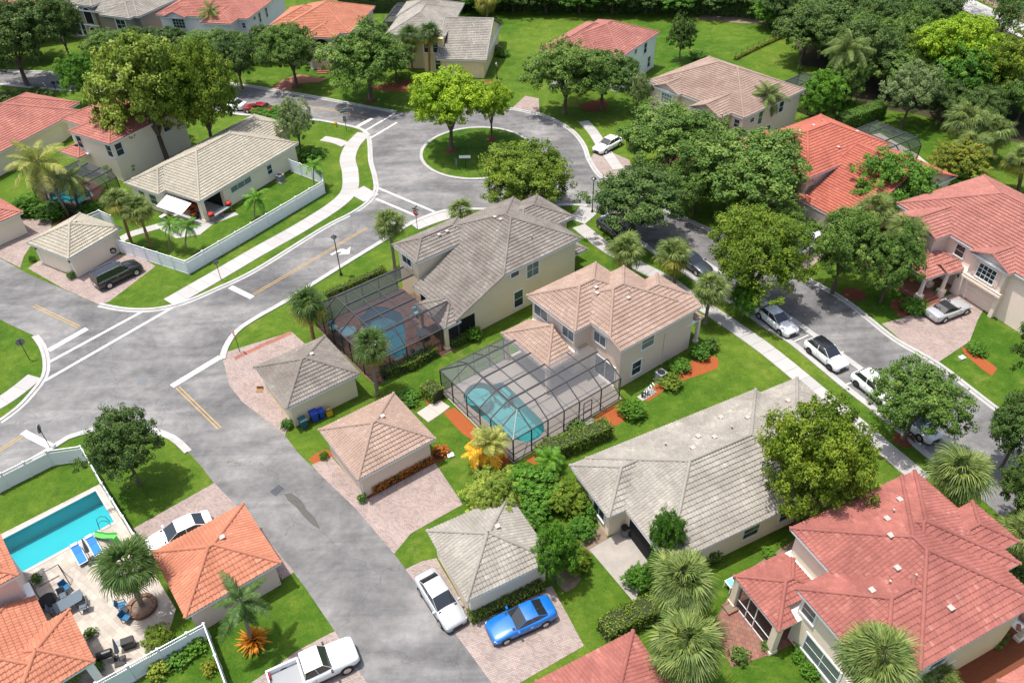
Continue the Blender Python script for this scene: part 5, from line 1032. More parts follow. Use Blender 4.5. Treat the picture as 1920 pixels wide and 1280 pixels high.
def trunk_mesh(seed, R=5.0, zc=6.0, rz=3.0, r0=.24, fork=.36, lean=.25):
    rg = np.random.default_rng(seed + 99); mb = MB(); zf = zc * fork
    top = (rg.uniform(-lean, lean), rg.uniform(-lean, lean), zf); mb.tube([(0, 0, -.05), (top[0] * .4, top[1] * .4, zf * .5), top], [r0 * 1.25, r0, r0 * .82], 9)
    for i in range(7):
        th = i * 2 * math.pi / 7 + rg.uniform(-.3, .3); e = (math.cos(th) * R * .55 * rg.uniform(.6, 1.1), math.sin(th) * R * .55 * rg.uniform(.6, 1.1), zc + rz * rg.uniform(-.1, .55))
        mid = (top[0] + e[0] * .45, top[1] + e[1] * .45, zf + (e[2] - zf) * .62); mb.tube([top, mid, e], [r0 * .55, r0 * .36, r0 * .12], 6)
        for s in (-1, 1):
            t2 = th + s * .6; f = (mid[0] + math.cos(t2) * R * .28, mid[1] + math.sin(t2) * R * .28, mid[2] + rz * .45); mb.tube([mid, f], [r0 * .26, r0 * .06], 5)
    return mb.mesh('trunk', MT['bark'], True)
TREES = {}
def tree_proto(kind, var):
    k = (kind, var)
    if k in TREES: return TREES[k]
    sd = sum(map(ord, kind)) * 3 + var * 17
    a = {'oak': dict(mat=MT['oak'], zc=5.5, rz=3.3, lobes=24, leaf=.25, per=58, lobe_r=.36), 'oakd': dict(mat=MT['oakd'], zc=5.4, rz=3.4, lobes=24, leaf=.26, per=56, lobe_r=.36), 'lime': dict(mat=MT['lime'], rz=2.9, zc=6.2, lobes=28, leaf=.25, lobe_r=.30, twigs=22, per=54), 'olive': dict(mat=MT['olive'], rz=3.9, zc=5.2, lobes=34, leaf=.22, lobe_r=.32, per=54, twigs=22),
         'yolk': dict(mat=MT['yolk'], rz=4.3, zc=5.0, lobes=26, leaf=.27, lobe_r=.30, per=48), 'pale': dict(mat=MT['pale'], rz=3.4, zc=5.6, lobes=20, leaf=.25, per=52), 'fresh': dict(mat=MT['fresh'], rz=4.2, zc=5.0, lobes=24, leaf=.28, lobe_r=.32, per=50), 'glossy': dict(mat=MT['glossy'], rz=3.8, zc=5.2, lobes=24, leaf=.28, per=50), 'autumn': dict(mat=MT['autumn'], rz=3.6, zc=5.2, lobes=18, leaf=.34), 'cone': dict(mat=MT['oakd'], rz=4.2, zc=5.2, lobes=18, leaf=.36, per=30)}[kind]
    mat = a.pop('mat'); z = dict(zc=a.get('zc', 6.0), rz=a['rz']); TREES[k] = (crown_mesh(sd, mat, **a), trunk_mesh(sd, **z)); return TREES[k]
def tree(base, L_, R_, top, kind, label, var=0, cat='tree', name='tree', group=None, zt=9.1):
    b = at(*base); h = max(2.0, height_to(base, top)); r = (R_ - L_) / 2 / ppm(b.x, b.y, h * .6)
    cm, tm = tree_proto(kind, var); t = thing(name, label, cat, (b.x, b.y, 0), RND.uniform(0, 6.28), group); s = (r / 5.35, r / 5.35, h / zt)
    put('trunk', tm, t, scl=s); put('crown', cm, t, scl=s); return t
G_O = 'broad street oaks'
T = [((846, 283), 745, 925, 133, 'lime', 'largest lime green tree on the roundabout island'), ((922, 262), 893, 987, 152, 'lime', 'smaller lime green tree on the right of the roundabout island'),
 ((985, 398), 893, 1090, 275, 'olive', 'dense tree between the roundabout and the gray roofed house'), ((312, 298), 185, 405, 50, 'yolk', 'tall yellow green tree beside the cream roofed house'),
 ((402, 288), 288, 452, 80, 'olive', 'full green tree behind the cream roof, right of the tall yellow one'), ((168, 196), 120, 205, 97, 'fresh', 'small bright green tree by the top left street'),
 ((52, 161), -30, 150, -12, 'oakd', 'dark spreading oak over the top left street, nearest the left edge'), ((135, 118), 70, 175, -20, 'oakd', 'dark oak in front of the taupe house'),
 ((395, 128), 330, 440, 55, 'oak', 'oak below the pink house, left one'), ((455, 168), 400, 500, 62, 'oakd', 'oak below the pink house, right one'), ((325, 105), 285, 370, 50, 'oakd', 'dark tree at the left corner of the pink house'),
 ((557, 163), 478, 612, 40, 'oak', 'oak in front of the orange roofed house at the top'), ((695, 189), 602, 785, 48, 'oak', 'wide gray green oak left of the yellow house'),
 ((1058, 212), 958, 1120, 78, 'oak', 'left of two merged oaks behind the roundabout'), ((1128, 206), 1060, 1200, 92, 'oak', 'right of two merged oaks behind the roundabout'),
 ((1274, 114), 1248, 1310, 28, 'cone', 'lone dark tree on the open lawn at the top'), ((1192, 222), 1165, 1217, 138, 'pale', 'pale young tree left of the brown roofed house'),
 ((1255, 335), 1140, 1356, 200, 'oak', 'big oak in front of the brown roofed house'), ((1185, 446), 1095, 1290, 318, 'oakd', 'dark oak at the start of the right hand street'),
 ((1390, 412), 1262, 1520, 252, 'oak', 'big oak in front of the flame red roofed house'), ((1405, 572), 1300, 1512, 396, 'olive', 'large green tree hanging over the right hand street'),
 ((1560, 550), 1490, 1650, 392, 'oak', 'oak left of the columned porch'), ((1650, 566), 1580, 1710, 432, 'oak', 'lower oak directly beside the columned porch'),
 ((1695, 824), 1630, 1812, 698, 'oak', 'small street tree shading the parked white cars'), ((1908, 765), 1808, 1935, 562, 'oak', 'oak at the right edge beside the paver drive'),
 ((1875, 880), 1795, 1935, 742, 'oakd', 'gray green oak at the right edge below the street'), ((1890, 985), 1825, 1945, 862, 'oakd', 'dark oak behind the large palm at the right edge'),
 ((1492, 985), 1408, 1642, 768, 'olive', 'round olive green tree beside the long gray house'), ((1240, 1062), 1208, 1278, 958, 'glossy', 'slim upright tree at the corner of the long gray house'),
 ((262, 908), 172, 322, 780, 'oakd', 'low dark tree on the lawn corner above the orange garage'), ((1648, 412), 1562, 1722, 288, 'glossy', 'glossy rounded tree beside the flame red roof'),
 ((1528, 232), 1488, 1582, 130, 'fresh', 'bright tree right of the brown roofed house'), ((1690, 238), 1638, 1752, 122, 'pale', 'fluffy pale tree on the far right back lawn'),
 ((1570, 205), 1515, 1600, 95, 'oak', 'tree behind the bright one, right of the brown roof'), ((565, 288), 538, 616, 188, 'pale', 'silvery green tree at the right end of the cream house'),
 ((1785, 345), 1722, 1842, 270, 'autumn', 'mottled yellow green tree right of the far pool cage'), ((1790, 352), 1745, 1835, 305, 'fresh', 'bright shrubby tree below the mottled one'),
 ((1868, 85), 1842, 1896, -22, 'cone', 'slim feathery pine beside the far white road'), ((1230, 1110), 1165, 1225, 1040, 'glossy', 'dark leafy tree beside the stained concrete slab'),
 ((1040, 1085), 1015, 1110, 985, 'fresh', 'straggly tree behind the light gray garage roof'), ((930, 975), 890, 1000, 905, 'yolk', 'brownish green shrub tree over the light gray garage ridge'),
 ((1300, 400), 1255, 1385, 305, 'oak', 'oak filling the gap between the two big oaks on the right street'), ((1460, 470), 1420, 1530, 380, 'oak', 'oak behind the large tree over the right street'), ((1330, 610), 1355, 1425, 525, 'fresh', 'young street tree below the large overhanging one')]
vc = {}
for i, (b, l, r, t, k, lab) in enumerate(T):
    vc[k] = vc.get(k, -1) + 1
    if lab.startswith('young street'): b = (1390, 600)
    tree(b, l, r, t, k, lab, vc[k] % 3 if k in ('oak', 'oakd', 'olive', 'fresh') else 0)
# wood along the upper right and top edges: trees one can tell apart, then the mass behind
F_ = [((1500, 118), 1440, 1580, 5, 'oakd', 'left edge of the wood, dark tree beside the lawn'), ((1560, 92), 1500, 1640, -20, 'oakd', 'dark tree at the top of the wood, left'), ((1610, 135), 1560, 1680, 20, 'oak', 'gray green tree in the middle of the wood'),
 ((1665, 95), 1600, 1730, -25, 'oakd', 'dark tree at the top of the wood, right'), ((1765, 190), 1678, 1850, 28, 'lime', 'big yellow green tree in the upper right wood'), ((1700, 130), 1640, 1750, 10, 'oak', 'gray green tree left of the big yellow green one'),
 ((1870, 225), 1800, 1945, 62, 'olive', 'billowing olive tree at the upper right edge'), ((1815, 260), 1780, 1880, 160, 'oakd', 'dark shaded tree below the billowing olive one'), ((1760, 235), 1720, 1810, 150, 'oakd', 'dark shaded tree below the big yellow green one'),
 ((1925, 190), 1880, 1970, 95, 'oakd', 'tree cut by the upper right edge'), ((1440, 52), 1420, 1500, -10, 'fresh', 'bright shrubby tree at the end of the hedge line')]
for i, (b, l, r, t, k, lab) in enumerate(F_): tree(b, l, r, t, k, lab, i % 3 if k in ('oak', 'oakd') else 0, group='wood at the upper right')
for i, x in enumerate(range(900, 1430, 62)):
    tree((x, 22 + (x - 900) * .012), x - 52, x + 52, -38, 'oakd' if i % 3 else 'glossy', ['first', 'second', 'third', 'fourth', 'fifth', 'sixth', 'seventh', 'eighth', 'ninth'][i] + ' from the left in the dark tree row behind the open lawn', i % 3, group='dark tree row behind the lawn')
XW = [(1465, 60), (1520, 45), (1535, 110), (1590, 60), (1600, 160), (1640, 60), (1650, 170), (1680, 180), (1630, 110), (1720, 170), (1735, 75), (1790, 215), (1840, 190), (1900, 240), (1925, 215), (1480, 20), (1580, 12), (1700, 40), (1640, 15)]
for i, (x, y) in enumerate(XW): w2 = 52 + (i * 37) % 26; tree((x, y), x - w2, x + w2, y - 92 - (i * 29) % 40, ('oakd', 'oak', 'oakd', 'olive', 'oakd', 'glossy')[i % 6], 'tree crown within the dense wood at the upper right', i % 3 if i % 6 in (0, 1, 2, 4) else 0, group='wood at the upper right')
for i, (x, y, w2, tp, lab) in enumerate([(215, 128, 48, 55, 'dark tree right of the taupe house entry'), (262, 112, 45, 48, 'dark tree between the taupe and pink houses'), (20, 118, 60, 5, 'dark tree before the ivory house at the top left corner'), (440, 120, 42, 58, 'shaded tree under the pink house windows'), (505, 112, 40, 45, 'tree between the pink and orange houses'), (745, 150, 42, 80, 'shrubby oak in front of the yellow house windows'), (330, 165, 50, 90, 'shaded tree behind the full green one'), (640, 118, 40, 60, 'tree under the orange house balcony'), (70, 110, 50, 20, 'dark tree left of the taupe house')]): tree((x, y), x - w2, x + w2, tp, 'oakd' if i % 3 else 'oak', lab, i % 3)
def wood_mass():
    t = MB(); rg = np.random.default_rng(5); cm = tree_proto('oakd', 1)[0]; n = len(cm.vertices); co = np.empty(n * 3, np.float32); cm.vertices.foreach_get('co', co); co = co.reshape(-1, 3); n4 = n // 4
    pick = rg.choice(n4, 3200, replace=False); idx = (pick[:, None] * 4 + np.arange(4)).ravel(); base = co[idx]; V = []
    spots = [(x, y) for x, y in [(95 + rg.uniform(-18, 40), 150 + rg.uniform(-25, 40)) for _ in range(14)] + [(rg.uniform(-120, 100), rg.uniform(188, 215)) for _ in range(46)]]
    for x, y in spots: s = rg.uniform(.9, 1.4); V.append(base * s * np.array([1.0, 1.0, 1.0]) + np.array([x, y, 0]))
    V = np.concatenate(V); m = len(V) // 4
    o = stuff(put('distant_wood', np_mesh('distant_wood', V, np.arange(4 * m).reshape(-1, 4), MT['oakd'], rg.random(m)))); o['label'] = 'far dark wood beyond the lawn, one mass of crowns'; o['category'] = 'wood'
wood_mass()

# ---- palms
def fan_frond(seed, mat, Lp=.95, Ls=1.0, seg=30, droop=.55):
    rg = np.random.default_rng(seed); V = []; Q = []; rd = []
    def quad(a, b, c, d): o = len(V); V.extend([a, b, c, d]); Q.append((o, o + 1, o + 2, o + 3)); rd.append(rg.random())
    hub = np.array([Lp, 0, -.06 * Lp]); quad((0, -.035, 0), (0, .035, 0), (Lp, .02, -.06), (Lp, -.02, -.06))
    for i in range(seg):
        a = (i / (seg - 1) - .5) * 4.0; l = Ls * (1 - .28 * abs(a / 2.0) ** 2) * rg.uniform(.88, 1.08); d = np.array([math.cos(a), math.sin(a), -.10 * abs(math.sin(a)) + rg.uniform(-.12, .16)]); s = np.array([-math.sin(a), math.cos(a), 0])
        p0, p1, p2, p3 = hub, hub + d * l * .42 + [0, 0, .06], hub + d * l * .78 + np.array([0, 0, .02 - droop * .30 * l * rg.uniform(.5, 1.5)]), hub + d * l * .98 + np.array([0, 0, -.02 - droop * l * rg.uniform(.5, 1.25)])
        w0, w1, w2 = .016, .036, .024
        quad(p0 - s * w0, p0 + s * w0, p1 + s * w1, p1 - s * w1); quad(p1 - s * w1, p1 + s * w1, p2 + s * w2, p2 - s * w2); quad(p2 - s * w2, p2 + s * w2, p3 + s * .008, p3 - s * .008)
    return np_mesh('frond', np.array(V), np.array(Q), MT[mat], rd)
def pin_frond(seed, mat, Lr=3.2, pairs=26, ll=.75, arch=.9, hang=.5, wd=.05):
    rg = np.random.default_rng(seed); V = []; Q = []; rd = []
    def quad(a, b, c, d): o = len(V); V.extend([a, b, c, d]); Q.append((o, o + 1, o + 2, o + 3)); rd.append(rg.random())
    def rp(t): return np.array([Lr * t * (1 - .10 * t), 0, Lr * (.22 * t - arch * .55 * t * t)])
    for k in range(8):
        a, b = rp(k / 8), rp((k + 1) / 8); w0 = .035 * (1 - k / 9); quad(a + [0, -w0, 0], a + [0, w0, 0], b + [0, w0, 0], b + [0, -w0, 0])
    for i in range(pairs):
        t = .14 + .86 * (i + .5) / pairs; p = rp(t); tg = rp(min(1, t + .02)) - rp(t - .02); tg /= np.linalg.norm(tg); l = ll * math.sin(math.pi * (.16 + .76 * t)) * rg.uniform(.85, 1.1)
        for s in (-1, 1):
            d = tg * .55 + np.array([0, s * .85, .10 + rg.uniform(-.08, .08)]); d /= np.linalg.norm(d); p1 = p + d * l * .5; p2 = p + d * l * .95 + np.array([0, 0, -hang * l * rg.uniform(.6, 1.1)]); wv = tg * wd / 2
            quad(p - wv, p + wv, p1 + wv, p1 - wv); quad(p1 - wv, p1 + wv, p2 + wv * .3, p2 - wv * .3)
    return np_mesh('frond', np.array(V), np.array(Q), MT[mat], rd)
FROND = {'fan': [fan_frond(i, 'fan', droop=.4 + .15 * i) for i in range(3)], 'fany': [fan_frond(10 + i, 'fany', droop=.8) for i in range(2)], 'fano': [fan_frond(20, 'fano', droop=1.0)], 'fand': [fan_frond(30 + i, 'fand', droop=.5) for i in range(2)],
         'coco': [pin_frond(40 + i, 'coco', 3.3, 30, .95, .85 + .2 * i, .6, .075) for i in range(3)], 'queen': [pin_frond(50 + i, 'fan', 2.6, 34, .70, 1.1, .9, .055) for i in range(3)], 'royal': [pin_frond(60 + i, 'fand', 2.2, 34, .55, 1.5, .5, .07) for i in range(2)],
         'areca': [pin_frond(70 + i, 'fresh', 1.5, 18, .5, 1.1, .5, .06) for i in range(2)], 'arecy': [pin_frond(80 + i, 'croton', 1.5, 18, .5, 1.2, .5, .06) for i in range(2)], 'arecg': [pin_frond(85 + i, 'coco', 1.5, 18, .5, .9, .5, .06) for i in range(2)]}
PT = {}
def palm_trunk(mat, r, lean, seed):
    k = (mat, r, lean, seed)
    if k not in PT:
        mb = MB(); n = 16
        mb.tube([(lean * (i / n) ** 1.6, 0, i / n) for i in range(n + 1)], [r * (1.35 if i == 0 else 1.0 + (.14 if i % 2 else 0) - .18 * i / n) for i in range(n + 1)], 10); PT[k] = mb.mesh('trunk', MT[mat], False)
    return PT[k]
def palm(base, headpx, kind, label, R=2.0, n=36, mix=('fan', 'fany', 0), cat='palm', trunk='barkp', tr=.17, group=None, elo=-45, name='palm_tree', hmax=None):
    b = at(*base); hgt = height_to(base, headpx[1]); hgt = min(hgt, hmax) if hmax else hgt
    hd = at(*headpx, hgt); d = Vector((hd.x - b.x, hd.y - b.y)); lean = d.length
    if lean > hgt * .6: lean = 0
    t = thing(name, label, cat, (b.x, b.y, 0), math.atan2(d.y, d.x), group); tl = max(hgt, .3)
    R *= 1.0 if kind == 'fan' else 1.05
    put('trunk', palm_trunk(trunk, tr, round(lean, 2), 0), t, scl=(1, 1, tl))
    rg = random.Random(sum(map(ord, label))); unitlen = {'fan': 1.95, 'coco': 3.1, 'queen': 2.5, 'royal': 2.0, 'areca': 1.4}[kind]
    for i in range(n):
        el = 86 - (86 - elo) * ((i + .5) / n) ** .8; az = i * 137.5 + rg.uniform(-14, 14); s = R / unitlen * rg.uniform(.78, 1.14) * (1 - .12 * (i < n * .2))
        k = mix[0] if el > mix[2] + rg.uniform(-14, 14) else mix[1]
        if kind == 'fan' and el < -38 and i % 3 == 0: k = 'fano'
        el += rg.uniform(-9, 9); me = FROND[k][i % len(FROND[k])]
        m = Matrix.Translation((lean, 0, tl)) @ Matrix.Rotation(math.radians(az), 4, 'Z') @ Matrix.Rotation(-math.radians(el), 4, 'Y') @ Matrix.Rotation(rg.uniform(-.35, .35), 4, 'X') @ Matrix.Diagonal((s, s, s, 1))
        put('frond', me, t, mat4=m)
    return t
palm((590, 645), (577, 570), 'fan', 'cabbage palm with orange skirt at the left of the dark pool cage', 2.15, 44, ('fand', 'fany', -12), trunk='boot', elo=-60)
palm((708, 738), (695, 650), 'fan', 'cabbage palm with yellow skirt in front of the dark pool cage', 1.95, 44, ('fand', 'fany', -2), elo=-65)
palm((741, 505), (730, 418), 'fan', 'tall cabbage palm at the corner of the gray roofed house', 2.0, 36, ('fan', 'fany', -30))
palm((864, 420), (862, 393), 'fan', 'short palm behind the gray roof by the roundabout', 1.9, 30, ('fan', 'fand', -20)); palm((248, 458), (222, 375), 'fan', 'left of two leaning palms beside the cream lanai', 2.0, 34, ('fan', 'fany', -10), trunk='boot'); palm((283, 462), (258, 392), 'fan', 'right of two leaning palms beside the cream lanai', 2.0, 34, ('fan', 'fany', -5), trunk='boot')
palm((1183, 528), (1172, 468), 'fan', 'palm behind the tan house, left of the pair by the sidewalk', 2.3, 34, ('fan', 'fany', -10)); palm((1264, 530), (1262, 478), 'fan', 'palm behind the tan house, right of the pair by the sidewalk', 2.3, 34, ('fan', 'fany', -10)); palm((1322, 606), (1333, 542), 'fan', 'palm between the tan house and the right hand sidewalk', 2.1, 38, ('fan', 'fany', -15))
palm((1795, 970), (1800, 888), 'fan', 'large palm touching the big red roof on the right', 2.5, 50, ('fan', 'fan', -10)); palm((1275, 1170), (1280, 1090), 'fan', 'upper of two large palms beside the brick patio', 2.35, 56, ('fan', 'fany', -28)); palm((1285, 1290), (1286, 1208), 'fan', 'lower of two large palms beside the brick patio', 2.4, 56, ('fan', 'fan', -30)); palm((1647, 1385), (1650, 1238), 'fan', 'large palm in front of the big red house at the bottom', 2.25, 52, ('fan', 'fan', -30))
palm((268, 1137), (240, 1058), 'fan', 'palm in a round planter on the travertine terrace', 2.2, 46, ('fand', 'fan', -5)); palm((806, 142), (806, 62), 'fan', 'right palm in front of the yellow house', 2.2, 34, ('fand', 'fany', -15), trunk='boot'); palm((773, 130), (770, 68), 'fan', 'left palm in front of the yellow house', 2.2, 34, ('fand', 'fany', 5), trunk='boot'); palm((716, 118), (715, 62), 'fan', 'palm behind the oak left of the yellow house', 2.2, 30, ('fand', 'fan', -15)); palm((914, 42), (912, 2), 'fan', 'palm at the top edge behind the yellow house', 2.4, 34, ('fany', 'fany', -15))
palm((1690, 520), (1698, 440), 'fan', 'palm at the left corner of the porch house', 2.5, 40, ('fan', 'fany', -15)); palm((1640, 470), (1640, 395), 'fan', 'palm behind the oaks left of the porch house', 2.4, 34, ('fan', 'fan', -15)); palm((1520, 395), (1500, 345), 'fan', 'palm in front of the flame red house', 2.0, 30, ('fan', 'fand', -20)); palm((1818, 290), (1812, 225), 'fan', 'upper left palm of the cluster at the right edge', 2.8, 36, ('fan', 'fany', -15)); palm((1862, 300), (1866, 245), 'fan', 'right palm of the cluster at the right edge', 2.8, 36, ('fan', 'fany', -10)); palm((1830, 325), (1822, 275), 'fan', 'lower palm of the cluster at the right edge', 2.6, 36, ('fan', 'fany', -15)); palm((1908, 358), (1914, 300), 'fan', 'palm cut by the right edge above the porch house', 2.3, 34, ('fan', 'fany', -15), trunk='bark'); palm((300, 48), (284, 18), 'fan', 'palm at the taupe house corner, top left', 2.4, 30, ('fan', 'fany', -20)); palm((1900, 1060), (1915, 1000), 'fan', 'palm cut by the right edge beside the big red house', 1.9, 34, ('fan', 'fany', -20)); palm((1770, 1310), (1762, 1272), 'fan', 'small palm at the bottom edge right of the large one', 1.3, 30, ('fan', 'fan', -20)); palm((130, 1300), (140, 1278), 'fan', 'palm top at the bottom edge beside the orange roof', 1.6, 26, ('fan', 'fany', -20))
palm((128, 404), (70, 308), 'coco', 'leaning coconut palm with long arching fronds at far left', 3.6, 22, ('coco', 'coco', 0), tr=.15, elo=-50); palm((152, 400), (132, 335), 'coco', 'second palm just right of the coconut palm', 2.6, 18, ('queen', 'coco', 0), tr=.14, elo=-55)
palm((475, 1205), (452, 1128), 'royal', 'smooth palm with dark plume fronds on the lawn by the orange garage', 2.1, 11, ('royal', 'royal', 0), tr=.13, elo=-35); palm((1437, 262), (1440, 178), 'queen', 'queen palm against the brown roofed house', 2.6, 26, ('queen', 'queen', 0), elo=-70); palm((1580, 200), (1592, 92), 'queen', 'tall feathery palm at the edge of the wood', 3.4, 30, ('queen', 'queen', 0), elo=-60); palm((395, 95), (395, 22), 'queen', 'feathery palm in front of the pink house', 2.6, 16, ('queen', 'coco', 0), elo=-60)
for bp, hp, lab, R in (((320, 470), (318, 425), 'left small palm in the fenced garden', 1.3), ((350, 472), (352, 425), 'middle small palm in the fenced garden', 1.5), ((478, 408), (480, 372), 'small palm beside the cream house wall', 1.6), ((590, 352), (588, 312), 'small palm at the far corner of the fenced garden', 1.5), ((1262, 152), (1264, 135), 'small palm clump beside the off white house', 1.2)):
    palm(bp, hp, 'areca', lab, R, 14, ('areca', 'areca', 0), tr=.07, elo=-35)
palm((915, 872), (918, 830), 'areca', 'golden cane palm in the red mulch beside the big pool cage', 1.75, 40, ('arecg', 'arecy', 8), tr=.12, elo=-50)
palm((900, 878), (893, 850), 'areca', 'small golden cane palm left of the other by the pool cage', 1.1, 24, ('arecy', 'arecy', 8), tr=.1, elo=-50)
palm((1030, 880), (1030, 860), 'areca', 'feathery green palm clump below the pool cage hedge', 1.2, 20, ('areca', 'areca', 0), tr=.08, elo=-30)

# ---- shrubs and hedges
SH = {}
def shrub_mesh(kind, v, big=False):
    if big:
        if (kind, v, 1) not in SH: SH[(kind, v, 1)] = crown_mesh(500 + v + sum(map(ord, kind)), MT[kind], R=1.0, zc=.70, rz=.78, lobes=20, twigs=22, per=34, leaf=.075, lobe_r=.40)
        return SH[(kind, v, 1)]
    if (kind, v) not in SH: SH[(kind, v)] = crown_mesh(300 + v + sum(map(ord, kind)), MT[kind], R=1.0, zc=.72, rz=.78, lobes=14, twigs=16, per=16, leaf=.15, lobe_r=.45)
    return SH[(kind, v)]
def shrub(px, w_px, hgt, kind, label, v=0, name='shrub', cat='shrub', group=None, z=0):
    b = at(*px, z); r = w_px / 2 / ppm(b.x, b.y, hgt / 2); t = thing(name, label, cat, (b.x, b.y, z), RND.uniform(0, 6), group)
    s = (r / 1.06, r / 1.06, hgt / 1.52); put('foliage', shrub_mesh(kind, v, r > 1.0), t, scl=s)
    st = MB()
    for k in range(5): a = k * 1.257; st.tube([(0, 0, -.02), (math.cos(a) * r * .3, math.sin(a) * r * .3, hgt * .5)], [.03, .01], 5)
    obj('stem', st, MT['bark'], t); return t
def hedge(pts, width, hgt, kind, label, z=0, dens=130, leaf=.14):
    P2 = [Vector(A2(*p)) for p in pts]; rg = np.random.default_rng(int(sum(p.x for p in P2) * 10) % 9999); o = P2[0]; PP = []; NN = []
    root = thing('hedge', label, 'hedge', (o.x, o.y, z)); core = MB()
    for a, b in zip(P2[:-1], P2[1:]):
        d = b - a; Ln = d.length; d.normalize(); s = Vector((-d.y, d.x)); nn = int(dens * Ln * (width + 2 * hgt)); u = rg.uniform(-.1, Ln + .1, nn); q = rg.uniform(0, width + 2 * hgt, nn); j = np.abs(rg.normal(0, .07, nn)) * -1 + rg.normal(0, .05, nn) + .05 * np.sin(u * 2.1 + q)
        side = np.where(q < hgt, -1, np.where(q > hgt + width, 1, 0)); off = np.where(side == 0, q - hgt - width / 2, side * (width / 2 + j)); zz = np.where(side == -1, q, np.where(side == 1, 2 * hgt + width - q, hgt + j))
        ends = rg.random(nn) < .10 * min(1, 4 / Ln); u = np.where(ends, np.where(rg.random(nn) < .5, -.02, Ln + .02) + rg.normal(0, .05, nn), u); off = np.where(ends, rg.uniform(-width / 2, width / 2, nn), off); zz = np.where(ends, rg.uniform(0.05, hgt, nn), zz)
        PP.append(np.stack([(a.x - o.x) + d.x * u + s.x * off, (a.y - o.y) + d.y * u + s.y * off, zz], 1)); nv = np.stack([s.x * side, s.y * side, np.where(side == 0, 1.0, .35)], 1); NN.append(unit(nv + rg.normal(size=(nn, 3)) * .5))
        m = Matrix.Rotation(math.atan2(d.y, d.x), 4, 'Z'); m.translation = Vector((a.x - o.x, a.y - o.y, 0)); core.box(.06, -width / 2 + .12, 0, Ln - .06, width / 2 - .12, hgt - .14, m)
    obj('dark_core', core, MT['twig'], root); put('foliage', leaves(np.concatenate(PP), np.concatenate(NN), leaf, leaf * .65, MT[kind], 'foliage', rg), root); return root  # solid dark box added to block sight through, in place of inner twigs
hedge([(1010, 865), (1080, 838), (1140, 812)], 1.5, 1.5, 'hedge', 'clipped hedge between the big pool cage and the long gray house')
hedge([(716, 706), (770, 690), (815, 664)], 1.1, 1.1, 'hedge', 'clipped hedge in front of the dark pool cage'); hedge([(800, 735), (818, 748), (824, 752)], 1.5, 1.3, 'hedge', 'square hedge block at the left corner of the big pool cage')
hedge([(845, 652), (870, 640), (890, 628)], .9, .9, 'hedge', 'low hedge under the gray house side wall'); hedge([(612, 556), (660, 536), (720, 508)], .8, .6, 'hedge', 'low yellow green hedge along the street side of the dark cage')
hedge([(698, 922), (750, 893), (806, 862)], .8, .8, 'flower', 'flowering hedge along the tan garage wall'); hedge([(882, 1162), (945, 1136), (1016, 1102)], .8, .8, 'hedge', 'clipped hedge along the light gray garage wall')
hedge([(1130, 1195), (1175, 1170), (1225, 1150)], 1.6, 1.5, 'hedge', 'thick hedge above the bottom red garage roof'); hedge([(1570, 245), (1610, 232), (1648, 218)], 2.0, 2.2, 'fresh', 'tall bright hedge on the far right back lawn')
hedge([(640, 22), (760, 20), (870, 22)], 3, 3, 'oakd', 'dark hedge behind the houses at the top'); hedge([(860, 12), (1000, 14), (1150, 16), (1300, 20), (1420, 30)], 4, 5.5, 'oakd', 'long dark thicket wall behind the open lawn', 0, 26, .42)
hedge([(1195, 6), (1290, 12), (1380, 18)], 2.5, 2.6, 'glossy', 'tall dark hedge at the far end of the lawn')
hedge([(30, 425), (8, 440), (-15, 452)], 1.2, 1.0, 'glossy', 'low hedge at the left edge below the coral outbuilding')
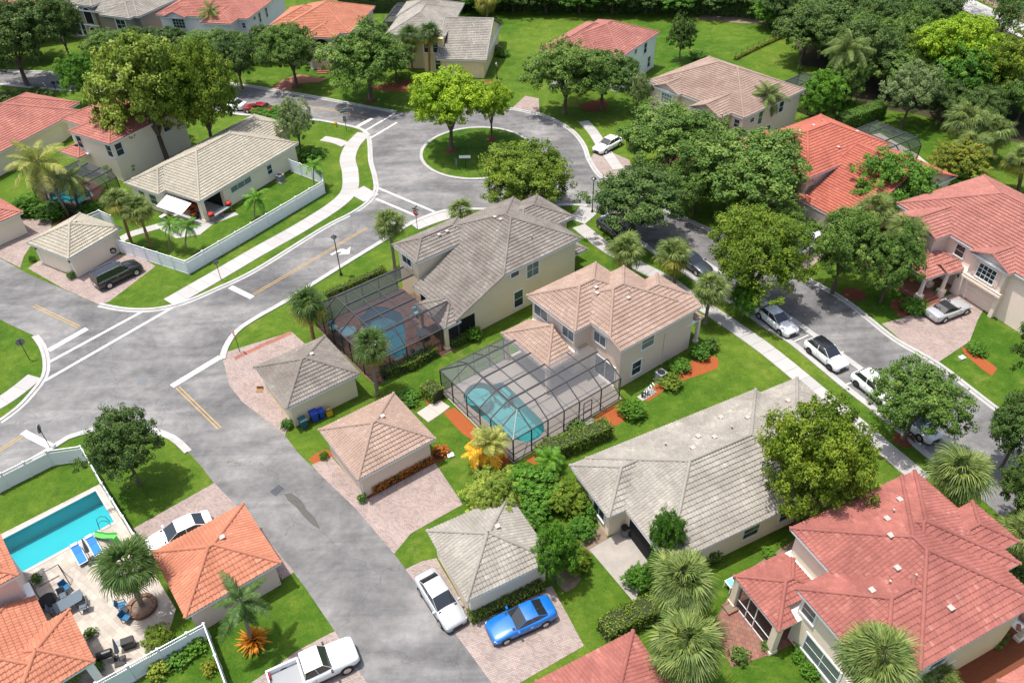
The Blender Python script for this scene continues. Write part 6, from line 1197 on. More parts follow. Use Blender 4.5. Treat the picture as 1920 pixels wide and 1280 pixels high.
S_ = [((1183, 778), 56, 1.5, 'fresh', 'round bright shrub at the right corner of the big pool cage'), ((1255, 722), 54, 1.1, 'hedge', 'rounded clipped shrub below the air conditioner'), ((1273, 692), 46, 1.1, 'glossy', 'dark shrub right of the air conditioner'), ((1312, 668), 44, 1.3, 'glossy', 'dark shrub at the tan house entry'), ((1330, 655), 34, 1.3, 'oak', 'pale shrub beside the tan house entry'),
 ((1082, 810), 42, 1.2, 'oak', 'leafy shrub in front of the big pool cage door'), ((1055, 830), 32, .9, 'glossy', 'low dark shrub below the big pool cage'), ((1027, 838), 26, 1.1, 'pale', 'sparse pale shrub below the big pool cage'), ((540, 800), 26, .9, 'glossy', 'small round topiary beside the trash bins'), ((680, 940), 20, .8, 'glossy', 'small box shrub at the front corner of the tan garage'), ((608, 858), 20, .7, 'glossy', 'small shrub at the left corner of the tan garage'),
 ((135, 522), 17, .9, 'glossy', 'small topiary at the front corner of the cream garage'), ((63, 490), 14, .8, 'glossy', 'small topiary at the left corner of the cream garage'), ((522, 1092), 18, .7, 'oakd', 'small dark topiary beside the orange garage'), ((765, 752), 50, 1.0, 'glossy', 'shrub between the two garages and the dark cage'), ((826, 850), 34, .8, 'flower', 'orange flowering shrub at the back corner of the tan garage'),
 ((1495, 415), 40, 1.6, 'glossy', 'dark shrub before the flame red house'), ((55, 400), 60, 2.4, 'fresh', 'rounded bush left of the leaning palms'), ((100, 405), 70, 1.8, 'glossy', 'loose dark bush below the coconut palm'), ((235, 318), 76, 2.4, 'fresh', 'bushy shrub at the corner of the cream roof'), ((170, 400), 50, 1.6, 'glossy', 'shrub behind the cream garage'),
 ((300, 1205), 58, 1.3, 'olive', 'wide olive shrub on the terrace beside the white fence'), ((72, 1090), 22, .8, 'fresh', 'potted green plant by the pool terrace swing'), ((172, 1192), 26, .7, 'oak', 'potted shrub at the orange roof corner'), ((185, 1255), 28, .9, 'glossy', 'dark shrub by the terrace gate'), ((370, 1215), 46, .9, 'fresh', 'leafy shrub inside the lower fence corner'), ((335, 1240), 50, .8, 'glossy', 'low green planting behind the lower fence'), ((395, 1255), 36, .8, 'autumn', 'yellowish shrub inside the lower fence'), ((300, 1262), 44, 1.0, 'yolk', 'arching yellow green shrub behind the lower fence'),
 ((1116, 962), 56, 1.8, 'glossy', 'big leafed bush at the long gray house corner'), ((930, 938), 125, 2.3, 'yolk', 'broad plumeria bush overhanging the paver drive'), ((1000, 932), 125, 2.5, 'fresh', 'broad leafy bush in the middle of the planting bed'), ((1062, 948), 92, 2.3, 'olive', 'leafy bush next to the long gray roof edge'), ((985, 975), 90, 1.8, 'glossy', 'dark bush behind the light gray garage'), ((1090, 1000), 60, 1.5, 'glossy', 'dark bush left of the stained slab'), ((1075, 1060), 70, 1.9, 'olive', 'loose bush at the light gray garage corner'), ((1195, 1095), 62, 1.7, 'fresh', 'bush beside the stained slab'), ((1330, 1050), 40, 1.3, 'oak', 'bush at the far corner of the long gray wall'),
 ((1440, 1040), 30, .6, 'fresh', 'low plant in the side yard by the red lanai'), ((1505, 1215), 42, .9, 'glossy', 'dark shrub under the big red house window'), ((1495, 1235), 30, .7, 'fresh', 'small shrub at the patio edge'), ((1385, 1235), 40, .9, 'oak', 'gray green shrub below the brick patio'), ((1515, 1262), 38, .8, 'fresh', 'low shrub under the large window at the bottom'), ((1435, 1215), 24, .7, 'oak', 'small bush at the patio column'),
 ((1712, 582), 54, 1.2, 'glossy', 'dark shrub between porch steps and drive'), ((1760, 552), 26, .9, 'glossy', 'small shrub beside the porch steps'), ((1830, 660), 40, 1.0, 'glossy', 'dark shrub in mulch at the drive corner'), ((942, 105), 30, 1.0, 'glossy', 'dark shrub at the yellow house side'), ((935, 98), 24, 1.0, 'autumn', 'yellow shrub at the yellow house side'), ((1310, 110), 40, 1.2, 'glossy', 'dark shrubs under the lone lawn tree'), ((1498, 138), 14, 1.5, 'oakd', 'small conical shrub on the back lawn'), ((890, 636), 30, 1.5, 'fresh', 'banana like plant beside the gray house wall'),
 ((520, 222), 70, 1.4, 'fresh', 'bright hedge like shrub behind the cream roof end'), ((585, 295), 50, 1.2, 'glossy', 'dark shrub under the silvery tree'), ((490, 218), 40, 1.3, 'fresh', 'shrub beside the dark red car'), ((60, 188), 90, 1.2, 'oakd', 'long dark shrubs above the far left coral roof'), ((10, 190), 60, 1.4, 'oakd', 'dark shrubs at the left edge above the coral roof'), ((1590, 210), 50, 1.6, 'glossy', 'dark shrub under the tall feathery palm'), ((1855, 1190), 60, .9, 'glossy', 'dark low shrub beside the big red house front'), ((1895, 1080), 50, 1.2, 'oakd', 'shrub at the right edge by the red roof')]
for i, (p, w_, hh, k, lab) in enumerate(S_): shrub(p, w_, hh, k, lab, i % 2)
# croton with strap leaves
t = thing('croton', 'orange strap leaved plant at the foot of the smooth palm', 'plant', at(478, 1205))
st_ = MB().add([(0, -.05, 0), (0, .05, 0), (.5, .07, .32), (.5, -.07, .32), (1.0, .01, .30), (1.0, -.01, .30)], [(0, 1, 2, 3), (3, 2, 4, 5)]).mesh('leaf', MT['croton'])
for i in range(130): s = RND.uniform(.9, 1.45); put('leaf', st_, t, mat4=Matrix.Rotation(i * 2.4, 4, 'Z') @ Matrix.Rotation(-RND.uniform(-.1, 1.1), 4, 'Y') @ Matrix.Diagonal((s, s, s, 1)))
# ------------------------------------------------------------------ street furniture
def lamp(px, label, h=5.0):
    t = thing('street_lamp', label, 'street lamp', at(*px), 0, 'black street lamps')
    obj('post', MB().tube([(0, 0, 0), (0, 0, .5), (0, 0, h - .5)], [.09, .06, .05], 10), MT['blackm'], t); obj('base', MB().lathe([(.17, 0), (.17, .12), (.10, .35), (.07, .5)], 10), MT['blackm'], t)
    l = obj('lantern', MB().lathe([(.05, h - .55), (.13, h - .45), (.24, h - .12), (.26, h - .10)], 8), MT['lamp'], t); obj('lantern_cap', MB().lathe([(.34, h - .11), (.30, h - .05), (.1, h + .08), (.02, h + .16)], 8), MT['blackm'], t); obj('finial', MB().lathe([(.02, h + .15), (.035, h + .2), (.01, h + .26)], 6), MT['blackm'], t)
lamp((639.7, 515.8), 'black lantern street lamp beside the painted turn arrow'); lamp((1110.4, 398), 'black lantern street lamp at the roundabout entrance to the right street', 4.6); lamp((932, 148), 'small lantern post on the lawn by the yellow house', 2.6)
def text_mesh(body, size, mat, ext=.004):
    c = bpy.data.curves.new('text', 'FONT'); c.body = body; c.size = size; c.align_x = 'CENTER'; c.align_y = 'CENTER'; c.extrude = ext
    o = bpy.data.objects.new('text', c); COL.objects.link(o); bpy.context.view_layer.update()
    me = bpy.data.meshes.new_from_object(o.evaluated_get(bpy.context.evaluated_depsgraph_get())); bpy.data.objects.remove(o); me.materials.clear(); me.materials.append(MT[mat]); return me
def stop_sign(px, face, label, h=2.6, blades=False):
    """face: world heading (degrees) the sign looks towards"""
    t = thing('stop_sign', label, 'stop sign', at(*px), math.radians(face + 90), 'stop signs')
    obj('post', MB().tube([(0, 0, 0), (0, 0, h)], .035, 8), MT['blackm'], t); r = .42; zc = h - .35
    oc = [(r * math.cos(math.pi / 8 + k * math.pi / 4), r * math.sin(math.pi / 8 + k * math.pi / 4)) for k in range(8)]
    def plate(nm, k, y0, y1, mat):
        mb = MB(); mb.v += [(x * k, y0, zc + z * k) for x, z in oc] + [(x * k, y1, zc + z * k) for x, z in oc]; mb.f += [tuple(range(8)), tuple(range(15, 7, -1))] + [(i, 8 + i, 8 + (i + 1) % 8, (i + 1) % 8) for i in range(8)]; return obj(nm, mb, MT[mat], t)
    plate('sign_back', 1.0, -.055, -.04, 'signback'); plate('border', .995, -.062, -.055, 'white'); pf = plate('sign_face', .93, -.068, -.062, 'stopred')
    put('lettering', text_mesh('STOP', .30, 'white'), pf, loc=(0, -.074, zc), rot=(math.pi / 2, 0, 0))
    if blades:
        for k, a in ((0, 0), (1, 1.57)): obj('street_name_blade', MB().box(-.45, -.012, h + .02 + k * .2, .45, .012, h + .19 + k * .2, Matrix.Rotation(a, 4, 'Z')), MT['signgreen'], t)
    return t
stop_sign((450, 660), head((447, 660), (380, 690)), 'red stop sign facing the camera beside the gray garage drive', 2.7)
stop_sign((783, 431), head((783, 430), (740, 470)), 'red stop sign with street name blades by the roundabout', 2.7, True)
stop_sign((94, 838), head((94, 836), (40, 810)) + 40, 'stop sign seen edge on at the lower left corner', 2.6)
stop_sign((56, 675), head((56, 675), (30, 600)), 'stop sign seen from behind on the far left lawn', 2.6)
t = thing('sign_post', 'street name sign on a black post at the top crosswalk', 'sign', at(650, 246)); obj('post', MB().tube([(0, 0, 0), (0, 0, 3.0)], .04, 8), MT['blackm'], t)
for k, a in ((0, .3), (1, 1.87)): obj('street_name_blade', MB().box(-.5, -.015, 2.8 + k * .22, .5, .015, 3.0 + k * .22, Matrix.Rotation(a, 4, 'Z')), MT['signgreen'], t)
obj('sign_panel', MB().box(-.25, -.06, 1.4, .25, -.045, 2.3), MT['signback'], t)
t = thing('sign_post', 'white sign plate on a post in the roundabout island', 'sign', at(873, 318) + Vector((0, 0, .11))); obj('post', MB().tube([(0, 0, 0), (0, 0, 1.9)], .05, 8), MT['blackm'], t); obj('sign_panel', MB().box(-.75, -.07, 1.55, .75, -.05, 1.95), MT['white'], t)
t = thing('utility_post', 'short gray utility post on the roundabout island', 'post', at(856, 312) + Vector((0, 0, .11))); obj('post', MB().box(-.1, -.1, 0, .1, .1, .9), MT['grey'], t); obj('cap', MB().box(-.14, -.14, .9, .14, .14, .98), MT['greymid'], t)
t = thing('sign_post', 'thin black sign post on the grass strip beside the curving sidewalk', 'sign', at(415, 525)); obj('post', MB().tube([(0, 0, 0), (0, 0, 2.6)], .035, 8), MT['blackm'], t); obj('sign_panel', MB().box(-.3, -.05, 2.1, .3, -.035, 2.55, Matrix.Rotation(.9, 4, 'Z')), MT['signback'], t)
t = thing('fire_hydrant', 'yellow fire hydrant on the grass corner by the top crosswalk', 'hydrant', at(630, 237)); obj('barrel', MB().lathe([(.2, 0), (.2, .08), (.14, .1), (.14, .5), (.17, .52), (.17, .58), (.12, .7), (.04, .78)], 12), MT['yellow'], t); obj('outlet', MB().bar((-.26, 0, .42), (.26, 0, .42), .13), MT['yellow'], t); obj('front_outlet', MB().bar((0, -.24, .40), (0, 0, .40), .16), MT['yellow'], t)
t = thing('mailbox', 'pair of black mailboxes on posts by the top left street', 'mailbox', at(110, 168))
for x in (-.45, .45): obj('post', MB().box(x - .05, -.05, 0, x + .05, .05, 1.0), MT['blackm'], t); obj('box', MB().box(x - .25, -.16, 1.0, x + .25, .16, 1.2).add([(x + s, .16 * math.cos(a), 1.2 + .16 * math.sin(a)) for s in (-.25, .25) for a in [math.pi * k / 6 for k in range(7)]], [(k, k + 1, k + 8, k + 7) for k in range(6)] + [tuple(range(7)), tuple(range(13, 6, -1))]), MT['blackm'], t)
# bins beside the gray garage
def bin_(px, mat, label, w_=.62, h=1.0, rz=.64):
    t = thing('wheelie_bin', label, 'bin', at(*px), rz, 'bins beside the gray garage'); a, b = w_ / 2 * .82, w_ / 2
    obj('body', MB().add([(-a, -a, .04), (a, -a, .04), (a, a, .04), (-a, a, .04), (-b, -b, h), (b, -b, h), (b, b, h), (-b, b, h)], [(0, 3, 2, 1), (4, 5, 6, 7), (0, 1, 5, 4), (1, 2, 6, 5), (2, 3, 7, 6), (3, 0, 4, 7)]), MT[mat], t)
    obj('lid', MB().add([(-b - .04, -b - .06, h), (b + .04, -b - .06, h), (b + .04, b + .06, h + .02), (-b - .04, b + .06, h + .02), (-b - .02, -b - .02, h + .07), (b + .02, -b - .02, h + .07), (b + .02, b, h + .12), (-b - .02, b, h + .12)], [(4, 5, 6, 7), (0, 1, 5, 4), (1, 2, 6, 5), (2, 3, 7, 6), (3, 0, 4, 7), (0, 3, 2, 1)]), MT[mat], t)
    for x in (-1, 1): obj('wheel', MB().tube([(x * b - .03, b, .11), (x * b + .03, b, .11)], .11, 12), MT['black'], t)
bin_((571, 801), 'binteal', 'dark teal wheelie bin nearest the topiary'); bin_((591, 788), 'binblue', 'bright blue recycling bin left of the other blue one'); bin_((604, 782), 'binblue', 'smaller blue bin beside the yellow crates', .5, .85)
for k, mt_ in enumerate(('yellow', 'yellow')):
    c = at(618, 778); t = tag(obj('crate', MB().box(-.26, -.2, 0, .26, -.17, .3).box(-.26, .17, 0, .26, .2, .3).box(-.26, -.17, 0, -.23, .17, .3).box(.23, -.17, 0, .26, .17, .3).box(-.23, -.17, 0, .23, .17, .03), MT[mt_], loc=(c.x, c.y, .02 + k * .31), rot=(0, 0, .6)), ('lower' if k == 0 else 'upper') + ' yellow crate in the stack by the gray garage', 'crate', 'yellow crates')
c = at(618, 778); tag(obj('cardboard_box', MB().box(-.2, -.16, 0, .2, .16, .22).add([(-.2, -.16, .22), (.2, -.16, .22), (.24, -.3, .3), (-.24, -.3, .3)], [(0, 1, 2, 3)]), MT['cardboard'], loc=(c.x, c.y, .65), rot=(0, 0, .6)), 'cardboard box on top of the yellow crates', 'box')
# air conditioners and pool equipment
def ac(px, label, rz=.6, s=1.0):
    t = thing('air_conditioner', label, 'air conditioner', at(*px), rz, 'outdoor air conditioners'); obj('pad', MB().box(-.5, -.5, 0, .5, .5, .06), MT['concrete'], t); obj('housing', MB().box(-.4, -.4, .06, .4, .4, .95), MT['greymid'], t)
    lv = MB()
    for k in range(9): z = .14 + k * .09; lv.box(-.41, -.41, z, .41, .41, z + .035)
    obj('louvre', lv, MT['grey'], t); obj('fan_guard', MB().lathe([(.36, .95), (.36, .99), (.30, 1.0), (.06, 1.0)], 16), MT['black'], t); obj('cover', MB().box(-.43, -.43, .93, .43, .43, .962), MT['grey'], t)
ac((1238, 712), 'gray air conditioner beside the tan house wall', .63); ac((527, 340), 'gray air conditioner beside the cream house wall', 1.03); ac((933, 96), 'white topped air conditioner beside the yellow house', -.15)
t = thing('pool_pump', 'white pool pump pipework beside the tan house wall', 'pool pump', at(1213, 740), .63); obj('pad', MB().box(-.9, -.35, 0, .9, .35, .05), MT['concrete'], t); obj('pump', MB().lathe([(.16, .05), (.18, .2), (.18, .5), (.08, .6)], 12, (-.5, 0, 0)), MT['black'], t); obj('filter', MB().lathe([(.2, .05), (.22, .15), (.22, .6), (.1, .75)], 12, (0, .05, 0)), MT['grey'], t)
for k in range(5): obj('pipe', MB().tube([(-.6 + k * .3, -.2, .1), (-.6 + k * .3, -.2, .5 + .12 * k), (-.3 + k * .24, .1, .55 + .12 * k), (-.3 + k * .24, .12, .1)], .035, 8), MT['white'], t)
for px, lab in (((820, 848), 'coiled black garden hose on the tan garage wall'), ((212, 470), 'coiled black garden hose on the cream garage wall')):
    p = at(*px, .7); t = thing('garden_hose', lab, 'hose', p, .6); 
    for k in range(3): r = .34 - k * .05; obj('coil', MB().tube([(r * math.cos(a), -.04 * k, r * math.sin(a)) for a in [i * math.pi / 9 for i in range(19)]], .03, 6), MT['black'], t)
for x, lab in ((180, 'left white board leaning on the cream garage wall'), (196, 'right white board leaning on the cream garage wall')):
    p = at(x, 497 - (x - 180) * .45); tag(obj('board', MB().box(-.55, -.03, 0, .55, .03, .95, Matrix.Rotation(-.25, 4, 'X')), MT['vinyl'], loc=(p.x, p.y, .02), rot=(0, 0, 1.05)), lab, 'board')
tag(obj('stool', MB().box(-.3, -.3, 0, .3, .3, .05).box(-.3, .25, .05, .3, .3, .3), MT['wood'], loc=at(487, 732)), 'small tan stool on the drive before the gray garage door', 'stool')
for px, lab in (((845, 855), 'small white utility box on the lawn by the tan garage'), ((1803, 672), 'pale concrete utility lid on the lawn by the paver drive')):
    tag(obj('utility_box', MB().box(-.25, -.18, 0, .25, .18, .16).box(-.28, -.21, .16, .28, .21, .19), MT['vinyl'], loc=at(*px), rot=(0, 0, .4)), lab, 'utility box')

# ------------------------------------------------------------------ terrace furniture
def at8(px, z=0.022): p = at(*px); return Vector((p.x, p.y, z))
def lounger(px, label, rz):
    t = thing('sun_lounger', label, 'sun lounger', at8(px), rz, 'blue sun loungers'); fr = MB().box(-.95, -.33, .30, .95, -.29, .35).box(-.95, .29, .30, .95, .33, .35).box(-.95, -.29, .30, -.9, .29, .35).box(.9, -.29, .30, .95, .29, .35); obj('frame', fr, MT['vinyl'], t)
    for x in (-.8, .8):
        for y in (-.3, .3): obj('leg', MB().box(x - .025, y - .025, 0, x + .025, y + .025, .3), MT['vinyl'], t)
    obj('seat', MB().box(-.9, -.29, .352, .2, .29, .39), MT['royal'], t); obj('backrest', MB().box(0, -.29, 0, .8, .29, .04, Matrix.Translation((.2, 0, .37)) @ Matrix.Rotation(-.5, 4, 'Y')), MT['royal'], t); obj('pillow', MB().box(0, -.24, 0, .2, .24, .07, Matrix.Translation((.72, 0, .70)) @ Matrix.Rotation(-.5, 4, 'Y')), MT['vinyl'], t)
a8 = math.radians(130)
lounger((152, 1045), 'left blue sun lounger at the turquoise pool edge', a8); lounger((180, 1029), 'right blue sun lounger at the turquoise pool edge', a8)
def chair(px, label, rz, mat, frame='blackm', group=None):
    t = thing('patio_chair', label, 'chair', at8(px), rz, group); obj('seat', MB().box(-.25, -.25, .42, .25, .25, .46), MT[mat], t); obj('backrest', MB().box(-.25, 0, 0, .25, .04, .5, Matrix.Translation((0, .24, .46)) @ Matrix.Rotation(-.2, 4, 'X')), MT[mat], t)
    for x in (-.25, .25):
        for y in (-.23, .23): obj('leg', MB().bar((x, y, 0), (x, y, .45), .035), MT[frame], t)
        obj('armrest', MB().bar((x, -.23, .66), (x, .28, .66), .04).bar((x, -.23, .45), (x, -.23, .66), .03), MT[frame], t)
    return t
t = thing('patio_table', 'slate patio table beside the orange roof corner', 'table', at8((136, 1138)), a8 + math.pi / 2); obj('top', MB().box(-.95, -.5, .70, .95, .5, .74), MT['slate'], t)
for x in (-.85, .85):
    for y in (-.42, .42): obj('leg', MB().box(x - .03, y - .03, 0, x + .03, y + .03, .7), MT['blackm'], t)
g_ = 'chairs around the slate table'
chair((153, 1132), 'patio chair right of the slate table, upper one', -1.2, 'slate', group=g_); chair((160, 1144), 'patio chair right of the slate table, lower one', -1.2, 'slate', group=g_); chair((122, 1122), 'patterned chair at the upper end of the slate table', .6, 'slate', group=g_); chair((105, 1148), 'patio chair left of the slate table', 2.0, 'slate', group=g_)
chair((127, 1108), 'blue seated chair beside the swing frame', .9, 'seat'); chair((232, 1140), 'upper blue chair beside the round planter', 1.9, 'seat'); chair((240, 1164), 'lower blue chair beside the round planter', 1.2, 'seat')
t = thing('side_table', 'small dark table between the two blue chairs', 'table', at8((236, 1152))); obj('top', MB().lathe([(.32, .5), (.32, .53)], 16), MT['blackm'], t); obj('leg', MB().lathe([(.2, 0), (.03, .04), (.03, .5)], 10), MT['blackm'], t)
t = thing('garden_swing', 'black metal swing frame on the terrace beside the potted plant', 'swing', at8((100, 1100)), a8 + math.pi / 2)
for x in (-1, 1): obj('side_frame', MB().tube([(x, -.7, 0), (x, 0, 1.8), (x, .7, 0)], .03, 8), MT['blackm'], t)
obj('top_bar', MB().tube([(-1, 0, 1.8), (1, 0, 1.8)], .03, 8), MT['blackm'], t); obj('seat_frame', MB().tube([(-.7, -.25, .5), (.7, -.25, .5), (.7, .25, .95), (-.7, .25, .95), (-.7, -.25, .5)], .02, 6), MT['blackm'], t)
t = thing('fire_bowl', 'round black covered fire bowl by the orange roof', 'fire bowl', at8((94, 1132))); obj('bowl', MB().lathe([(.25, 0), (.35, .15), (.62, .42), (.64, .5), (.5, .6), (.1, .66)], 20), MT['soft'], t)
t = thing('round_planter', 'round brick planter ring at the foot of the terrace palm', 'planter', at8((268, 1139))); ring = MB()
for k in range(24): a, b = 2 * math.pi * k / 24, 2 * math.pi * (k + .93) / 24; obj('stone', MB().prism([(.72 * math.cos(a), .72 * math.sin(a)), (1.0 * math.cos(a), 1.0 * math.sin(a)), (1.0 * math.cos(b), 1.0 * math.sin(b)), (.72 * math.cos(b), .72 * math.sin(b))], 0, .30 + .03 * (k % 3)), MT['terr'], t)
obj('soil', MB().lathe([(.74, 0), (.74, .2), (.05, .24)], 20), MT['soil'], t)
def umbrella(px, label, rz):
    t = thing('folded_parasol', label, 'parasol', at8(px), rz); obj('base', MB().box(-.35, -.35, 0, .35, .35, .1), MT['blackm'], t); obj('pole', MB().tube([(0, 0, .1), (.25, .25, 2.3)], .025, 8), MT['blackm'], t); obj('canopy', MB().tube([(.10, .10, 1.0), (.16, .16, 1.4), (.25, .25, 2.25)], [.16, .13, .04], 10), MT['slate'], t)
umbrella((226, 1240), 'folded parasol with square base by the lower terrace', .4); umbrella((172, 1052), 'folded parasol between the blue sun loungers', .9)
t = thing('barbecue', 'black barbecue grill near the folded parasol', 'barbecue', at8((203, 1238)), .4); obj('body', MB().box(-.5, -.25, .6, .5, .25, .85), MT['black'], t); obj('lid', MB().tube([(-.45, 0, .86), (.45, 0, .86)], .24, 12), MT['black'], t)
for x in (-.45, .45): obj('leg', MB().box(x - .03, -.2, 0, x + .03, .2, .6), MT['blackm'], t)
t = thing('barbecue', 'black grill beside the wide olive shrub', 'barbecue', at8((245, 1212)), .4); obj('body', MB().box(-.4, -.25, .5, .4, .25, .85), MT['black'], t); obj('shelf', MB().box(-.75, -.22, .8, -.4, .22, .84), MT['grey'], t); obj('leg', MB().box(-.38, -.2, 0, .38, .2, .5), MT['blackm'], t)
t = thing('pool_slide', 'small green slide at the turquoise pool edge', 'slide', at8((200, 1012)), math.radians(-20)); obj('chute', MB().add([(-1.2, -.2, .15), (-1.2, .2, .15), (0, .22, .35), (0, -.22, .35), (1.2, .22, .9), (1.2, -.22, .9), (-1.2, -.24, .35), (0, -.26, .55), (1.2, -.26, 1.1), (-1.2, .24, .35), (0, .26, .55), (1.2, .26, 1.1)], [(0, 1, 2, 3), (3, 2, 4, 5), (0, 3, 7, 6), (3, 5, 8, 7), (1, 9, 10, 2), (2, 10, 11, 4)]), MT['lgreen'], t); obj('support', MB().box(.9, -.2, 0, 1.1, .2, .8), MT['lgreen'], t)
t = thing('pool_ladder', 'black bent rail ladder at the pool corner by the green slide', 'ladder', at8((196, 985)), .6)
for y in (-.25, .25): obj('rail', MB().tube([(-.4, y, .0), (-.3, y, .7), (0, y, .85), (.3, y, .6), (.45, y, -.1)], .022, 8), MT['blackm'], t)
# cream house lanai
def lx(key, x, y, z=.05): q = L(key, x, y); return (q[0], q[1], z)
for x, y, lab in ((.9, 3.6, 'orange armchair under the cream house awning'), (1.9, 4.6, 'orange armchair at the back of the cream lanai')):
    t = thing('armchair', lab, 'armchair', lx('H5', x, y), math.radians(58.9)); obj('seat', MB().box(-.45, -.45, .1, .45, .45, .45), MT['orange'], t); obj('backrest', MB().box(.25, -.45, .45, .45, .45, .85), MT['orange'], t); [obj('armrest', MB().box(-.45, s * .38 - .07, .45, .25, s * .38 + .07, .62), MT['blackm'], t) for s in (-1, 1)]
t = thing('fire_table', 'round dark fire table on the cream house patio', 'table', lx('H5', .2, 2.2)); obj('body', MB().lathe([(.45, 0), (.5, .3), (.6, .42), (.6, .48), (.3, .48)], 16), MT['black'], t); obj('top', MB().lathe([(.3, .48), (.3, .52)], 12), MT['orange'], t)
t = thing('grill_table', 'wooden table holding two red kettle grills beside the cream house', 'table', lx('H5', 1.9, -.5), math.radians(58.9)); obj('top', MB().box(-1.5, -.4, .75, 1.5, .4, .8), MT['grey'], t)
for x in (-1.4, 0, 1.4):
    for y in (-.32, .32): obj('leg', MB().box(x - .05, y - .05, 0, x + .05, y + .05, .75), MT['wood'], t)
for x, lab in ((.45, 'nearer red kettle grill on the wooden table'), (3.35, 'farther red kettle grill on the wooden table')):
    t = thing('kettle_grill', lab, 'grill', lx('H5', x, -.5, .8)); obj('bowl', MB().lathe([(.1, 0), (.3, .12), (.38, .28), (.38, .32)], 16), MT['black'], t); obj('lid', MB().lathe([(.39, .32), (.36, .45), (.2, .58), (.03, .62)], 16), MT['redkettle'], t); obj('handle', MB().bar((-.08, 0, .65), (.08, 0, .65), .04), MT['blackm'], t)
t = thing('cooler', 'small white cooler box on the cream house patio', 'cooler', lx('H5', -1.9, 5.4), 1.0); obj('body', MB().box(-.35, -.22, 0, .35, .22, .35), MT['grey'], t); obj('lid', MB().box(-.37, -.24, .35, .37, .24, .42), MT['vinyl'], t)
t = thing('patio_table', 'low stone coffee table on the cream patio', 'table', lx('H5', -1.2, 1.8)); obj('top', MB().box(-.5, -.5, .3, .5, .5, .36), MT['concrete'], t); obj('base', MB().box(-.35, -.35, 0, .35, .35, .3), MT['grey'], t)
# things inside the gray house cage
def c2(x, y, z=.03): q = L('H2', x, y); return (q[0], q[1], z)
for x, y, lab in ((-14.0, 9.9, 'aqua cushioned chair in the far left corner of the dark cage'), (-6.2, 6.4, 'aqua cushioned chair beside the lanai in the dark cage')):
    t = thing('lounge_chair', lab, 'chair', c2(x, y), .6); obj('seat', MB().box(-.4, -.4, .25, .4, .4, .45), MT['aqua'], t); obj('backrest', MB().box(-.4, .3, .45, .4, .45, .9), MT['aqua'], t); [obj('leg', MB().box(a * .36 - .03, b * .36 - .03, 0, a * .36 + .03, b * .36 + .03, .25), MT['blackm'], t) for a in (-1, 1) for b in (-1, 1)]
t = thing('barbecue', 'black barbecue inside the dark cage behind the hedge', 'barbecue', c2(-11.9, 1.0), .66); obj('body', MB().box(-.75, -.3, .1, .75, .3, .85), MT['black'], t); obj('lid', MB().tube([(-.5, 0, .88), (.5, 0, .88)], .26, 12), MT['grey'], t); [obj('leg', MB().box(x - .04, -.25, 0, x + .04, .25, .1), MT['black'], t) for x in (-.7, .7)]
t = thing('outdoor_kitchen', 'dark outdoor counter with grill tops inside the dark cage', 'counter', c2(-9.9, 1.1), .66); obj('counter', MB().box(-.9, -.3, 0, .9, .3, .85), MT['blackm'], t); obj('worktop', MB().box(-.95, -.33, .85, .95, .33, .9), MT['greymid'], t); obj('lid', MB().lathe([(.22, .9), (.2, 1.05), (.05, 1.12)], 12, (-.4, 0, 0)), MT['black'], t)
t = thing('patio_table', 'round blue gray table under the lanai of the gray house', 'table', c2(-7.9, 3.1)); obj('top', MB().lathe([(.6, .7), (.6, .74)], 18), MT['slate'], t); obj('leg', MB().lathe([(.3, 0), (.05, .05), (.05, .7)], 12), MT['blackm'], t)
t = thing('trash_can', 'dark round trash can at the gray house lanai corner', 'bin', at(1172, 1003) ); obj('body', MB().lathe([(.28, 0), (.33, .85), (.34, .9)], 16), MT['greymid'], t); obj('rim', MB().lathe([(.36, .86), (.36, .93), (.28, .93)], 16), MT['black'], t)
t = thing('trash_can', 'black bin under the eave beside the round trash can', 'bin', at(1196, 1010)); obj('body', MB().lathe([(.26, 0), (.3, .8), (.31, .85)], 14), MT['black'], t); obj('lid', MB().lathe([(.33, .85), (.2, .93), (.05, .95)], 14), MT['black'], t)
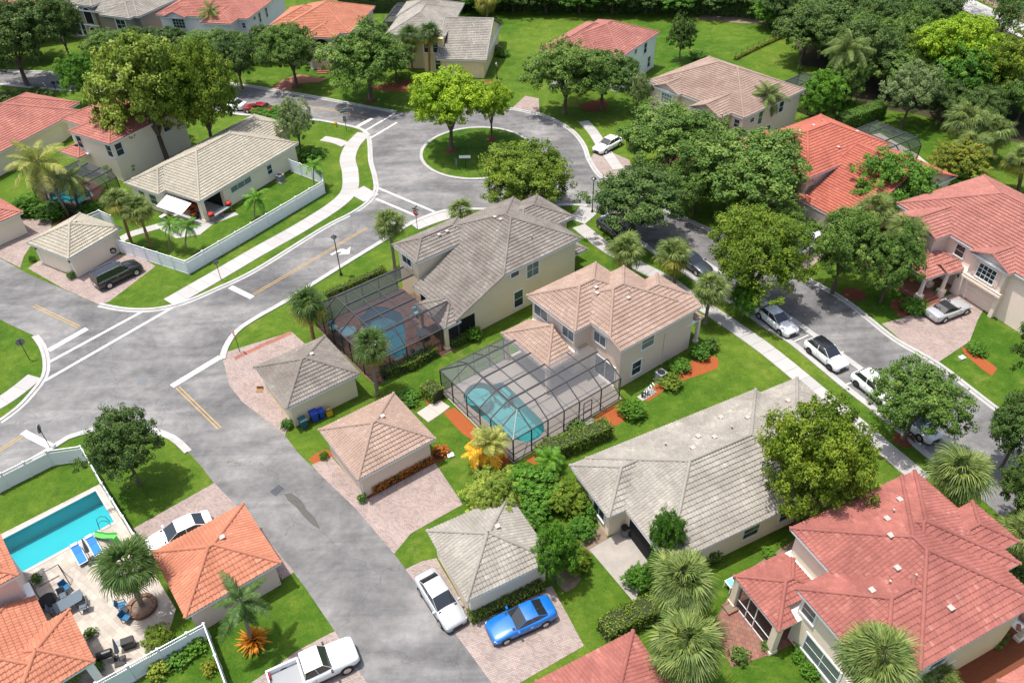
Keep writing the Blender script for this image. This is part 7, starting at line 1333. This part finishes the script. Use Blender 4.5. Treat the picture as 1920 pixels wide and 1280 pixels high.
t = thing('potting_bench', 'white potting bench with seed trays beside the red lanai', 'bench', at(1374, 1100), .43); obj('top', MB().box(-.6, -.35, .7, .6, .35, .75), MT['vinyl'], t); [obj('leg', MB().box(a * .55 - .03, b * .3 - .03, 0, a * .55 + .03, b * .3 + .03, .7), MT['vinyl'], t) for a in (-1, 1) for b in (-1, 1)]; obj('tray', MB().box(-.5, -.28, .75, -.1, .28, .83), MT['aqua'], t); obj('tray', MB().box(.0, -.28, .75, .45, .28, .83), MT['black'], t)
t = thing('raised_bed', 'red brick raised planter below the potting bench', 'planter', at(1370, 1140), .43); [obj('brick', MB().box(-.5 + i * .26, -.4 + j * .7, k * .12, -.26 + i * .26, -.3 + j * .7, k * .12 + .11), MT['redband'], t) for i in range(4) for j in range(2) for k in range(2)]; obj('soil', MB().box(-.48, -.32, 0, .48, .32, .18), MT['soil'], t)
# post and wire line across the far lawn
t = thing('wire_fence', 'low brushy wire fence line across the far lawn', 'fence', at(1380, 105)); a, b = at(1378, 112) - at(1380, 105), at(1462, 72) - at(1380, 105)
for k in range(9): q = a.lerp(b, k / 8); obj('post', MB().tube([(q.x, q.y, 0), (q.x, q.y, 1.3)], .04, 6), MT['bark'], t)
for z in (.5, 1.1): obj('wire', MB().tube([a + Vector((0, 0, z)), b + Vector((0, 0, z))], .015, 4), MT['blackm'], t)
hedge([(1378, 113), (1420, 92), (1462, 73)], .6, .5, 'autumn', 'dry brush growing along the wire fence on the far lawn', 0, 60, .2)
t = thing('screen_fence', 'green fabric screen fence beyond the white road at the top right', 'fence', at(1850, -5)); a, b = Vector((0, 0, 0)), at(1945, 35) - at(1850, -5)
for k in range(6): q = a.lerp(b, k / 5); obj('post', MB().tube([(q.x, q.y, 0), (q.x, q.y, 3.2)], .05, 6), MT['grey'], t)
for k in range(5): p, q = a.lerp(b, k / 5), a.lerp(b, (k + 1) / 5); obj('panel', MB().quad((p.x, p.y, .05), (q.x, q.y, .05), (q.x, q.y, 3.1), (p.x, p.y, 3.1)), MT['signgreen'], t)
